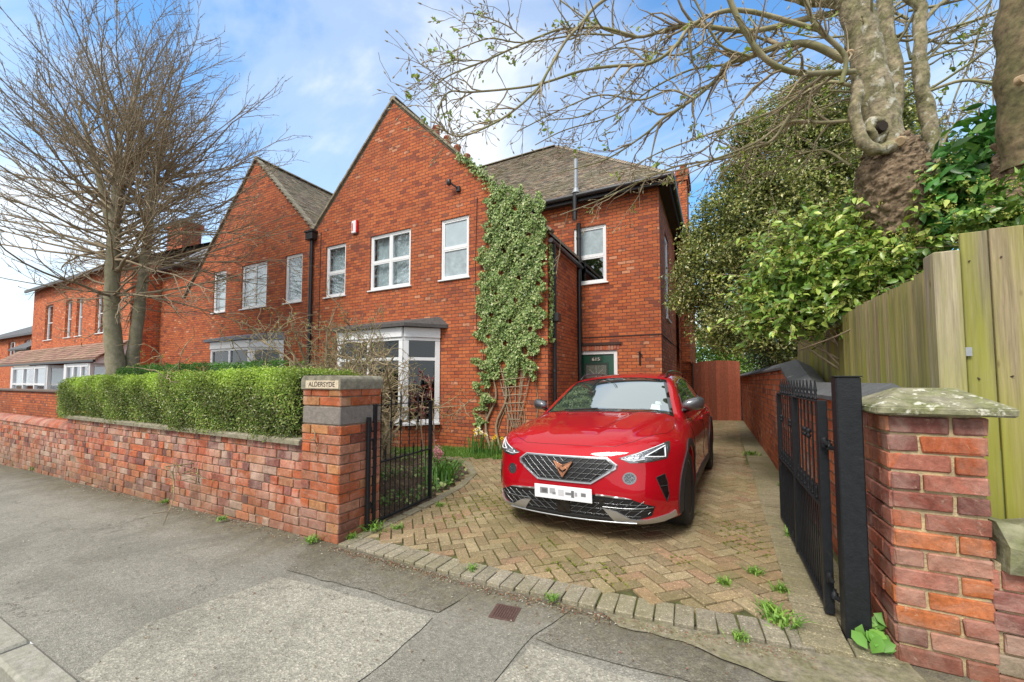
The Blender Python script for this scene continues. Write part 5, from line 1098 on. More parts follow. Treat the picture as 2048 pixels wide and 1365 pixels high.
crown(HOL, hb_, 4600, 34, .060, .58, [(.12, .16, .04), (.19, .23, .06), (.29, .32, .09), (.58, .56, .30), (.42, .42, .14), (.06, .09, .03)], [.22, .24, .20, .13, .14, .07], GLEAF, rad=.20, fold=.35)
VB = thing('viburnum_bush', 'leafy evergreen bush with yellow green flower buds spilling over the slatted fence', 'bush', (1.6, 5.3, .1))
vb_ = bl([(1540, 590, .24), (1530, 640, .16), (1590, 560, .32), (1640, 610, .26), (1580, 630, .22), (1680, 540, .36), (1660, 500, .28, .2), (1750, 530, .34), (1740, 590, .2), (1800, 500, .28), (1840, 540, .16), (1850, 470, .24), (1800, 440, .20, .2), (1720, 460, .26, .2), (1700, 600, .18), (1890, 440, .16), (1620, 480, .22, .3), (1580, 490, .2, .4)], 5.0)
crown(VB, vb_, 950, 9, .085, .48, [(.17, .30, .05), (.26, .40, .07), (.11, .21, .04), (.40, .50, .10)], [.34, .30, .18, .18], GLEAF, 'crown', True, .15, .35, .6)
k_ = 420; idx = rng.integers(0, len(vb_), k_); B = np.array(vb_)[idx]; dirs = _nz(rng.normal(size=(k_, 3))+[0, -.6, .5]); C = B[:, :3]+dirs*B[:, 3:]*1.04; Cq = np.repeat(C, 22, 0)+rng.normal(0, .022, (k_*22, 3)); mb = MB(); leaves(mb, Cq, .013, .9, pick([(.58, .58, .14), (.46, .50, .11), (.52, .40, .14)], len(Cq), [.5, .35, .15])); mb.build('flower_buds', LEAF, VB)
def sprays(parent, blobs, n, pal, L0=.32, lsize=.085):
    st = MB(); lf = MB(); PP = []; TT = []; um = []
    for i in range(n):
        b = blobs[rng.integers(len(blobs))]; d = _nz(rng.normal(size=3)+[-.25, -.5, .35]); W_ = whip(np.array(b[:3])+d*b[3]*.6, d, L0*rng.uniform(.6, 1.5)+b[3]*.4, 7, -.02, .12); st.tube(W_, np.linspace(.005, .002, 8), 4, cap=False)
        for k in range(2, 8):
            for s_ in (0, 1): PP.append(W_[k]+rng.normal(0, .018, 3)); TT.append(W_[k]-W_[k-1]+rng.normal(0, .03, 3))
        um.append(W_[-1])
    PP = np.array(PP); TT = _nz(np.array(TT)+[0, 0, -.03]); PP = PP+TT*.02; leaves(lf, PP, lsize, .42, pick(pal, len(PP)), nrm=(-.1, -.5, .9), spread=.6, big=True, tdir=TT*2.5)
    C = np.repeat(np.array(um), 16, 0)+rng.normal(0, .018, (n*16, 3)); leaves(lf, C, .014, .9, pick([(.60, .58, .14), (.48, .50, .11), (.52, .38, .14)], len(C))); st.build('sprigs', BARKD, parent); lf.build('outer_foliage', GLEAF, parent)
sprays(VB, vb_, 210, [(.20, .34, .05), (.32, .44, .08), (.13, .24, .04), (.45, .52, .12)])
mb = MB()
for i in range(40): b = vb_[rng.integers(len(vb_))]; q = np.array([1.55, 5.2, rng.uniform(.9, 2.1)]); mb.tube(smooth([q, (q+np.array(b[:3]))/2, b[:3]], 4), np.linspace(.016, .005, 9), 5, cap=False)
mb.tube(smooth([at(1600, 700, 5.)+[0, .1, 0], at(1700, 660, 4.6), at(1780, 600, 4.2), at(1870, 540, 4.)], 4), np.linspace(.008, .006, 13), 6); mb.build('stems', BARKD, VB)
LB = thing('laurel_bush', 'dark laurel with broad shiny leaves between the two thick trunks', 'bush', tuple(at(1930, 430, 4.8)*[1, 1, 0]+[0, 0, .1]))
lb_ = bl([(1950, 280, .20), (1925, 330, .24), (1900, 390, .22), (1965, 340, .2), (1990, 300, .14), (1960, 240, .1), (1900, 440, .2), (1950, 420, .26)], 4.8)
crown(LB, lb_, 150, 7, .13, .40, [(.08, .24, .05), (.15, .36, .08), (.05, .14, .03), (.24, .45, .10)], [.4, .3, .15, .15], GLEAF, 'crown', True, .10, .4, .4)
mb = MB()
for i in range(14): b = lb_[i % 8]; q = at(1930, 520, 4.8); mb.tube(smooth([q, (q+np.array(b[:3]))/2, np.array(b[:3])+[0, 0, .1]], 4), np.linspace(.014, .005, 9), 5, cap=False)
mb.build('stems', BARKD, LB)
VR = thing('viburnum_bush', 'small leafy bush with yellow buds above the fence at the right edge', 'bush', tuple(at(2030, 450, 3.6)*[1, 1, 0]+[0, 0, .1]))
vr_ = bl([(2030, 400, .10), (2040, 350, .08), (1990, 440, .10), (2045, 430, .12), (1950, 445, .08), (2010, 380, .05)], 3.6); crown(VR, vr_, 60, 7, .075, .45, [(.16, .28, .05), (.26, .38, .08), (.08, .17, .03)], None, GLEAF, 'crown', True, .07)
Cq = np.repeat(np.array(vr_)[rng.integers(0, 6, 26), :3]+rng.normal(0, .09, (26, 3)), 20, 0); Cq = Cq+rng.normal(0, .015, Cq.shape); mb = MB(); leaves(mb, Cq, .012, .9, pick([(.44, .44, .10), (.36, .38, .08)], len(Cq))); mb.build('flower_buds', LEAF, VR)['kind'] = 'stuff'
BT = thing('background_tree', 'broad leafy green tree beyond the red timber gate', 'tree', (2., 24, .1)); bt_ = [(x, y, z, r) for x, y, z, r in ((.0, 19, 2.4, 1.3), (1.4, 18.5, 2.2, 1.3), (-.6, 19.5, 3.2, 1.), (.6, 18.5, 3.4, 1.2), (.0, 21, 3.2, 1.6), (2.2, 21, 3.6, 2), (-.2, 20, 1.8, 1.2), (1.6, 20, 1.6, 1.5), (3.5, 22, 5, 2.2), (5, 20, 6, 2.5), (4, 17, 4, 2.2), (7, 18, 6, 3))]
crown(BT, bt_, 1800, 18, .15, .6, [(.12, .22, .05), (.22, .36, .07), (.32, .44, .10)], None, LEAF, rad=.4); mb = MB(); mb.tube([(2, 23, 0), (2, 22, 4)], [.2, .1], 10); mb.build('trunk', BARKD, BT)
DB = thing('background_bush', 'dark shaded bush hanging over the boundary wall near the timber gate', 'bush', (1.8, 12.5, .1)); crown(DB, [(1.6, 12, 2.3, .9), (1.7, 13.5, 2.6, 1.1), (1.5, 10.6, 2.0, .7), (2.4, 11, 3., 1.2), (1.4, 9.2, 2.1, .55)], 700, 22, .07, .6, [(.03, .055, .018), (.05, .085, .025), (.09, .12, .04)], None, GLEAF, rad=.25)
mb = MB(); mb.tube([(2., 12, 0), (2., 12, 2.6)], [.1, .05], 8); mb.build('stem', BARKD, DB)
# ---------------------------------------------------------------- hedges
def hedge(name, label, x0, x1, y0, y1, zb, ztop, n, size, pal, top_pal, mat, lump=.04, ends=(.25, .1)):
    r = thing(name, label, 'hedge', ((x0+x1)/2, (y0+y1)/2, zb)); core = MB(); m_ = 60
    def prof(s):     # outline in (y, z), rounded
        yc = (y0+y1)/2; hw = (y1-y0)/2; out = []
        for t in s: a = math.pi*(1-t); c, sn = math.cos(a), math.sin(a); out.append((yc-hw*np.sign(-c)*abs(c)**.32*-1, zb+(ztop(0) if 0 else 1)*0+abs(sn)**.32))
        return np.array(out)
    def pt(x, t, k=1.):
        yc = (y0+y1)/2; hw = (y1-y0)/2; a = math.pi*(1-t); e = np.clip(np.minimum((x-x0)/ends[0], (x1-x)/ends[1]), 0, 1)**.5; Z = ztop(x)
        lu = lump*(np.sin(x*3.1+t*7)*.5+np.sin(x*7.3-t*11)*.3+np.sin(x*1.3+2)*.4); y = yc+(hw*k+lu)*np.sign(np.cos(a))*np.abs(np.cos(a))**.35*(.35+.65*e); z = zb+(Z-zb)*(np.abs(np.sin(a))**.35)*(.55+.45*e)*k+lu*.5*np.sin(a); return np.stack([x, y, z], -1)
    X, T_ = np.meshgrid(np.linspace(x0+.04, x1-.04, m_), np.linspace(0.001, .999, 15), indexing='ij'); V = pt(X.ravel(), T_.ravel(), .90); V[:, 2] += .03; i = (np.arange(m_-1)[:, None]*15+np.arange(14)[None]).ravel(); core.add(V, np.stack([i, i+15, i+16, i+1], -1), (.02, .03, .01)); core.build('dark_core', M('hedge_core', (.022, .03, .012), .95, var=.4), r)  # solid core added to block see-through, coloured dark like the shaded inside
    u = rng.random(n)*(x1-x0)+x0; t = rng.random(n); sd = rng.random(n) < .5; t = np.where(sd, np.arcsin(rng.random(n)**(1/.35))/math.pi, t); P = pt(u, t); N = _nz(P-np.stack([u, np.full(n, (y0+y1)/2), np.full(n, zb+.3)], -1)); P = P+N*(rng.normal(-.005, .022, n)+.012*np.sin(u*19+t*23)*np.sin(u*7-t*31))[:, None]
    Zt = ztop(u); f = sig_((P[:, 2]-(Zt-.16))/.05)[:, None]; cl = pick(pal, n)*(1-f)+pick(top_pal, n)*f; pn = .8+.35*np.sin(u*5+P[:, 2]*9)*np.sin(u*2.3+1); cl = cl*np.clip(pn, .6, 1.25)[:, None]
    mb = MB(); leaves(mb, P, size, .55, cl, nrm=N*.7+[0, -.1, .35], spread=.7); mb.build('foliage', mat, r)
    tw = MB(); k = 260; uu = rng.random(k)*(x1-x0)+x0; P = pt(uu, rng.uniform(.15, .9, k))
    for p in P: tw.tube(whip(p-[0, 0, .05], [rng.normal()*.3, -.2, 1], rng.uniform(.06, .13), 2), [.002, .0015, .001], 3, cap=False)
    tw.build('shoots', M('green_shoot', (.2, .25, .06), .8), r)
def sig_(t): return 1/(1+np.exp(-np.clip(t, -30, 30)))
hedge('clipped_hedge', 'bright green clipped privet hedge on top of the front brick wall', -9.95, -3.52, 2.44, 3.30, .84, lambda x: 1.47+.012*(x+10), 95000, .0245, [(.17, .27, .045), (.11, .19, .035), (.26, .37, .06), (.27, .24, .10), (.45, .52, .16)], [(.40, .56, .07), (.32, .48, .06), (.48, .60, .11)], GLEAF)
hedge('clipped_hedge', 'darker green hedge standing behind the first one near the bare tree', -12.6, -6.0, 3.75, 4.5, 0., lambda x: 1.74+.0*x, 26000, .042, [(.05, .14, .035), (.08, .20, .045), (.04, .10, .025)], [(.10, .25, .05), (.15, .31, .06)], LEAF, lump=.04)
# ---------------------------------------------------------------- ivy on the house corner
IV = thing('climbing_ivy', 'pale green ivy covering the right corner of the gable wall', 'climbing plant', (-3.6, YF-.05, 0))
ip = [(985, 368), (1012, 372), (1060, 388), (1092, 402), (1096, 470), (1092, 560), (1090, 640), (1080, 700), (1066, 748), (1040, 745), (1022, 770), (1010, 748), (992, 752), (975, 800), (968, 850), (950, 872), (953, 800), (962, 730), (975, 700), (958, 668), (957, 600), (970, 560), (962, 520), (975, 470), (980, 420)]
ipw = np.array([at(u, v, YF)[[0, 2]] for u, v in ip]); lo, hi = ipw.min(0), ipw.max(0); Pq = rng.random((90000, 2))*(hi-lo)+lo
jit = (.06+.07*np.clip((3.2-Pq[:, 1:2])/2, 0, 1))*np.stack([np.sin(Pq[:, 1]*11)+np.sin(Pq[:, 1]*23+Pq[:, 0]*9), np.sin(Pq[:, 0]*13)+np.sin(Pq[:, 0]*29)], -1); Pq = Pq[inpoly(Pq+jit, ipw)][:23000]
th_ = .05+.11*(np.sin(Pq[:, 0]*5.1+Pq[:, 1]*3.3)*.5+.5)+.05*(np.sin(Pq[:, 0]*13-Pq[:, 1]*11)*.5+.5); gap = (np.sin(Pq[:, 0]*9+Pq[:, 1]*5)*np.sin(Pq[:, 1]*8-Pq[:, 0]*4)) > (.86-.35*np.clip((2.6-Pq[:, 1])/1.6, 0, 1))
xx = Pq[:, 0].copy(); y = YF-.012-th_*rng.uniform(.35, 1., len(Pq)); C = np.column_stack([xx, y, Pq[:, 1]])[~gap]
wr = rng.random((1500, 2))*[.45, 2.1]+[YF, 2.2]; C2 = np.column_stack([np.full(1500, -2.93)+rng.random(1500)*.07, wr[:, 0], wr[:, 1]+rng.random(1500)*.0]); C2 = C2[(C2[:, 1]-YF < .10+.12*(np.sin(C2[:, 2]*7)*.5+.5))]
vt = np.array([at(u, v, YF-.08) for u, v in ((985, 372), (968, 352), (950, 338), (935, 322), (915, 312))]); vs_ = smooth(vt, 8); C3 = np.repeat(vs_, 13, 0); C3 = C3+rng.normal(0, 1, C3.shape)*np.array([.07, .03, .07])*np.linspace(1.3, .5, len(C3))[:, None]
C = np.concatenate([C, C2, C3]); nn = np.tile([0, -1., .35], (len(C), 1)); nn[len(C)-len(C2)-len(C3):len(C)-len(C3)] = [1, -.2, .35]
mb = MB(); leaves(mb, C, rng.uniform(.030, .066, len(C)), .95, pick([(.24, .34, .10), (.16, .26, .07), (.36, .44, .16), (.52, .55, .28), (.08, .14, .03)], len(C), [.33, .25, .22, .08, .12]), nrm=nn, spread=.42, big=False, fold=.12, tdir=(0, 0, -1)); mb.build('foliage', IVY, IV)
mb = MB()
for i in range(11):
    x = rng.uniform(-4.35, -3.15); P = [np.array([x, YF-.02, .1])]
    while P[-1][2] < rng.uniform(2., 4.4): P.append(P[-1]+[rng.normal(0, .06), 0, .25])
    mb.tube(P, np.linspace(.012, .004, len(P)), 5, cap=False)
for p in ((-4.35, .1), (-4.1, .1)): mb.tube(smooth([(p[0]+.15, YF-.12, 0), (p[0], YF-.05, .5), (p[0]+.25, YF-.05, 1.1), (p[0]+.1, YF-.04, 1.7)], 4), np.linspace(.03, .015, 13), 7)
mb.build('stems', BARKD, IV)
# ---------------------------------------------------------------- garden shrubs
def shrub(name, label, cat, base, stems, H, spread, bark, leafcol=None, nl=0, lsize=.03, wig=.22, r0=.018, sub=5, subL=.5, up=.05, first=None):
    r = thing(name, label, cat, tuple(base)); mb = MB(); ends = []
    for i in range(stems):
        p = np.array(base)+rng.normal(0, .07, 3)*[1, 1, 0]; d = [rng.normal()*spread, rng.normal()*spread, 1]; W_ = whip(p, d, H*rng.uniform(.6, 1.1), 9, up, wig*.5); mb.tube(W_, np.linspace(r0*rng.uniform(.7, 1.5), .006, len(W_)), 6, cap=False)
        for j in range(sub):
            k = rng.integers(3, 10); k = min(k, len(W_)-1); q = whip(W_[k], rng.normal(size=3)+[0, 0, .5], subL*rng.uniform(.4, 1.1), 6, .02, wig*1.4); mb.tube(q, np.linspace(.009, .0035, len(q)), 4, cap=False); ends.append(q[2:])
            for _ in range(3): q2 = whip(q[rng.integers(2, 6)], rng.normal(size=3)+[0, 0, .3], subL*.5, 4, .02, wig*1.6); mb.tube(q2, np.linspace(.005, .0025, len(q2)), 3, cap=False); ends.append(q2[1:])
    mb.build('stems', bark, r); E_ = np.concatenate(ends)
    if nl: C = E_[rng.integers(0, len(E_), nl)]+rng.normal(0, .015, (nl, 3)); mb = MB(); leaves(mb, C, lsize, .5, pick(leafcol, nl), spread=1); mb.build('leaves', LEAF, r)
    return r
HZ = M('hazel_bark', (.40, .30, .17), .85, var=.35, vs=8, c2=(.19, .16, .09)); YG = [(.32, .38, .07), (.24, .30, .05), (.36, .34, .10)]
shrub('twisted_hazel', 'tall twisting bare shrub with young yellow leaves in front of the bay window', 'shrub', (-5.6, 4.75, 0), 17, 2.75, .32, HZ, YG, 1500, .034, .42, .040, 15, .75)
shrub('twisted_hazel', 'straggly bare shrub behind the iron gate, left of the bay mullion', 'shrub', (-4.45, 3.95, 0), 17, 2.1, .22, HZ, YG, 450, .028, .40, .040, 14, .55)
shrub('garden_shrub', 'fine twiggy shrub leaning against the valley downpipe', 'shrub', (-7.0, 5.5, 0), 17, 2.6, .40, HZ, YG, 1600, .038, .25, .030, 15, .7)
shrub('garden_shrub', 'thicket of brown upright stems just behind the left gate pillar', 'shrub', (-3.75, 3.45, 0), 14, 1.6, .2, HZ, YG, 260, .026, .35, .032, 12, .4)
shrub('garden_shrub', 'low tangled twigs showing above the hedge before the left bay', 'shrub', (-8.6, 4.9, 0), 8, 1.9, .4, HZ, YG, 150, .025, .3, .012, 6, .6)
rs = shrub('red_leaved_sapling', 'slender sapling with dark red young leaves beside the bay window', 'sapling', tuple(at(870, 950, 5.2)*[1, 1, 0]), 2, 1.75, .08, M('sapling_bark', (.30, .21, .14), .85), [(.20, .03, .03), (.15, .03, .025), (.25, .06, .04)], 150, .06, .14, .010, 5, .3)
# ---------------------------------------------------------------- bulbs and flowers
def blades(mb, c, n, h, w, spread, pal, lean=.35):
    for i in range(n):
        a = rng.uniform(0, 2*math.pi); p = np.array(c)+[rng.normal()*spread, rng.normal()*spread, 0]; d = np.array([math.cos(a), math.sin(a), 0]); s = np.array([-d[1], d[0], 0])*w; hh = h*rng.uniform(.6, 1.15); l = lean*rng.uniform(.3, 1.3)*hh
        q = [p, p+d*l*.3+[0, 0, hh*.55], p+d*l*.75+[0, 0, hh*.9], p+d*l*1.2+[0, 0, hh*.95]]; V = [q[0]-s, q[0]+s, q[1]-s, q[1]+s, q[2]-s*.7, q[2]+s*.7, q[3]]; c_ = np.array(pal[rng.integers(len(pal))])*rnd.uniform(.8, 1.2)
        mb.add(V, [[0, 1, 3, 2], [2, 3, 5, 4]], c_); mb.add(V, [[4, 5, 6]], c_)
def bloom(mb, c, r, petal, cup, face=(0, -1, .2)):
    f = _nz(np.array(face, float)+rng.normal(0, .25, 3)); u = _nz(np.cross(f, (0, 0, 1.))); v = np.cross(f, u)
    for k in range(6):
        a = k*math.pi/3; t = u*math.cos(a)+v*math.sin(a); b = u*math.cos(a+1.57)+v*math.sin(a+1.57); mb.add([c, c+t*r*.55+b*r*.3+f*.004, c+t*r, c+t*r*.55-b*r*.3+f*.004], [[0, 1, 2, 3]], petal)
    P = [c+f*k for k in (0, .5*r, .8*r)]; mb.tube(P, [r*.22, r*.28, r*.38], 8, cup, cap=False)
GR = [(.10, .24, .04), (.15, .32, .06), (.07, .17, .03)]
def clump(label, c, n, h, flowers, w=.006, spread=.07, name='daffodil_clump', cat='flowers', r_=.036):
    r = thing(name, label, cat, tuple(c)); mb = MB(); blades(mb, c, n, h, w, spread, GR); mb.build('leaves', LEAF, r)
    for off, pc, cc in flowers:
        p = np.array(c)+off; mb = MB(); mb.tube(smooth([np.array(c)+[off[0]*.5, off[1]*.5, 0], np.array(c)+[off[0]*.9, off[1]*.8, off[2]*.6], p], 3), [.003]*7, 4, (.12, .25, .05)); bloom(mb, p, r_, pc, cc); mb.build('flower', LEAF, r)
WHT = (.85, .82, .62); YEL = (.85, .62, .05)
c1 = at(958, 908, 6.75); c1[2] = -.02; clump('clump of pale daffodils against the brick wall', c1, 70, .36, [((.02, -.05, .50), WHT, YEL), ((-.06, -.04, .46), WHT, YEL), ((.10, -.08, .43), WHT, (.85, .7, .2)), ((-.01, -.1, .40), WHT, YEL), ((.16, 0, .38), WHT, YEL)], w=.008, spread=.11, r_=.055)
c1 = at(992, 912, 6.7); c1[2] = -.02; clump('smaller clump of yellow daffodils next to the car', c1, 50, .32, [((.02, -.05, .38), YEL, (.8, .45, .03)), ((-.06, .02, .33), YEL, (.8, .45, .03)), ((.12, .02, .34), YEL, (.8, .45, .03))], w=.008, spread=.11, r_=.045)
c2 = at(884, 985, 4.55); c2[2] = -.01
TU = thing('hyacinth_clump', 'pink flower spikes with long green leaves at the bend of the drive', 'flowers', tuple(c2)); mb = MB(); blades(mb, c2, 75, .34, .011, .10, GR, .8); mb.build('leaves', LEAF, TU)
for dx, h in ((-.07, .44), (-.02, .40)):
    mb = MB(); p = c2+[dx, -.03, h]; C = p+rng.normal(0, 1, (90, 3))*[.022, .022, .045]; leaves(mb, C, .032, .6, pick([(.75, .28, .38), (.80, .42, .48)], 90)); mb.tube([c2+[dx, 0, 0], p], [.005, .005], 5, (.12, .25, .05)); mb.build('flower', LEAF, TU)
# ---------------------------------------------------------------- grass, ground cover, weeds
def scatter(poly, n): q = np.array(poly); lo, hi = q.min(0), q.max(0); P = rng.random((n*4, 2))*(hi-lo)+lo; return P[inpoly(P, poly)][:n]
LAWN = [(-9.5, 6.5), (-4.9, 6.27), (-4.6, 6.20), (-3.2, 6.42), (-2.98, 7.25), (-9.5, 7.2)]
def grass(name, label, poly, n, h, pal):
    P = scatter(poly, n); a = rng.uniform(0, 2*math.pi, len(P)); d = np.stack([np.cos(a), np.sin(a), 0*a], -1); hh = h*rng.uniform(.5, 1.2, len(P))[:, None]; b = np.column_stack([P, g(P[:, 0])-.01]); s = np.stack([-d[:, 1], d[:, 0], 0*a], -1)*.004; le = rng.uniform(.2, .8, len(P))[:, None]
    V = np.stack([b-s, b+s, b+d*hh*le+hh*np.array([0, 0, 1.])], 1).reshape(-1, 3); i = np.arange(len(P))*3; mb = MB(); mb.add(V, np.stack([i, i+1, i+2], -1), pick(pal, len(P))); o = mb.build(name, LEAF); tag(o, label, 'grass', kind='stuff'); return o
grass('lawn_grass', 'strip of bright grass along the foot of the house wall', LAWN, 22000, .085, [(.16, .30, .04), (.22, .38, .05), (.10, .22, .03)])
BED = [(-8.5, 2.8), (-2.99, 2.95), (-3.04, 3.64), (-3.17, 4.4), (-3.42, 5.12), (-3.95, 5.75), (-4.8, 6.0), (-8.5, 6.2)]
P = scatter(BED, 5200); nz_ = np.sin(P[:, 0]*3.1+1)*np.sin(P[:, 1]*2.7)+.35*np.sin(P[:, 0]*9)*np.sin(P[:, 1]*11); P = P[nz_ > -.25]; mb = MB(); leaves(mb, np.column_stack([P, g(P[:, 0])+rng.uniform(.02, .13, len(P))]), .055, .75, pick([(.10, .20, .04), (.16, .27, .06), (.30, .36, .14), (.06, .13, .03)], len(P)), nrm=(0, -.2, 1), spread=.45, big=True); tag(mb.build('ground_cover', LEAF), 'low leafy ground cover in the flower bed behind the iron gate', 'ground cover', kind='stuff')
mb = MB(); P = scatter(BED, 2600); leaves(mb, np.column_stack([P, g(P[:, 0])+rng.uniform(.0, .02, len(P))]), .035, .6, pick([(.20, .13, .07), (.13, .08, .05), (.28, .2, .12)], len(P)), nrm=(0, 0, 1), spread=.35); tag(mb.build('leaf_litter', LEAF), 'dead brown leaves and bark chips on the flower bed', 'leaf litter', kind='stuff')
# debris in the gutter between the pavement and the paving
x = rng.uniform(-2.95, .4, 1700); yy = frontY(x)-.03-np.abs(rng.normal(0, .045, 1700)); x2 = rng.uniform(-9, -3., 900); yy2 = 2.43-np.abs(rng.normal(0, .07, 900)); x3 = rng.uniform(-6, .6, 520); yy3 = rng.uniform(.8, 2.4, 520)
X_ = np.concatenate([x, x2, x3]); Y_ = np.concatenate([yy, yy2, yy3]); mb = MB(); leaves(mb, np.column_stack([X_, Y_, g(X_)+.008]), .016, .5, pick([(.25, .17, .10), (.16, .11, .07), (.34, .25, .15), (.30, .12, .07), (.48, .44, .36)], len(X_)), nrm=(0, 0, 1), spread=.25); tag(mb.build('fallen_debris', LEAF), 'dry leaf scraps and husks gathered along the pavement edge', 'leaf litter', kind='stuff')
# moss in the paving joints
P = scatter([(-2.85, 2.62), (-2.9, 3.7), (-3.3, 5.1), (-2.2, 6), (.3, 5.6), (.35, 2.7)], 5200); d = np.sin(P[:, 0]*2.3+.5)*np.sin(P[:, 1]*1.9+.2)+.5*np.sin(P[:, 0]*6.1)*np.sin(P[:, 1]*5.3); P = P[d > .42]
ct, st = math.cos(-th), math.sin(-th); Q = np.column_stack([P[:, 0]+1., P[:, 1]-7.]); Qr = np.column_stack([ct*Q[:, 0]-st*Q[:, 1], st*Q[:, 0]+ct*Q[:, 1]]); sn = rng.random(len(P)) < .5; Qr[sn, 0] = np.round(Qr[sn, 0]/.1)*.1+rng.normal(0, .004, sn.sum()); Qr[~sn, 1] = np.round(Qr[~sn, 1]/.1)*.1+rng.normal(0, .004, (~sn).sum()); P = np.column_stack([c_*Qr[:, 0]-s_*Qr[:, 1]-1., s_*Qr[:, 0]+c_*Qr[:, 1]+7.])
P = np.repeat(P, 5, 0)+rng.normal(0, .006, (len(P)*5, 2)); mb = MB(); leaves(mb, np.column_stack([P, g(P[:, 0])+.0245]), .012, .8, pick([(.22, .25, .03), (.15, .18, .03), (.28, .28, .05)], len(P)), nrm=(0, 0, 1), spread=.6); tag(mb.build('joint_moss', LEAF), 'yellow green moss growing in the joints of the block paving', 'moss', kind='stuff')
WL = [('tuft of grass weed at the foot of the left gate pillar', 625, 1083, .06), ('weed sprouting beside the slim hinge post', 700, 1075, .06), ('bright weed tuft under the bottom rail of the left gate', 745, 1062, .10), ('weed rosette on the paving just inside the left gate', 795, 1057, .05),
 ('weed near the curved edging behind the left gate', 880, 1012, .05), ('weed between the edging bricks left of the iron cover', 945, 1140, .04), ('weed in a joint of the front edging row', 1105, 1200, .04), ('large dandelion rosette at the front right corner of the paving', 1562, 1245, .085),
 ('dandelion rosette in front of the large one', 1545, 1222, .05), ('weed clump right of the middle paving near the gate', 1512, 1147, .05), ('small weed left of the gate stile', 1450, 1168, .05), ('thin weed by the side edging', 1562, 1182, .05), ('weed with a yellow bud beside the black gate', 1588, 1075, .07), ('weed at the foot of the boundary wall', 1503, 910, .10),
 ('broad leaved weed beside the thick black post', 1760, 1275, .10), ('low weed below the broad leaved one', 1745, 1305, .07), ('weed along the front wall nearest the pillar', 445, 1040, .05), ('weed along the middle of the front wall', 330, 1005, .05), ('grass tuft farther along the front wall', 215, 968, .06), ('bushy tuft at the joint of the two front walls', 75, 940, .09), ('long tuft below the low wall at the left', 40, 930, .09), ('weed tuft on the haunch in front of the paving', 1480, 1278, .04), ('weed by the base of the right pillar cap stone wall', 1570, 975, .07)]
for lab, u, v, s in WL:
    z = 0.
    for _ in range(6): p = EYE+ray(u, v)*(z-EYE[2])/ray(u, v)[2]; z = float(g(p[0]))+.02
    w_ = thing('weed', lab, 'weed', tuple(p), group='weeds growing in the paving joints and wall foot'); mb = MB()
    if 'broad' in lab: n = 9; C = p+rng.normal(0, .035, (n, 3))*[1, 1, .6]+[0, 0, .06]; leaves(mb, C, .085, .6, pick([(.14, .32, .05), (.2, .4, .07)], n), nrm=(-.3, -1, .8), spread=.4, big=True)
    else: blades(mb, p, 42, s*.8, s*.07, s*.45, [(.17, .32, .05), (.24, .40, .06), (.12, .24, .04)], 1.3); n = 30; C = p+rng.normal(0, s*.5, (n, 3))*[1, 1, .3]+[0, 0, s*.25]; leaves(mb, C, s*.38, .5, pick([(.18, .34, .05), (.26, .42, .07)], n), nrm=(0, 0, 1), spread=.6)
    mb.build('leaves', LEAF, w_)
# ================================================================ timber fence
def wood_mat():
    m, nt, b = new_mat('fence_timber'); P = pos(nt); a = nd(nt, 'ShaderNodeAttribute', attribute_name='col'); mp = nd(nt, 'ShaderNodeMapping'); mp.inputs['Scale'].default_value = (26, 26, 1.3); lk(nt, P, mp.inputs[0])
    gr = noise(nt, mp.outputs[0], 1., 6, .7, .8); mp2 = nd(nt, 'ShaderNodeMapping'); mp2.inputs['Scale'].default_value = (7, 7, .6); lk(nt, P, mp2.inputs[0]); wv = nd(nt, 'ShaderNodeTexWave', wave_type='RINGS'); wv.inputs['Scale'].default_value = 1.1; wv.inputs['Distortion'].default_value = 5; wv.inputs['Detail'].default_value = 3; lk(nt, mp2.outputs[0], wv.inputs['Vector'])
    base = mix(nt, 1., a.outputs['Color'], ramp(nt, gr, [(.25, .55), (.75, 1.25)]), 'MULTIPLY'); mpf = nd(nt, 'ShaderNodeMapping'); mpf.inputs['Scale'].default_value = (95, 95, 3.); lk(nt, P, mpf.inputs[0]); base = mix(nt, 1., base, ramp(nt, noise(nt, mpf.outputs[0], 1., 5, .7), [(.28, .62), (.7, 1.18)]), 'MULTIPLY'); base = mix(nt, 1., base, ramp(nt, wv.outputs['Fac'], [(0, .85), (.5, 1.05), (1, .92)]), 'MULTIPLY')
    s = nd(nt, 'ShaderNodeSeparateXYZ'); lk(nt, P, s.inputs[0]); alg = ramp(nt, mth(nt, 'ADD', noise(nt, mp2.outputs[0], .8, 5, .65), mth(nt, 'MULTIPLY', s.outputs[2], -.10)), [(.22, 0.), (.50, 1.)]); base = mix(nt, mth(nt, 'MULTIPLY', alg, .75), base, (.30, .31, .03))
    kn_ = nd(nt, 'ShaderNodeTexVoronoi'); kn_.inputs['Scale'].default_value = 1.; mp3 = nd(nt, 'ShaderNodeMapping'); mp3.inputs['Scale'].default_value = (7, 7, 3.2); lk(nt, P, mp3.inputs[0]); lk(nt, mp3.outputs[0], kn_.inputs['Vector']); base = mix(nt, ramp(nt, kn_.outputs['Distance'], [(.06, .8), (.11, 0.)]), base, (.12, .075, .035))
    setin(nt, b, 'Base Color', base); b.inputs['Roughness'].default_value = .85; b.inputs['Specular IOR Level'].default_value = .25; bump(nt, b, mth(nt, 'ADD', gr, mth(nt, 'MULTIPLY', wv.outputs['Fac'], .4)), .35, .004); return m
FT = wood_mat(); WC = [(.36, .29, .17), (.29, .25, .15), (.42, .34, .20), (.33, .29, .16)]
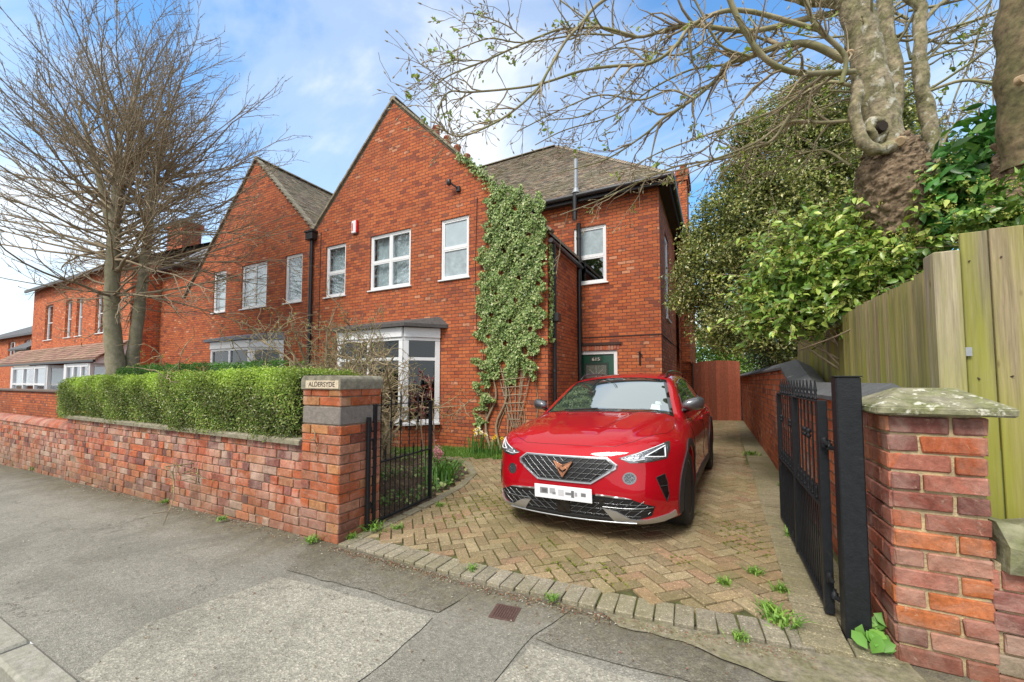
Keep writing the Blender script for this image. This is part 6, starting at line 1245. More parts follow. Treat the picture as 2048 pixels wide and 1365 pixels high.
def fence(label, x, ya, yb, zt, step, lean, tone=1.):
    r = thing('timber_fence', label, 'fence', (x, (ya+yb)/2, .1), group=None); n = int(round((yb-ya)/step)); mb = MB()
    for i in range(n):
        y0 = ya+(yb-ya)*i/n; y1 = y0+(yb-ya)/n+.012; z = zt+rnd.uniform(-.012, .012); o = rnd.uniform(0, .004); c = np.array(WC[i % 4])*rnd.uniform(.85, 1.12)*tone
        V = [(x+.006+o, y0, .55), (x-.020+o, y1, .55), (x+.012, y1, .55), (x+.018, y0, .55)]; V += [(a+lean, b, z) for a, b, _ in V]; mb.add(V, [[0, 1, 5, 4], [1, 2, 6, 5], [2, 3, 7, 6], [3, 0, 4, 7], [4, 5, 6, 7]], c)
    mb.build('boards', FT, r); mb = MB()
    for z in (.9, zt-.35): mb.box((x+.02, ya, z), (x+.06, yb, z+.07), .004, col=WC[0])
    mb.build('rail', FT, r) if 0 else [mbx.build('rail', FT, r) for mbx in [MB().box((x+.02+lean, ya, z), (x+.06+lean, yb, z+.07), .004, col=WC[0]) for z in (.9, zt-.35)]]
fence('near run of tall mossy featheredge fence boards leaning behind the slate coping', 1.12, 3.06, 4.80, 2.06, .105, 0.0)
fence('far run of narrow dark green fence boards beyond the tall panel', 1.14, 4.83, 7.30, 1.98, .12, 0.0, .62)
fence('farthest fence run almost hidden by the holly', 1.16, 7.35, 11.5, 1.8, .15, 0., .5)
fr_ = thing('timber_fence', 'wide boarded fence panel facing the street at the right edge', 'fence', (1.8, 2.98, .1)); mb = MB(); x = 1.185; i = 0
while x < 4.0:
    w_ = .122 if i else .105; o = .010*(i % 2); mb.box((x+.002, 2.955-o, .35), (x+w_, 2.975-o, 2.215+.004*(x-1)+rnd.uniform(-.004, .004)), .003, col=np.array(WC[(i*3+1) % 4])*rnd.uniform(.9, 1.1)); x += w_+.001; i += 1
mb.build('boards', FT, fr_)
mb = MB(); x = 1.185
for i in range(12):
    w_ = .122 if i else .105
    for z in (.66, 1.44, 2.06): mb.tube([(x+w_*.35+rnd.uniform(-.01, .01), 2.9465-.010*(i % 2), z+rnd.uniform(-.012, .012)), (x+w_*.35, 2.960-.010*(i % 2), z)], [.0035]*2, 6)
    x += w_+.001
mb.build('nail_heads', M('rusty_nail', (.06, .04, .03), .7), fr_)['kind'] = 'stuff'
for z in (.6, 1.4, 2.0): mb = MB(); mb.box((1.2, 2.98, z), (4.0, 3.02, z+.08), .004, col=WC[2]); mb.build('rail', FT, fr_)
fp = thing('fence_post', 'weathered grey fence post between the leaning run and the street panel', 'post', (1.15, 2.95, .1)); mb = MB(); mb.box((1.062, 2.91, .2), (1.168, 3.03, 2.115), .006, col=(.40, .34, .24)); mb.build('post', FT, fp)
p = at(1935, 703, 2.95); mb = MB(); mb.box((p[0]-.012, 2.938, p[2]-.025), (p[0]+.014, 2.944, p[2]+.022), .001); br_ = mb.build('metal_bracket', M('zinc_plate', (.45, .47, .48), .4, .7, var=.2), fp)
# ================================================================ the parked car
# local frame: x across (its left side is +x), y back from the nose, z up from the ground
def smax(a, b, k): h = np.clip(.5+.5*(a-b)/k, 0, 1); return b*(1-h)+a*h+k*h*(1-h)
def smin(a, b, k): return -smax(-a, -b, k)
def sig(t): return 1/(1+np.exp(-np.clip(t, -30, 30)))
def spl(x, pts):       # smooth monotone-ish interpolation
    p = np.array(pts, float); X, Y = p[:, 0], p[:, 1]; m = np.gradient(Y, X); x = np.clip(x, X[0], X[-1]); i = np.clip(np.searchsorted(X, x)-1, 0, len(X)-2)
    h = X[i+1]-X[i]; t = (x-X[i])/h
    return (2*t**3-3*t**2+1)*Y[i]+(t**3-2*t**2+t)*h*m[i]+(-2*t**3+3*t**2)*Y[i+1]+(t**3-t**2)*h*m[i+1]
WY0, WY1, WZ, WR = .87, 3.55, .338, .338
def car_F(x, y, z):
    ax = np.abs(x)
    # nose: plan curve plus side-view profile
    plan = .02+.10*(ax/.7)**2.2+.30*np.clip((ax-.56)/.34, 0, 1.4)**2.1
    prof = spl(z, [(.12, .09), (.20, .035), (.30, .01), (.42, -.005), (.52, .0), (.60, .01), (.68, .032), (.76, .075), (.84, .15), (1., .35)])
    crs = .022*np.exp(-((ax-.62)/.16)**2)*np.exp(-((z-.60)/.11)**2)          # soft pocket round the fog lamps
    front = (plan+prof+crs-y)*.93
    hw = spl(z, [(.10, -.07), (.20, -.035), (.32, -.012), (.50, .0), (.66, .002), (.78, -.004), (.88, -.03), (.96, -.075), (1.05, -.16)])
    hw = hw+.912-.035*np.clip((y-3.4)/1., 0, 1)**2-.02*np.clip((.8-y)/.8, 0, 1)**2
    hw = hw-.022*np.exp(-((z-.47)/.13)**2)*np.clip(1-((y-2.2)/1.15)**4, 0, 1)      # pinched lower doors
    fl = lambda yc: .016*np.exp(-((y-yc)/.42)**2)*np.clip(1-((z-.42)/.45)**2, 0, 1)
    hw = hw+fl(WY0)+fl(WY1)
    hw = hw+.010*sig((z-(.84+.02*(y-1.)))/.008)*np.exp(-((z-.84)/.08)**2)
    side = ax-hw
    xr = spl(y, [(0., .42), (.3, .50), (1.2, .70), (2, .75)])
    zt = spl(y, [(-.1, .68), (.0, .735), (.12, .80), (.3, .872), (.6, .935), (.95, .985), (1.25, 1.012), (1.6, 1.02), (3., 1.045), (3.9, 1.05), (4.3, 1.02), (4.6, .98)])
    crown = .050*(ax/.8)**2.4+.10*np.clip((ax-.66)/.26, 0, 1.2)**2
    bz = np.clip((y-.1)/.3, 0, 1)*np.clip((1.4-y)/.3, 0, 1)
    dome = .024*sig((xr-ax)/.012)*bz-.012*sig((.20+.17*y-ax)/.014)*bz
    top = (z-(zt-crown+dome))*.93
    zb = np.where(y < .6, .185+.10*np.clip((.30-y)/.3, 0, 1)*0, .185)+.05*np.clip((y-3.9)/.5, 0, 1)
    bot = zb-z
    rear = y-(4.44-.10*(ax/.9)**3-.25*np.clip((z-.75)/.4, 0, 1.2)**2-.12*np.clip((.5-z)/.3, 0, 1)**2)
    L = smax(top, side, .05); L = smax(L, front, .055); L = smax(L, rear, .1); L = smax(L, bot, .03)
    # greenhouse
    hg = .835-.50*np.clip(z-.95, 0, 1)-.35*np.clip(z-1.25, 0, 1)**1.6-.09*np.clip((y-2.9)/1.4, 0, 1.2)**2-.03*np.clip((1.7-y)/.6, 0, 1)
    gs = (ax-hg)*.88
    wy = 1.14+(z-1.0)*1.98+.55*np.clip(z-1.25, 0, 1)**2+.16*(ax/.7)**2.3
    ws = (wy-y)*.44
    zr = spl(y, [(1.6, 1.33), (2.0, 1.408), (2.4, 1.452), (2.8, 1.462), (3.3, 1.445), (3.8, 1.40), (4.2, 1.32)])
    rf = z-(zr-.045*(ax/.6)**2.2)
    rw = (y-(4.20-(z-1.34)*.75-.12*(ax/.6)**2))*.8
    G = smax(gs, ws, .03); G = smax(G, rf, .045); G = smax(G, rw, .06); G = smax(G, .9-z, .02)
    F = smin(L, G, .018)
    for yc in (WY0, WY1):
        cyl = np.sqrt((y-yc)**2+(z-WZ)**2)-.385; cut = np.maximum(cyl, .55-ax); F = smax(F, -cut, .012)
    return F
def car_grad(P, e=1e-3):
    x, y, z = P.T; return np.stack([(car_F(x+e, y, z)-car_F(x-e, y, z)), (car_F(x, y+e, z)-car_F(x, y-e, z)), (car_F(x, y, z+e)-car_F(x, y, z-e))], -1)/(2*e)
def car_n(P): n = car_grad(P); return n/(np.linalg.norm(n, axis=1)[:, None]+1e-9)
def march(P, D, tmax=1.5, step=.012):
    """first crossing of the body surface along D from P"""
    P = np.asarray(P, float); D = np.broadcast_to(np.asarray(D, float), P.shape); t = np.zeros(len(P)); done = np.zeros(len(P), bool)
    for _ in range(int(tmax/step)):
        Q = P+D*t[:, None]; f = car_F(*Q.T); done |= f < 0; t = np.where(done, t, t+step)
        if done.all(): break
    lo = t-step; hi = t.copy()
    for _ in range(14):
        m = (lo+hi)/2; f = car_F(*(P+D*m[:, None]).T); lo = np.where(f > 0, m, lo); hi = np.where(f > 0, hi, m)
    return P+D*hi[:, None], done
CAR_O, CAR_A, CAR_Z = (-1.165, 3.24), R(3.2), .072
# ==== BUILD
from mathutils.geometry import delaunay_2d_cdt
car = thing('parked_car', 'glossy red crossover car parked nose out on the block paved drive', 'car', (CAR_O[0], CAR_O[1], CAR_Z))
car.rotation_euler = (0, -R(1.9), -CAR_A)
PAINT, pnt, pb = new_mat('red_metallic_paint')
fl_ = nd(pnt, 'ShaderNodeTexNoise'); fl_.inputs['Scale'].default_value = 900; fl_.inputs['Detail'].default_value = 1
setin(pnt, pb, 'Base Color', mix(pnt, ramp(pnt, fl_.outputs[0], [(.35, 0.), (.65, 1.)]), (.36, .001, .008), (.46, .0015, .011))); pb.inputs['Metallic'].default_value = .2; pb.inputs['Roughness'].default_value = .55; pb.inputs['Specular IOR Level'].default_value = .1
pb.inputs['Coat Weight'].default_value = 1.; pb.inputs['Coat Roughness'].default_value = .02
CLAD = M('black_cladding', (.025, .026, .028), .55, var=.15, bs=.15, bscale=300); GB = M('gloss_black', (.008, .008, .009), .12, var=0, coat=.5)
SILV = M('satin_silver', (.56, .58, .61), .38, .85, var=.05); DKS = M('dark_chrome', (.27, .275, .285), .25, .9, var=.05); COPP = M('copper_trim', (.50, .23, .13), .32, .85, var=.1)
GRY = M('mirror_grey', (.16, .165, .18), .3, .7, coat=.6, var=0)
m_, wnt, wb = new_mat('windscreen_glass'); wnt.nodes.remove(wb)
d1_ = nd(wnt, 'ShaderNodeBsdfDiffuse'); d1_.inputs[0].default_value = (.035, .05, .05, 1); g1_ = nd(wnt, 'ShaderNodeBsdfGlossy'); g1_.inputs[0].default_value = (.86, .93, .95, 1); g1_.inputs['Roughness'].default_value = .012
fr_ = nd(wnt, 'ShaderNodeFresnel'); fr_.inputs[0].default_value = 1.9; x_ = nd(wnt, 'ShaderNodeMixShader'); lk(wnt, mth(wnt, 'ADD', mth(wnt, 'MULTIPLY', fr_.outputs[0], 1.7), .22, clamp=True), x_.inputs[0]); lk(wnt, d1_.outputs[0], x_.inputs[1]); lk(wnt, g1_.outputs[0], x_.inputs[2]); lk(wnt, x_.outputs[0], wnt.nodes['Material Output'].inputs[0]); WSG = m_
m_, wnt, wb = new_mat('tinted_car_glass'); wb.inputs['Base Color'].default_value = (.012, .014, .015, 1); wb.inputs['Roughness'].default_value = .03; wb.inputs['Specular IOR Level'].default_value = .9; TG = m_
def surface_net(F, lo, hi, h):
    ax = [np.arange(lo[i], hi[i]+h, h) for i in range(3)]; X, Y, Z = np.meshgrid(*ax, indexing='ij'); D = F(X, Y, Z)
    S = D < 0; n = D.shape; c = np.zeros(tuple(k-1 for k in n)+(3,)); cnt = np.zeros(tuple(k-1 for k in n))
    for a in range(3):
        o = [i for i in range(3) if i != a]
        for p in (0, 1):
            for q in (0, 1):
                s0 = [slice(0, k-1) for k in n]; s1 = list(s0)
                for dim, v in ((o[0], p), (o[1], q)): s0[dim] = slice(v, n[dim]-1+v)
                s1 = list(s0); s0[a] = slice(0, n[a]-1); s1[a] = slice(1, n[a]); A, B = D[tuple(s0)], D[tuple(s1)]; cr = (A < 0) != (B < 0)
                t = np.where(cr, A/np.where(cr, A-B, 1), 0); v3 = np.zeros(c.shape); v3[..., a] = t; v3[..., o[0]] = p; v3[..., o[1]] = q; c += v3*cr[..., None]; cnt += cr
    act = cnt > 0; idx = -np.ones(act.shape, int); idx[act] = np.arange(act.sum()); P = c[act]/cnt[act][:, None]; g3 = np.argwhere(act); P = (g3+P)*h+np.array(lo); Q = []
    for a in range(3):
        o = [(a+1) % 3, (a+2) % 3]; s0 = [slice(1, k-1) for k in n]; s0[a] = slice(0, n[a]-1); s1 = list(s0); s1[a] = slice(1, n[a]); A, B = S[tuple(s0)], S[tuple(s1)]
        e = np.argwhere(A != B); fl = A[tuple(e.T)]; b = e.copy(); b[:, o[0]] += 1; b[:, o[1]] += 1
        def at_(dx, dy): q = b.copy(); q[:, o[0]] -= dx; q[:, o[1]] -= dy; return idx[tuple(q.T)]
        q = np.stack([at_(1, 1), at_(0, 1), at_(0, 0), at_(1, 0)], -1); q[~fl] = q[~fl][:, ::-1]; Q.append(q)
    return P, np.concatenate(Q)
Pb, Qb = surface_net(car_F, (-1.01, -.04, .12), (1.01, 4.52, 1.55), .017)
for _ in range(3):
    gq = car_grad(Pb); f = car_F(*Pb.T); g2 = (gq**2).sum(1)+1e-6; Pb = Pb-gq*(np.clip(f/g2, -.01, .01))[:, None]*.9
mb = MB(); mb.add(Pb, Qb, None, True); body = mb.build('body', PAINT, car, world=False)
def resample(poly, step, closed=True):
    P = np.array(poly, float); out = []; n = len(P)
    for i in range(n if closed else n-1):
        a, b = P[i], P[(i+1) % n]; k = max(1, int(np.ceil(np.linalg.norm(b-a)/step)))
        for j in range(k): out.append(a+(b-a)*j/k)
    if not closed: out.append(P[-1])
    return np.array(out)
FR = {'front': ((0, -.6, 0), (1, 0, 0), (0, 0, 1), (0, 1, 0)), 'right': ((1.3, 0, 0), (0, 1, 0), (0, 0, 1), (-1, 0, 0)), 'left': ((-1.3, 0, 0), (0, 1, 0), (0, 0, 1), (1, 0, 0)),
      'top': ((0, 0, 1.9), (1, 0, 0), (0, 1, 0), (0, 0, -1)), 'screen': ((0, 1.14-.3*.45, 1.0+.3*.89), (1, 0, 0), (0, .893, .451), (0, .451, -.893))}
def drop(frame, uv):
    o, U, V, D = (np.array(q, float) for q in FR[frame]); uv = np.asarray(uv, float); P, ok = march(o+uv[:, :1]*U+uv[:, 1:]*V, D, 2.4, .02); return P
def patch(mb, frame, outer, off=.003, holes=(), step=.025, skirt=.012, col=None, mi=0, bulge=0.):
    """thin panel that follows the bodywork inside an outline drawn in a side, front or top view"""
    B = resample(outer, step); pts = [B]; edges = [(i, (i+1) % len(B)) for i in range(len(B))]; n = len(B)
    for h in holes: Hh = resample(h, step); pts.append(Hh); edges += [(n+i, n+(i+1) % len(Hh)) for i in range(len(Hh))]; n += len(Hh)
    nb = n; lo, hi = B.min(0), B.max(0); G = np.stack(np.meshgrid(np.arange(lo[0], hi[0], step), np.arange(lo[1], hi[1], step)), -1).reshape(-1, 2)
    if len(G):
        k = inpoly(G, B)
        for h in holes: k &= ~inpoly(G, h)
        G = G[k]
        if len(G): dmin = np.sqrt(((G[:, None]-np.concatenate(pts)[None])**2).sum(-1)).min(1); pts.append(G[dmin > step*.45])
    A = np.concatenate(pts); vo, eo, fo, ov, oe, of = delaunay_2d_cdt([Vector(p) for p in A], edges, [], 0, 1e-6)
    vv = np.array([tuple(v) for v in vo]); ff = np.array([f for f in fo if len(f) == 3]); c = vv[ff].mean(1); k = inpoly(c, B)
    for h in holes: k &= ~inpoly(c, resample(h, step))
    ff = ff[k]; P = drop(frame, vv); N = car_n(P); Pu = P+N*off; nv = len(vv)
    mb.add(Pu, ff, col, True, mi)
    e = {}; 
    for f in ff:
        for i in range(3): a, b = f[i], f[(i+1) % 3]; e[(a, b)] = 1
    bd = [(a, b) for (a, b) in e if (b, a) not in e]
    if bd and skirt:
        V2 = np.concatenate([Pu, P+N*(off-skirt)]); mb.add(V2, [[a, b, b+nv, a+nv] for a, b in bd], col, False, mi)
    return mb
def mirp(p): return [(-x, z) for x, z in p][::-1]
def line(mb, frame, pts, r=.003, off=.001, sides=5, col=None, step=.02, mi=0):
    q = resample(pts, step, False); P = drop(frame, q); mb.tube(P+car_n(P)*off, [r]*len(P), sides, col, mi=mi); return mb
# glass
mb = MB(); patch(mb, 'screen', [(-.715, .05), (-.40, .0), (0, -.01), (.40, .0), (.715, .05), (.545, .845), (.3, .872), (0, .88), (-.3, .872), (-.545, .845)], .002, step=.05)
ws = mb.build('windscreen', WSG, car, world=False)
mb = MB()
ring_o = [(-.745, .035), (-.40, -.03), (0, -.04), (.40, -.03), (.745, .035), (.572, .865), (.3, .893), (0, .90), (-.3, .893), (-.572, .865)]; ring_i = [(-.705, .055), (-.40, .01), (0, .0), (.40, .01), (.705, .055), (.54, .842), (.3, .868), (0, .875), (-.3, .868), (-.54, .842)]
patch(mb, 'screen', ring_o, .0045, holes=[ring_i], step=.05); mb.build('screen_surround', GB, ws, world=False)
SW = [(1.50, 1.005), (1.80, 1.175), (2.15, 1.295), (2.6, 1.352), (3.1, 1.350), (3.5, 1.29), (3.80, 1.19), (3.90, 1.10), (3.7, 1.055), (2.6, 1.02)]
for side in ('right', 'left'):
    mb = MB(); patch(mb, side, SW, .002, step=.06); sw = mb.build('side_window', TG, car, world=False)
    mb = MB(); line(mb, side, SW+[SW[0]], .007, .002); mb.build('window_trim', GB, sw, world=False)
    mb = MB(); patch(mb, side, [(2.42, 1.03), (2.53, 1.03), (2.50, 1.345), (2.43, 1.34)], .005, step=.05); mb.build('pillar', GB, sw, world=False)
    # door gaps, handles, claddings
    mb = MB(); line(mb, side, [(1.28, .86), (1.34, .60), (1.40, .36)], .003, .0); line(mb, side, [(2.46, 1.02), (2.47, .36)], .003, .0); line(mb, side, [(3.55, 1.04), (3.35, .70), (3.12, .36)], .003, .0)
    mb.build('door_gap', GB, body, world=False)
    for yh in (2.22, 3.22): mb = MB(); line(mb, side, [(yh, .86), (yh+.10, .865), (yh+.2, .87)], .013, .018, 8); mb.build('door_handle', PAINT, car, world=False)
    for yc in (WY0, WY1):
        a = np.linspace(R(-16), R(196), 36); o_ = [(yc+.452*math.cos(t), WZ+.452*math.sin(t)*.985) for t in a]; i_ = [(yc+.388*math.cos(t), WZ+.388*math.sin(t)) for t in a[::-1]]
        o_ = [(p, max(q, .20)) for p, q in o_]; i_ = [(p, max(q, .20)) for p, q in i_]
        mb = MB(); patch(mb, side, o_+i_, .009, step=.03, skirt=.02); mb.build('wheel_arch_trim', CLAD, car, world=False)
    mb = MB(); patch(mb, side, [(1.31, .195), (3.11, .195), (3.10, .31), (2.2, .33), (1.32, .31)], .010, step=.05, skirt=.02); mb.build('sill_trim', CLAD, car, world=False)
    sg = 1 if side == 'right' else -1
    # roof rail
    mb = MB(); ys = np.linspace(2.02, 3.75, 22); P = drop('top', np.column_stack([sg*(.555-.02*np.clip((ys-2.8)/1, 0, 1)**2), ys])); P[:, 2] += .004+.042*np.clip(np.minimum((ys-ys[0])/.16, (ys[-1]-ys)/.2), 0, 1)**.7; mb.tube(P, [.013]*len(P), 8); mb.build('roof_rail', GB, car, world=False)
    # mirror
    mr = MB(); u_, v_ = np.meshgrid(np.linspace(0, math.pi, 13), np.linspace(0, 2*math.pi, 22, endpoint=False), indexing='ij')
    Xl = np.cos(u_); Yl = np.sin(u_)*np.cos(v_); Zl = np.sin(u_)*np.sin(v_); sx = np.sign(Xl)*np.abs(Xl)**.85*.108; sy = np.where(Yl > 0, .35, 1.)*np.sign(Yl)*np.abs(Yl)**.9*.095; sz = np.sign(Zl)*np.abs(Zl)**.8*.068*(1-.25*Xl*-1)
    V = np.stack([sg*(.905+sx), 1.47+sy+.35*sx, 1.075+sz+.12*sx], -1).reshape(-1, 3); i = np.arange(12)[:, None]*22; j = np.arange(22)[None]; F_ = np.stack([i+j, i+(j+1) % 22, i+22+(j+1) % 22, i+22+j], -1).reshape(-1, 4)
    mr.add(V, F_, None, True); mo_ = mr.build('wing_mirror', GRY, car, world=False)
    mr = MB(); mr.tube([(sg*.80, 1.50, 1.0), (sg*.87, 1.49, 1.02), (sg*.90, 1.48, 1.05)], [.03, .025, .03], 8); mr.build('mirror_arm', GB, mo_, world=False)
    mr = MB(); mr.cbox([(sg*.915, 1.502, 1.075)], [(.082, .003, .05)], .001); mr.build('mirror_glass', TG, mo_, world=False)
    # headlight
    s2 = (lambda p: p) if sg > 0 else mirp
    HLo = [(.462, .699), (.60, .742), (.72, .782), (.795, .812), (.812, .806), (.818, .75), (.80, .683), (.70, .668), (.548, .662)]
    HLi = [(.485, .696), (.60, .732), (.72, .771), (.79, .797), (.800, .79), (.803, .75), (.788, .695), (.70, .680), (.555, .673)]
    mb = MB(); patch(mb, 'front', s2(HLo), .003, holes=[s2(HLi)], step=.02); hl = mb.build('headlight', DKS, car, world=False)
    mb = MB(); patch(mb, 'front', s2(HLi), .0015, step=.02); mb.build('lamp_reflector', M('lamp_inside', (.34, .36, .39), .12, .8, var=.6, vs=30, bs=.8, bscale=55), hl, world=False)
    mb = MB(); patch(mb, 'front', s2([(.665, .718), (.775, .775), (.782, .705)]), .004, step=.02); mb.build('projector_lens', M('dark_lens', (.02, .022, .025), .1, coat=1.), hl, world=False)
    mb = MB(); T3 = [(.655, .713), (.783, .782), (.79, .697), (.655, .713)]; line(mb, 'front', [(sg*a, b) for a, b in T3], .0055, .003); line(mb, 'front', [(sg*a, b) for a, b in [(.56, .718), (.66, .757), (.775, .797)]], .004, .003); line(mb, 'front', [(sg*a, b) for a, b in [(.48, .693), (.552, .68), (.655, .69)]], .003, .003)
    mb.build('light_strip', M('white_light_guide', (.85, .88, .92), .25, var=0), hl, world=False)
    mb = MB()
    for k_ in range(3): mb2 = patch(mb, 'front', s2([(.53+.045*k_, .69), (.565+.045*k_, .69), (.572+.045*k_, .715), (.54+.045*k_, .710)]), .004, step=.02)
    mb.build('led_module', SILV, hl, world=False)
    # fog lamp, corner vent
    cx_, cz_ = .545, .545; a = np.linspace(0, 2*math.pi, 24, endpoint=False)
    mb = MB(); patch(mb, 'front', [(sg*(cx_+.052*math.cos(t)), cz_+.047*math.sin(t)) for t in a*sg], .003, holes=[[(sg*(cx_+.040*math.cos(t)), cz_+.036*math.sin(t)) for t in a*sg]], step=.015); fg = mb.build('fog_light', DKS, car, world=False)
    mb = MB(); patch(mb, 'front', [(sg*(cx_+.040*math.cos(t)), cz_+.036*math.sin(t)) for t in a*sg], .0025, step=.015); mb.build('lens', M('fog_lens', (.12, .13, .14), .08, .7, var=.7, vs=60, bs=.6, bscale=120, coat=1.), fg, world=False)
    VT = [(.730, .545), (.785, .565), (.800, .50), (.805, .40), (.792, .345), (.770, .42)]
    mb = MB(); patch(mb, 'front', s2(VT), .002, step=.02); vt = mb.build('corner_vent', GB, car, world=False)
    mb = MB(); line(mb, 'front', [(sg*a_, b_) for a_, b_ in [(.755, .475), (.80, .473)]], .004, .004); line(mb, 'front', [(sg*a_, b_) for a_, b_ in VT+[VT[0]]], .004, .001); mb.build('vent_fin', CLAD, vt, world=False)
    # silver blade of the bumper
    BL = [(.325, .305), (.44, .280), (.545, .222), (.66, .222), (.80, .245), (.835, .262), (.84, .215), (.76, .195), (.43, .178)]
    mb = MB(); patch(mb, 'front', s2(BL), .012, step=.025, skirt=.03); mb.build('bumper_blade', SILV, car, world=False)
# front end, middle pieces
GO = [(-.375, .700), (.375, .700), (.455, .648), (.445, .615), (.245, .487), (-.245, .487), (-.445, .615), (-.455, .648)]; GI = [(-.362, .685), (.362, .685), (.422, .645), (.412, .620), (.235, .505), (-.235, .505), (-.412, .620), (-.422, .645)]
GM = [(-.37, .694), (.37, .694), (.438, .647), (.43, .617), (.24, .497), (-.24, .497), (-.43, .617), (-.438, .647)]
mb = MB(); patch(mb, 'front', GO, .014, holes=[GM], step=.02, skirt=.02); gr_ = mb.build('grille', SILV, car, world=False)
mb = MB(); patch(mb, 'front', GM, .010, holes=[GI], step=.02, skirt=.012); mb.build('inner_frame', DKS, gr_, world=False)
mb = MB(); patch(mb, 'front', GI, .001, step=.03); mb.build('backing', M('grille_black', (.006, .006, .007), .6, var=0), gr_, world=False)
def cliplines(poly, lines):
    out = []
    for a, b in lines:
        a = np.array(a, float); b = np.array(b, float); t = np.linspace(0, 1, 120); P = a+(b-a)*t[:, None]; k = inpoly(P, poly)
        if k.sum() > 3: q = P[k]; out.append((q[0], q[-1]))
    return out
def lattice(mb, poly, sp, ang, r, off, cx_=0.):
    for sg in (1, -1):
        half = [(max(x*sg, .0) if 1 else x, z) for x, z in poly]
        L_ = []
        for i in range(-30, 40):
            x0 = i*sp; L_.append(((x0, .1), (x0+1.0*math.cos(ang), .1+1.0*math.sin(ang))))
        for a, b in cliplines(half, L_): line(mb, 'front', [(sg*a[0], a[1]), (sg*b[0], b[1])], r, off, 4, step=.04)
    for z in np.arange(.2, .8, sp*.62):
        for a, b in cliplines(poly, [((-1, z), (1, z))]): line(mb, 'front', [a, b], r*.6, off*.7, 4, step=.04)
mb = MB(); lattice(mb, GI, .066, R(40), .0030, .008); mb.build('mesh_bars', DKS, gr_, world=False)
mb = MB()
for poly in ([(-.085, .652), (-.03, .628), (0, .606), (0, .578), (-.035, .600), (-.052, .610)], [(-.055, .598), (-.03, .585), (-.008, .535), (0, .524), (0, .56)]):
    for sg in (1, -1): patch(mb, 'front', [(x*sg, z) for x, z in (poly if sg > 0 else poly[::-1])], .022, step=.02, skirt=.018)
for sg in (1, -1): line(mb, 'front', [(sg*.083, .650), (sg*.05, .60), (0, .527)], .005, .022); line(mb, 'front', [(sg*.083, .651), (0, .62)], .004, .022); line(mb, 'front', [(sg*.02, .61), (sg*.045, .588)], .004, .024)
mb.build('emblem', COPP, gr_, world=False)
LI = [(-.36, .402), (.36, .402), (.56, .383), (.715, .322), (.69, .25), (.60, .222), (-.60, .222), (-.69, .25), (-.715, .322), (-.56, .383)]
mb = MB(); patch(mb, 'front', LI, .002, step=.03); li = mb.build('lower_grille', bpy.data.materials['grille_black'], car, world=False)
mb = MB(); lattice(mb, [(-.66, .37), (.66, .37), (.69, .28), (.60, .23), (-.60, .23), (-.69, .28)], .075, R(38), .0028, .006); line(mb, 'front', [(-.70, .318), (-.5, .308), (-.33, .312)], .006, .008); line(mb, 'front', [(.70, .318), (.5, .308), (.33, .312)], .006, .008); mb.build('mesh_bars', DKS, li, world=False)
mb = MB()
for s_ in (1, -1): patch(mb, 'front', [(x*s_, z) for x, z in ([(.28, .412), (.50, .398), (.56, .386), (.45, .388), (.28, .398)])][::s_], .010, step=.03, skirt=.014)
mb.build('chrome_strip', SILV, li, world=False)
mb = MB(); patch(mb, 'front', [(-.07, .345), (.05, .345), (.05, .228), (-.07, .228)], .010, step=.03); mb.build('sensor_cover', GB, li, world=False)
mb = MB(); patch(mb, 'front', [(.325-.018, .345), (.325+.018, .345), (.325+.018, .375), (.325-.018, .375)], .010, step=.02); mb.build('parking_sensor', GB, li, world=False)
mb = MB(); patch(mb, 'front', [(-.62, .222), (.62, .222), (.60, .186), (-.60, .186)], .010, step=.04, skirt=.02); mb.build('front_splitter', CLAD, car, world=False)
mb = MB(); line(mb, 'front', [(-.58, .198), (0, .190), (.58, .198)], .007, .014, step=.05); mb.build('splitter_edge', SILV, car, world=False)
# number plate: white with the characters blurred out as in the photograph
mb = MB(); mb.cbox([(0, -.012, .398)], [(.262, .004, .057)], .002); pl_ = mb.build('number_plate', M('plate_white', (.72, .73, .76), .35, var=0), car, world=False)
for i, (x, z, w_, h_, v) in enumerate([(-.17, .405, .075, .05, .20), (-.165, .405, .045, .03, .10), (-.09, .408, .05, .045, .35), (-.075, .39, .03, .02, .22), (-.01, .40, .05, .05, .52), (.06, .398, .06, .02, .20), (.095, .398, .025, .055, .14), (.125, .40, .02, .03, .35), (.19, .402, .04, .028, .17)]):
    mb = MB(); mb.cbox([(x, -.0165-.0003*i, z)], [(w_/2, .0002, h_/2)], 0); mb.build('blurred_character', M('plate_grey_%d' % int(v*100), (v, v, v*1.05), .6, var=0), pl_, world=False)
# bonnet gap, wiper, bonnet nose seam
mb = MB(); HB_ = [(0, .125), (.25, .132), (.42, .155), (.56, .235), (.68, .37), (.775, .56), (.80, .75), (.785, 1.0), (.765, 1.20)]
for s_ in (1, -1): line(mb, 'top', [(s_*a, b) for a, b in HB_], .0022, -.0003, 4)
mb.build('bonnet_gap', GB, body, world=False)
mb = MB(); patch(mb, 'top', [(-.70, 1.17), (-.4, 1.12), (.4, 1.12), (.70, 1.17), (.68, 1.24), (.4, 1.165), (-.4, 1.165), (-.68, 1.24)], .004, step=.04); mb.build('scuttle', CLAD, car, world=False)
mb = MB()
for pts in ([(.58, .06), (.2, .03), (.05, .02)], [(-.05, .05), (-.3, .035), (-.45, .035)]):
    q = resample(pts, .05, False); P = drop('screen', q); mb.tube(P+np.array([0, -.01, .02]), [.008]*len(P), 6)
mb.build('wiper', GB, car, world=False)
mb = MB(); P = drop('screen', [(.0, .80), (.06, .80), (.06, .86), (0, .86)]); patch(mb, 'screen', [(-.07, .79), (.07, .79), (.05, .875), (-.05, .875)], .003, step=.03); mb.build('mirror_mount', GB, ws, world=False)
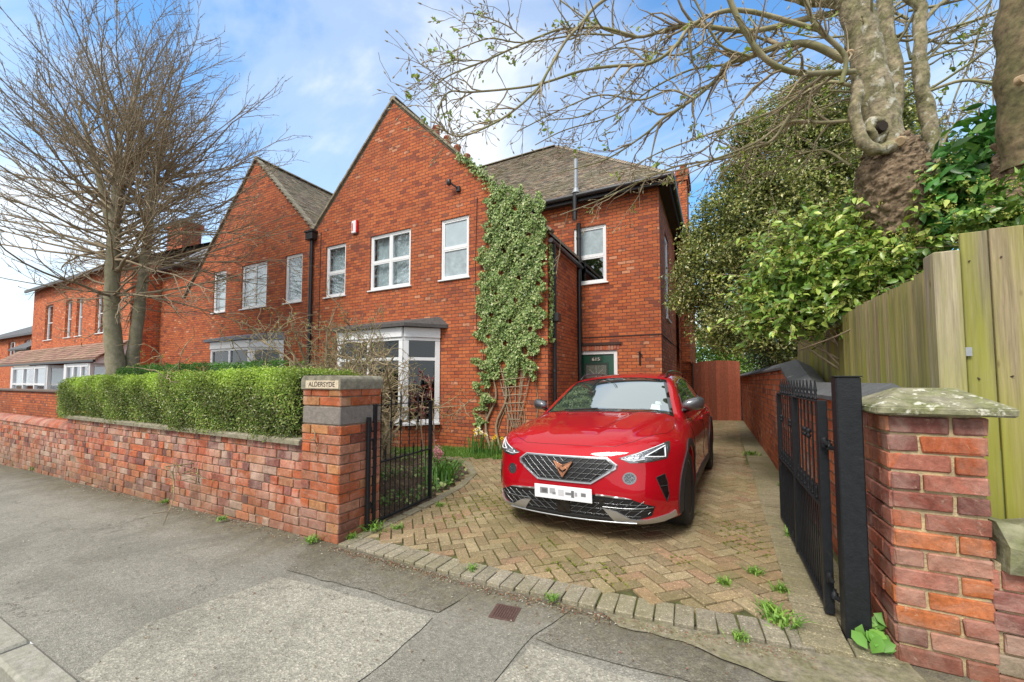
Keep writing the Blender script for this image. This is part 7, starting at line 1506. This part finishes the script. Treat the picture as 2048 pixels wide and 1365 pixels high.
for i, (a, b) in enumerate((((.50, .13), (.60, .24)), ((.53, .25), (.60, .31)))): mb = MB(); patch(mb, 'screen', [(a[0], a[1]), (b[0], a[1]), (b[0]-.02, b[1]), (a[0], b[1])], .003, step=.04); mb.build('parking_permit', M('pale_sticker', (.55, .66, .66), .5), ws, world=False)
# wheels
TYRE = M('tyre_rubber', (.022, .022, .023), .8, var=.25, vs=20, bs=.5, bscale=120); RIM = M('rim_dark', (.05, .05, .055), .3, .6, var=0); RIMF = M('rim_machined', (.45, .44, .43), .25, .9, var=0)
for sg in (1, -1):
    for yc in (WY0, WY1):
        def X_(V, sg=sg, yc=yc): return np.stack([sg*V[:, 2], yc+V[:, 0], WZ+V[:, 1]], -1)
        prof = [(.235, .72), (.25, .70), (.30, .69), (.325, .70), (.337, .73), (.338, .80), (.336, .865), (.325, .893), (.30, .905), (.265, .902), (.245, .893), (.238, .885)]
        w1 = MB(); w1.lathe(prof, sides=48)
        for k_ in range(3): w1.lathe([(.3385, .757+.045*k_), (.335, .758+.045*k_), (.335, .764+.045*k_), (.3385, .765+.045*k_)], sides=40)
        w1.xf(X_); wh = w1.build('wheel', TYRE, car, world=False)
        w1 = MB(); w1.lathe([(.238, .72), (.232, .86), (.236, .888), (.244, .892), (.238, .880), (.20, .80), (.06, .79)], sides=48); w1.xf(X_); w1.build('rim', RIM, wh, world=False)
        w1 = MB(); fa_ = MB()
        for k_ in range(5):
            for dd in (-.16, .16):
                a = k_*2*math.pi/5+.3; a0 = a+dd*.35; a1 = a+dd; p = np.array([.055*math.cos(a0), .055*math.sin(a0), .865]); q = np.array([.232*math.cos(a1), .232*math.sin(a1), .878]); d = q-p; L_ = np.linalg.norm(d)
                rr = rotz(math.atan2(d[1], d[0]))[0]; w1.cbox([(p+q)/2-(0, 0, .012)], [(L_/2, .015, .012)], .003, rot=rr); fa_.cbox([(p+q)/2+(0, 0, .001)], [(L_/2, .008, .0015)], .0005, rot=rr)
        w1.lathe([(.07, .83), (.07, .868), (.03, .872)], sides=20); w1.xf(X_); sp = w1.build('spokes', RIM, wh, world=False); fa_.lathe([(.03, .870), (.03, .876), (.02, .878)], sides=16); fa_.xf(X_); fa_.build('spoke_faces', RIMF, wh, world=False)
        w1 = MB(); w1.lathe([(.384, .56), (.384, .88)], sides=36); w1.lathe([(.383, .562), (.0, .561)], sides=36); w1.V = [v for v in w1.V]; 
        keep = MB(); a = np.linspace(R(-35), R(215), 30); V = np.array([[.384*math.cos(t), .384*math.sin(t), zz] for t in a for zz in (.558, .875)]+[[0, 0, .558]]); i = np.arange(29)*2
        keep.add(V, np.stack([i, i+2, i+3, i+1], -1)); keep.add(V, [[k_, k_+2, 60] for k_ in i]); keep.xf(X_); keep.build('wheel_liner', bpy.data.materials['grille_black'], car, world=False)
mb = MB(); mb.box((-.70, .45, .17), (.70, 4.2, .186)); mb.build('underbody', bpy.data.materials['grille_black'], car, world=False)
mb = MB(); FR['rear'] = ((0, 5.4, 0), (1, 0, 0), (0, 0, 1), (0, -1, 0)); patch(mb, 'rear', [(-.84, .86), (.84, .86), (.84, .93), (-.84, .93)], .003, step=.05); mb.build('tail_light', M('tail_red', (.3, .01, .01), .2, coat=1.), car, world=False)
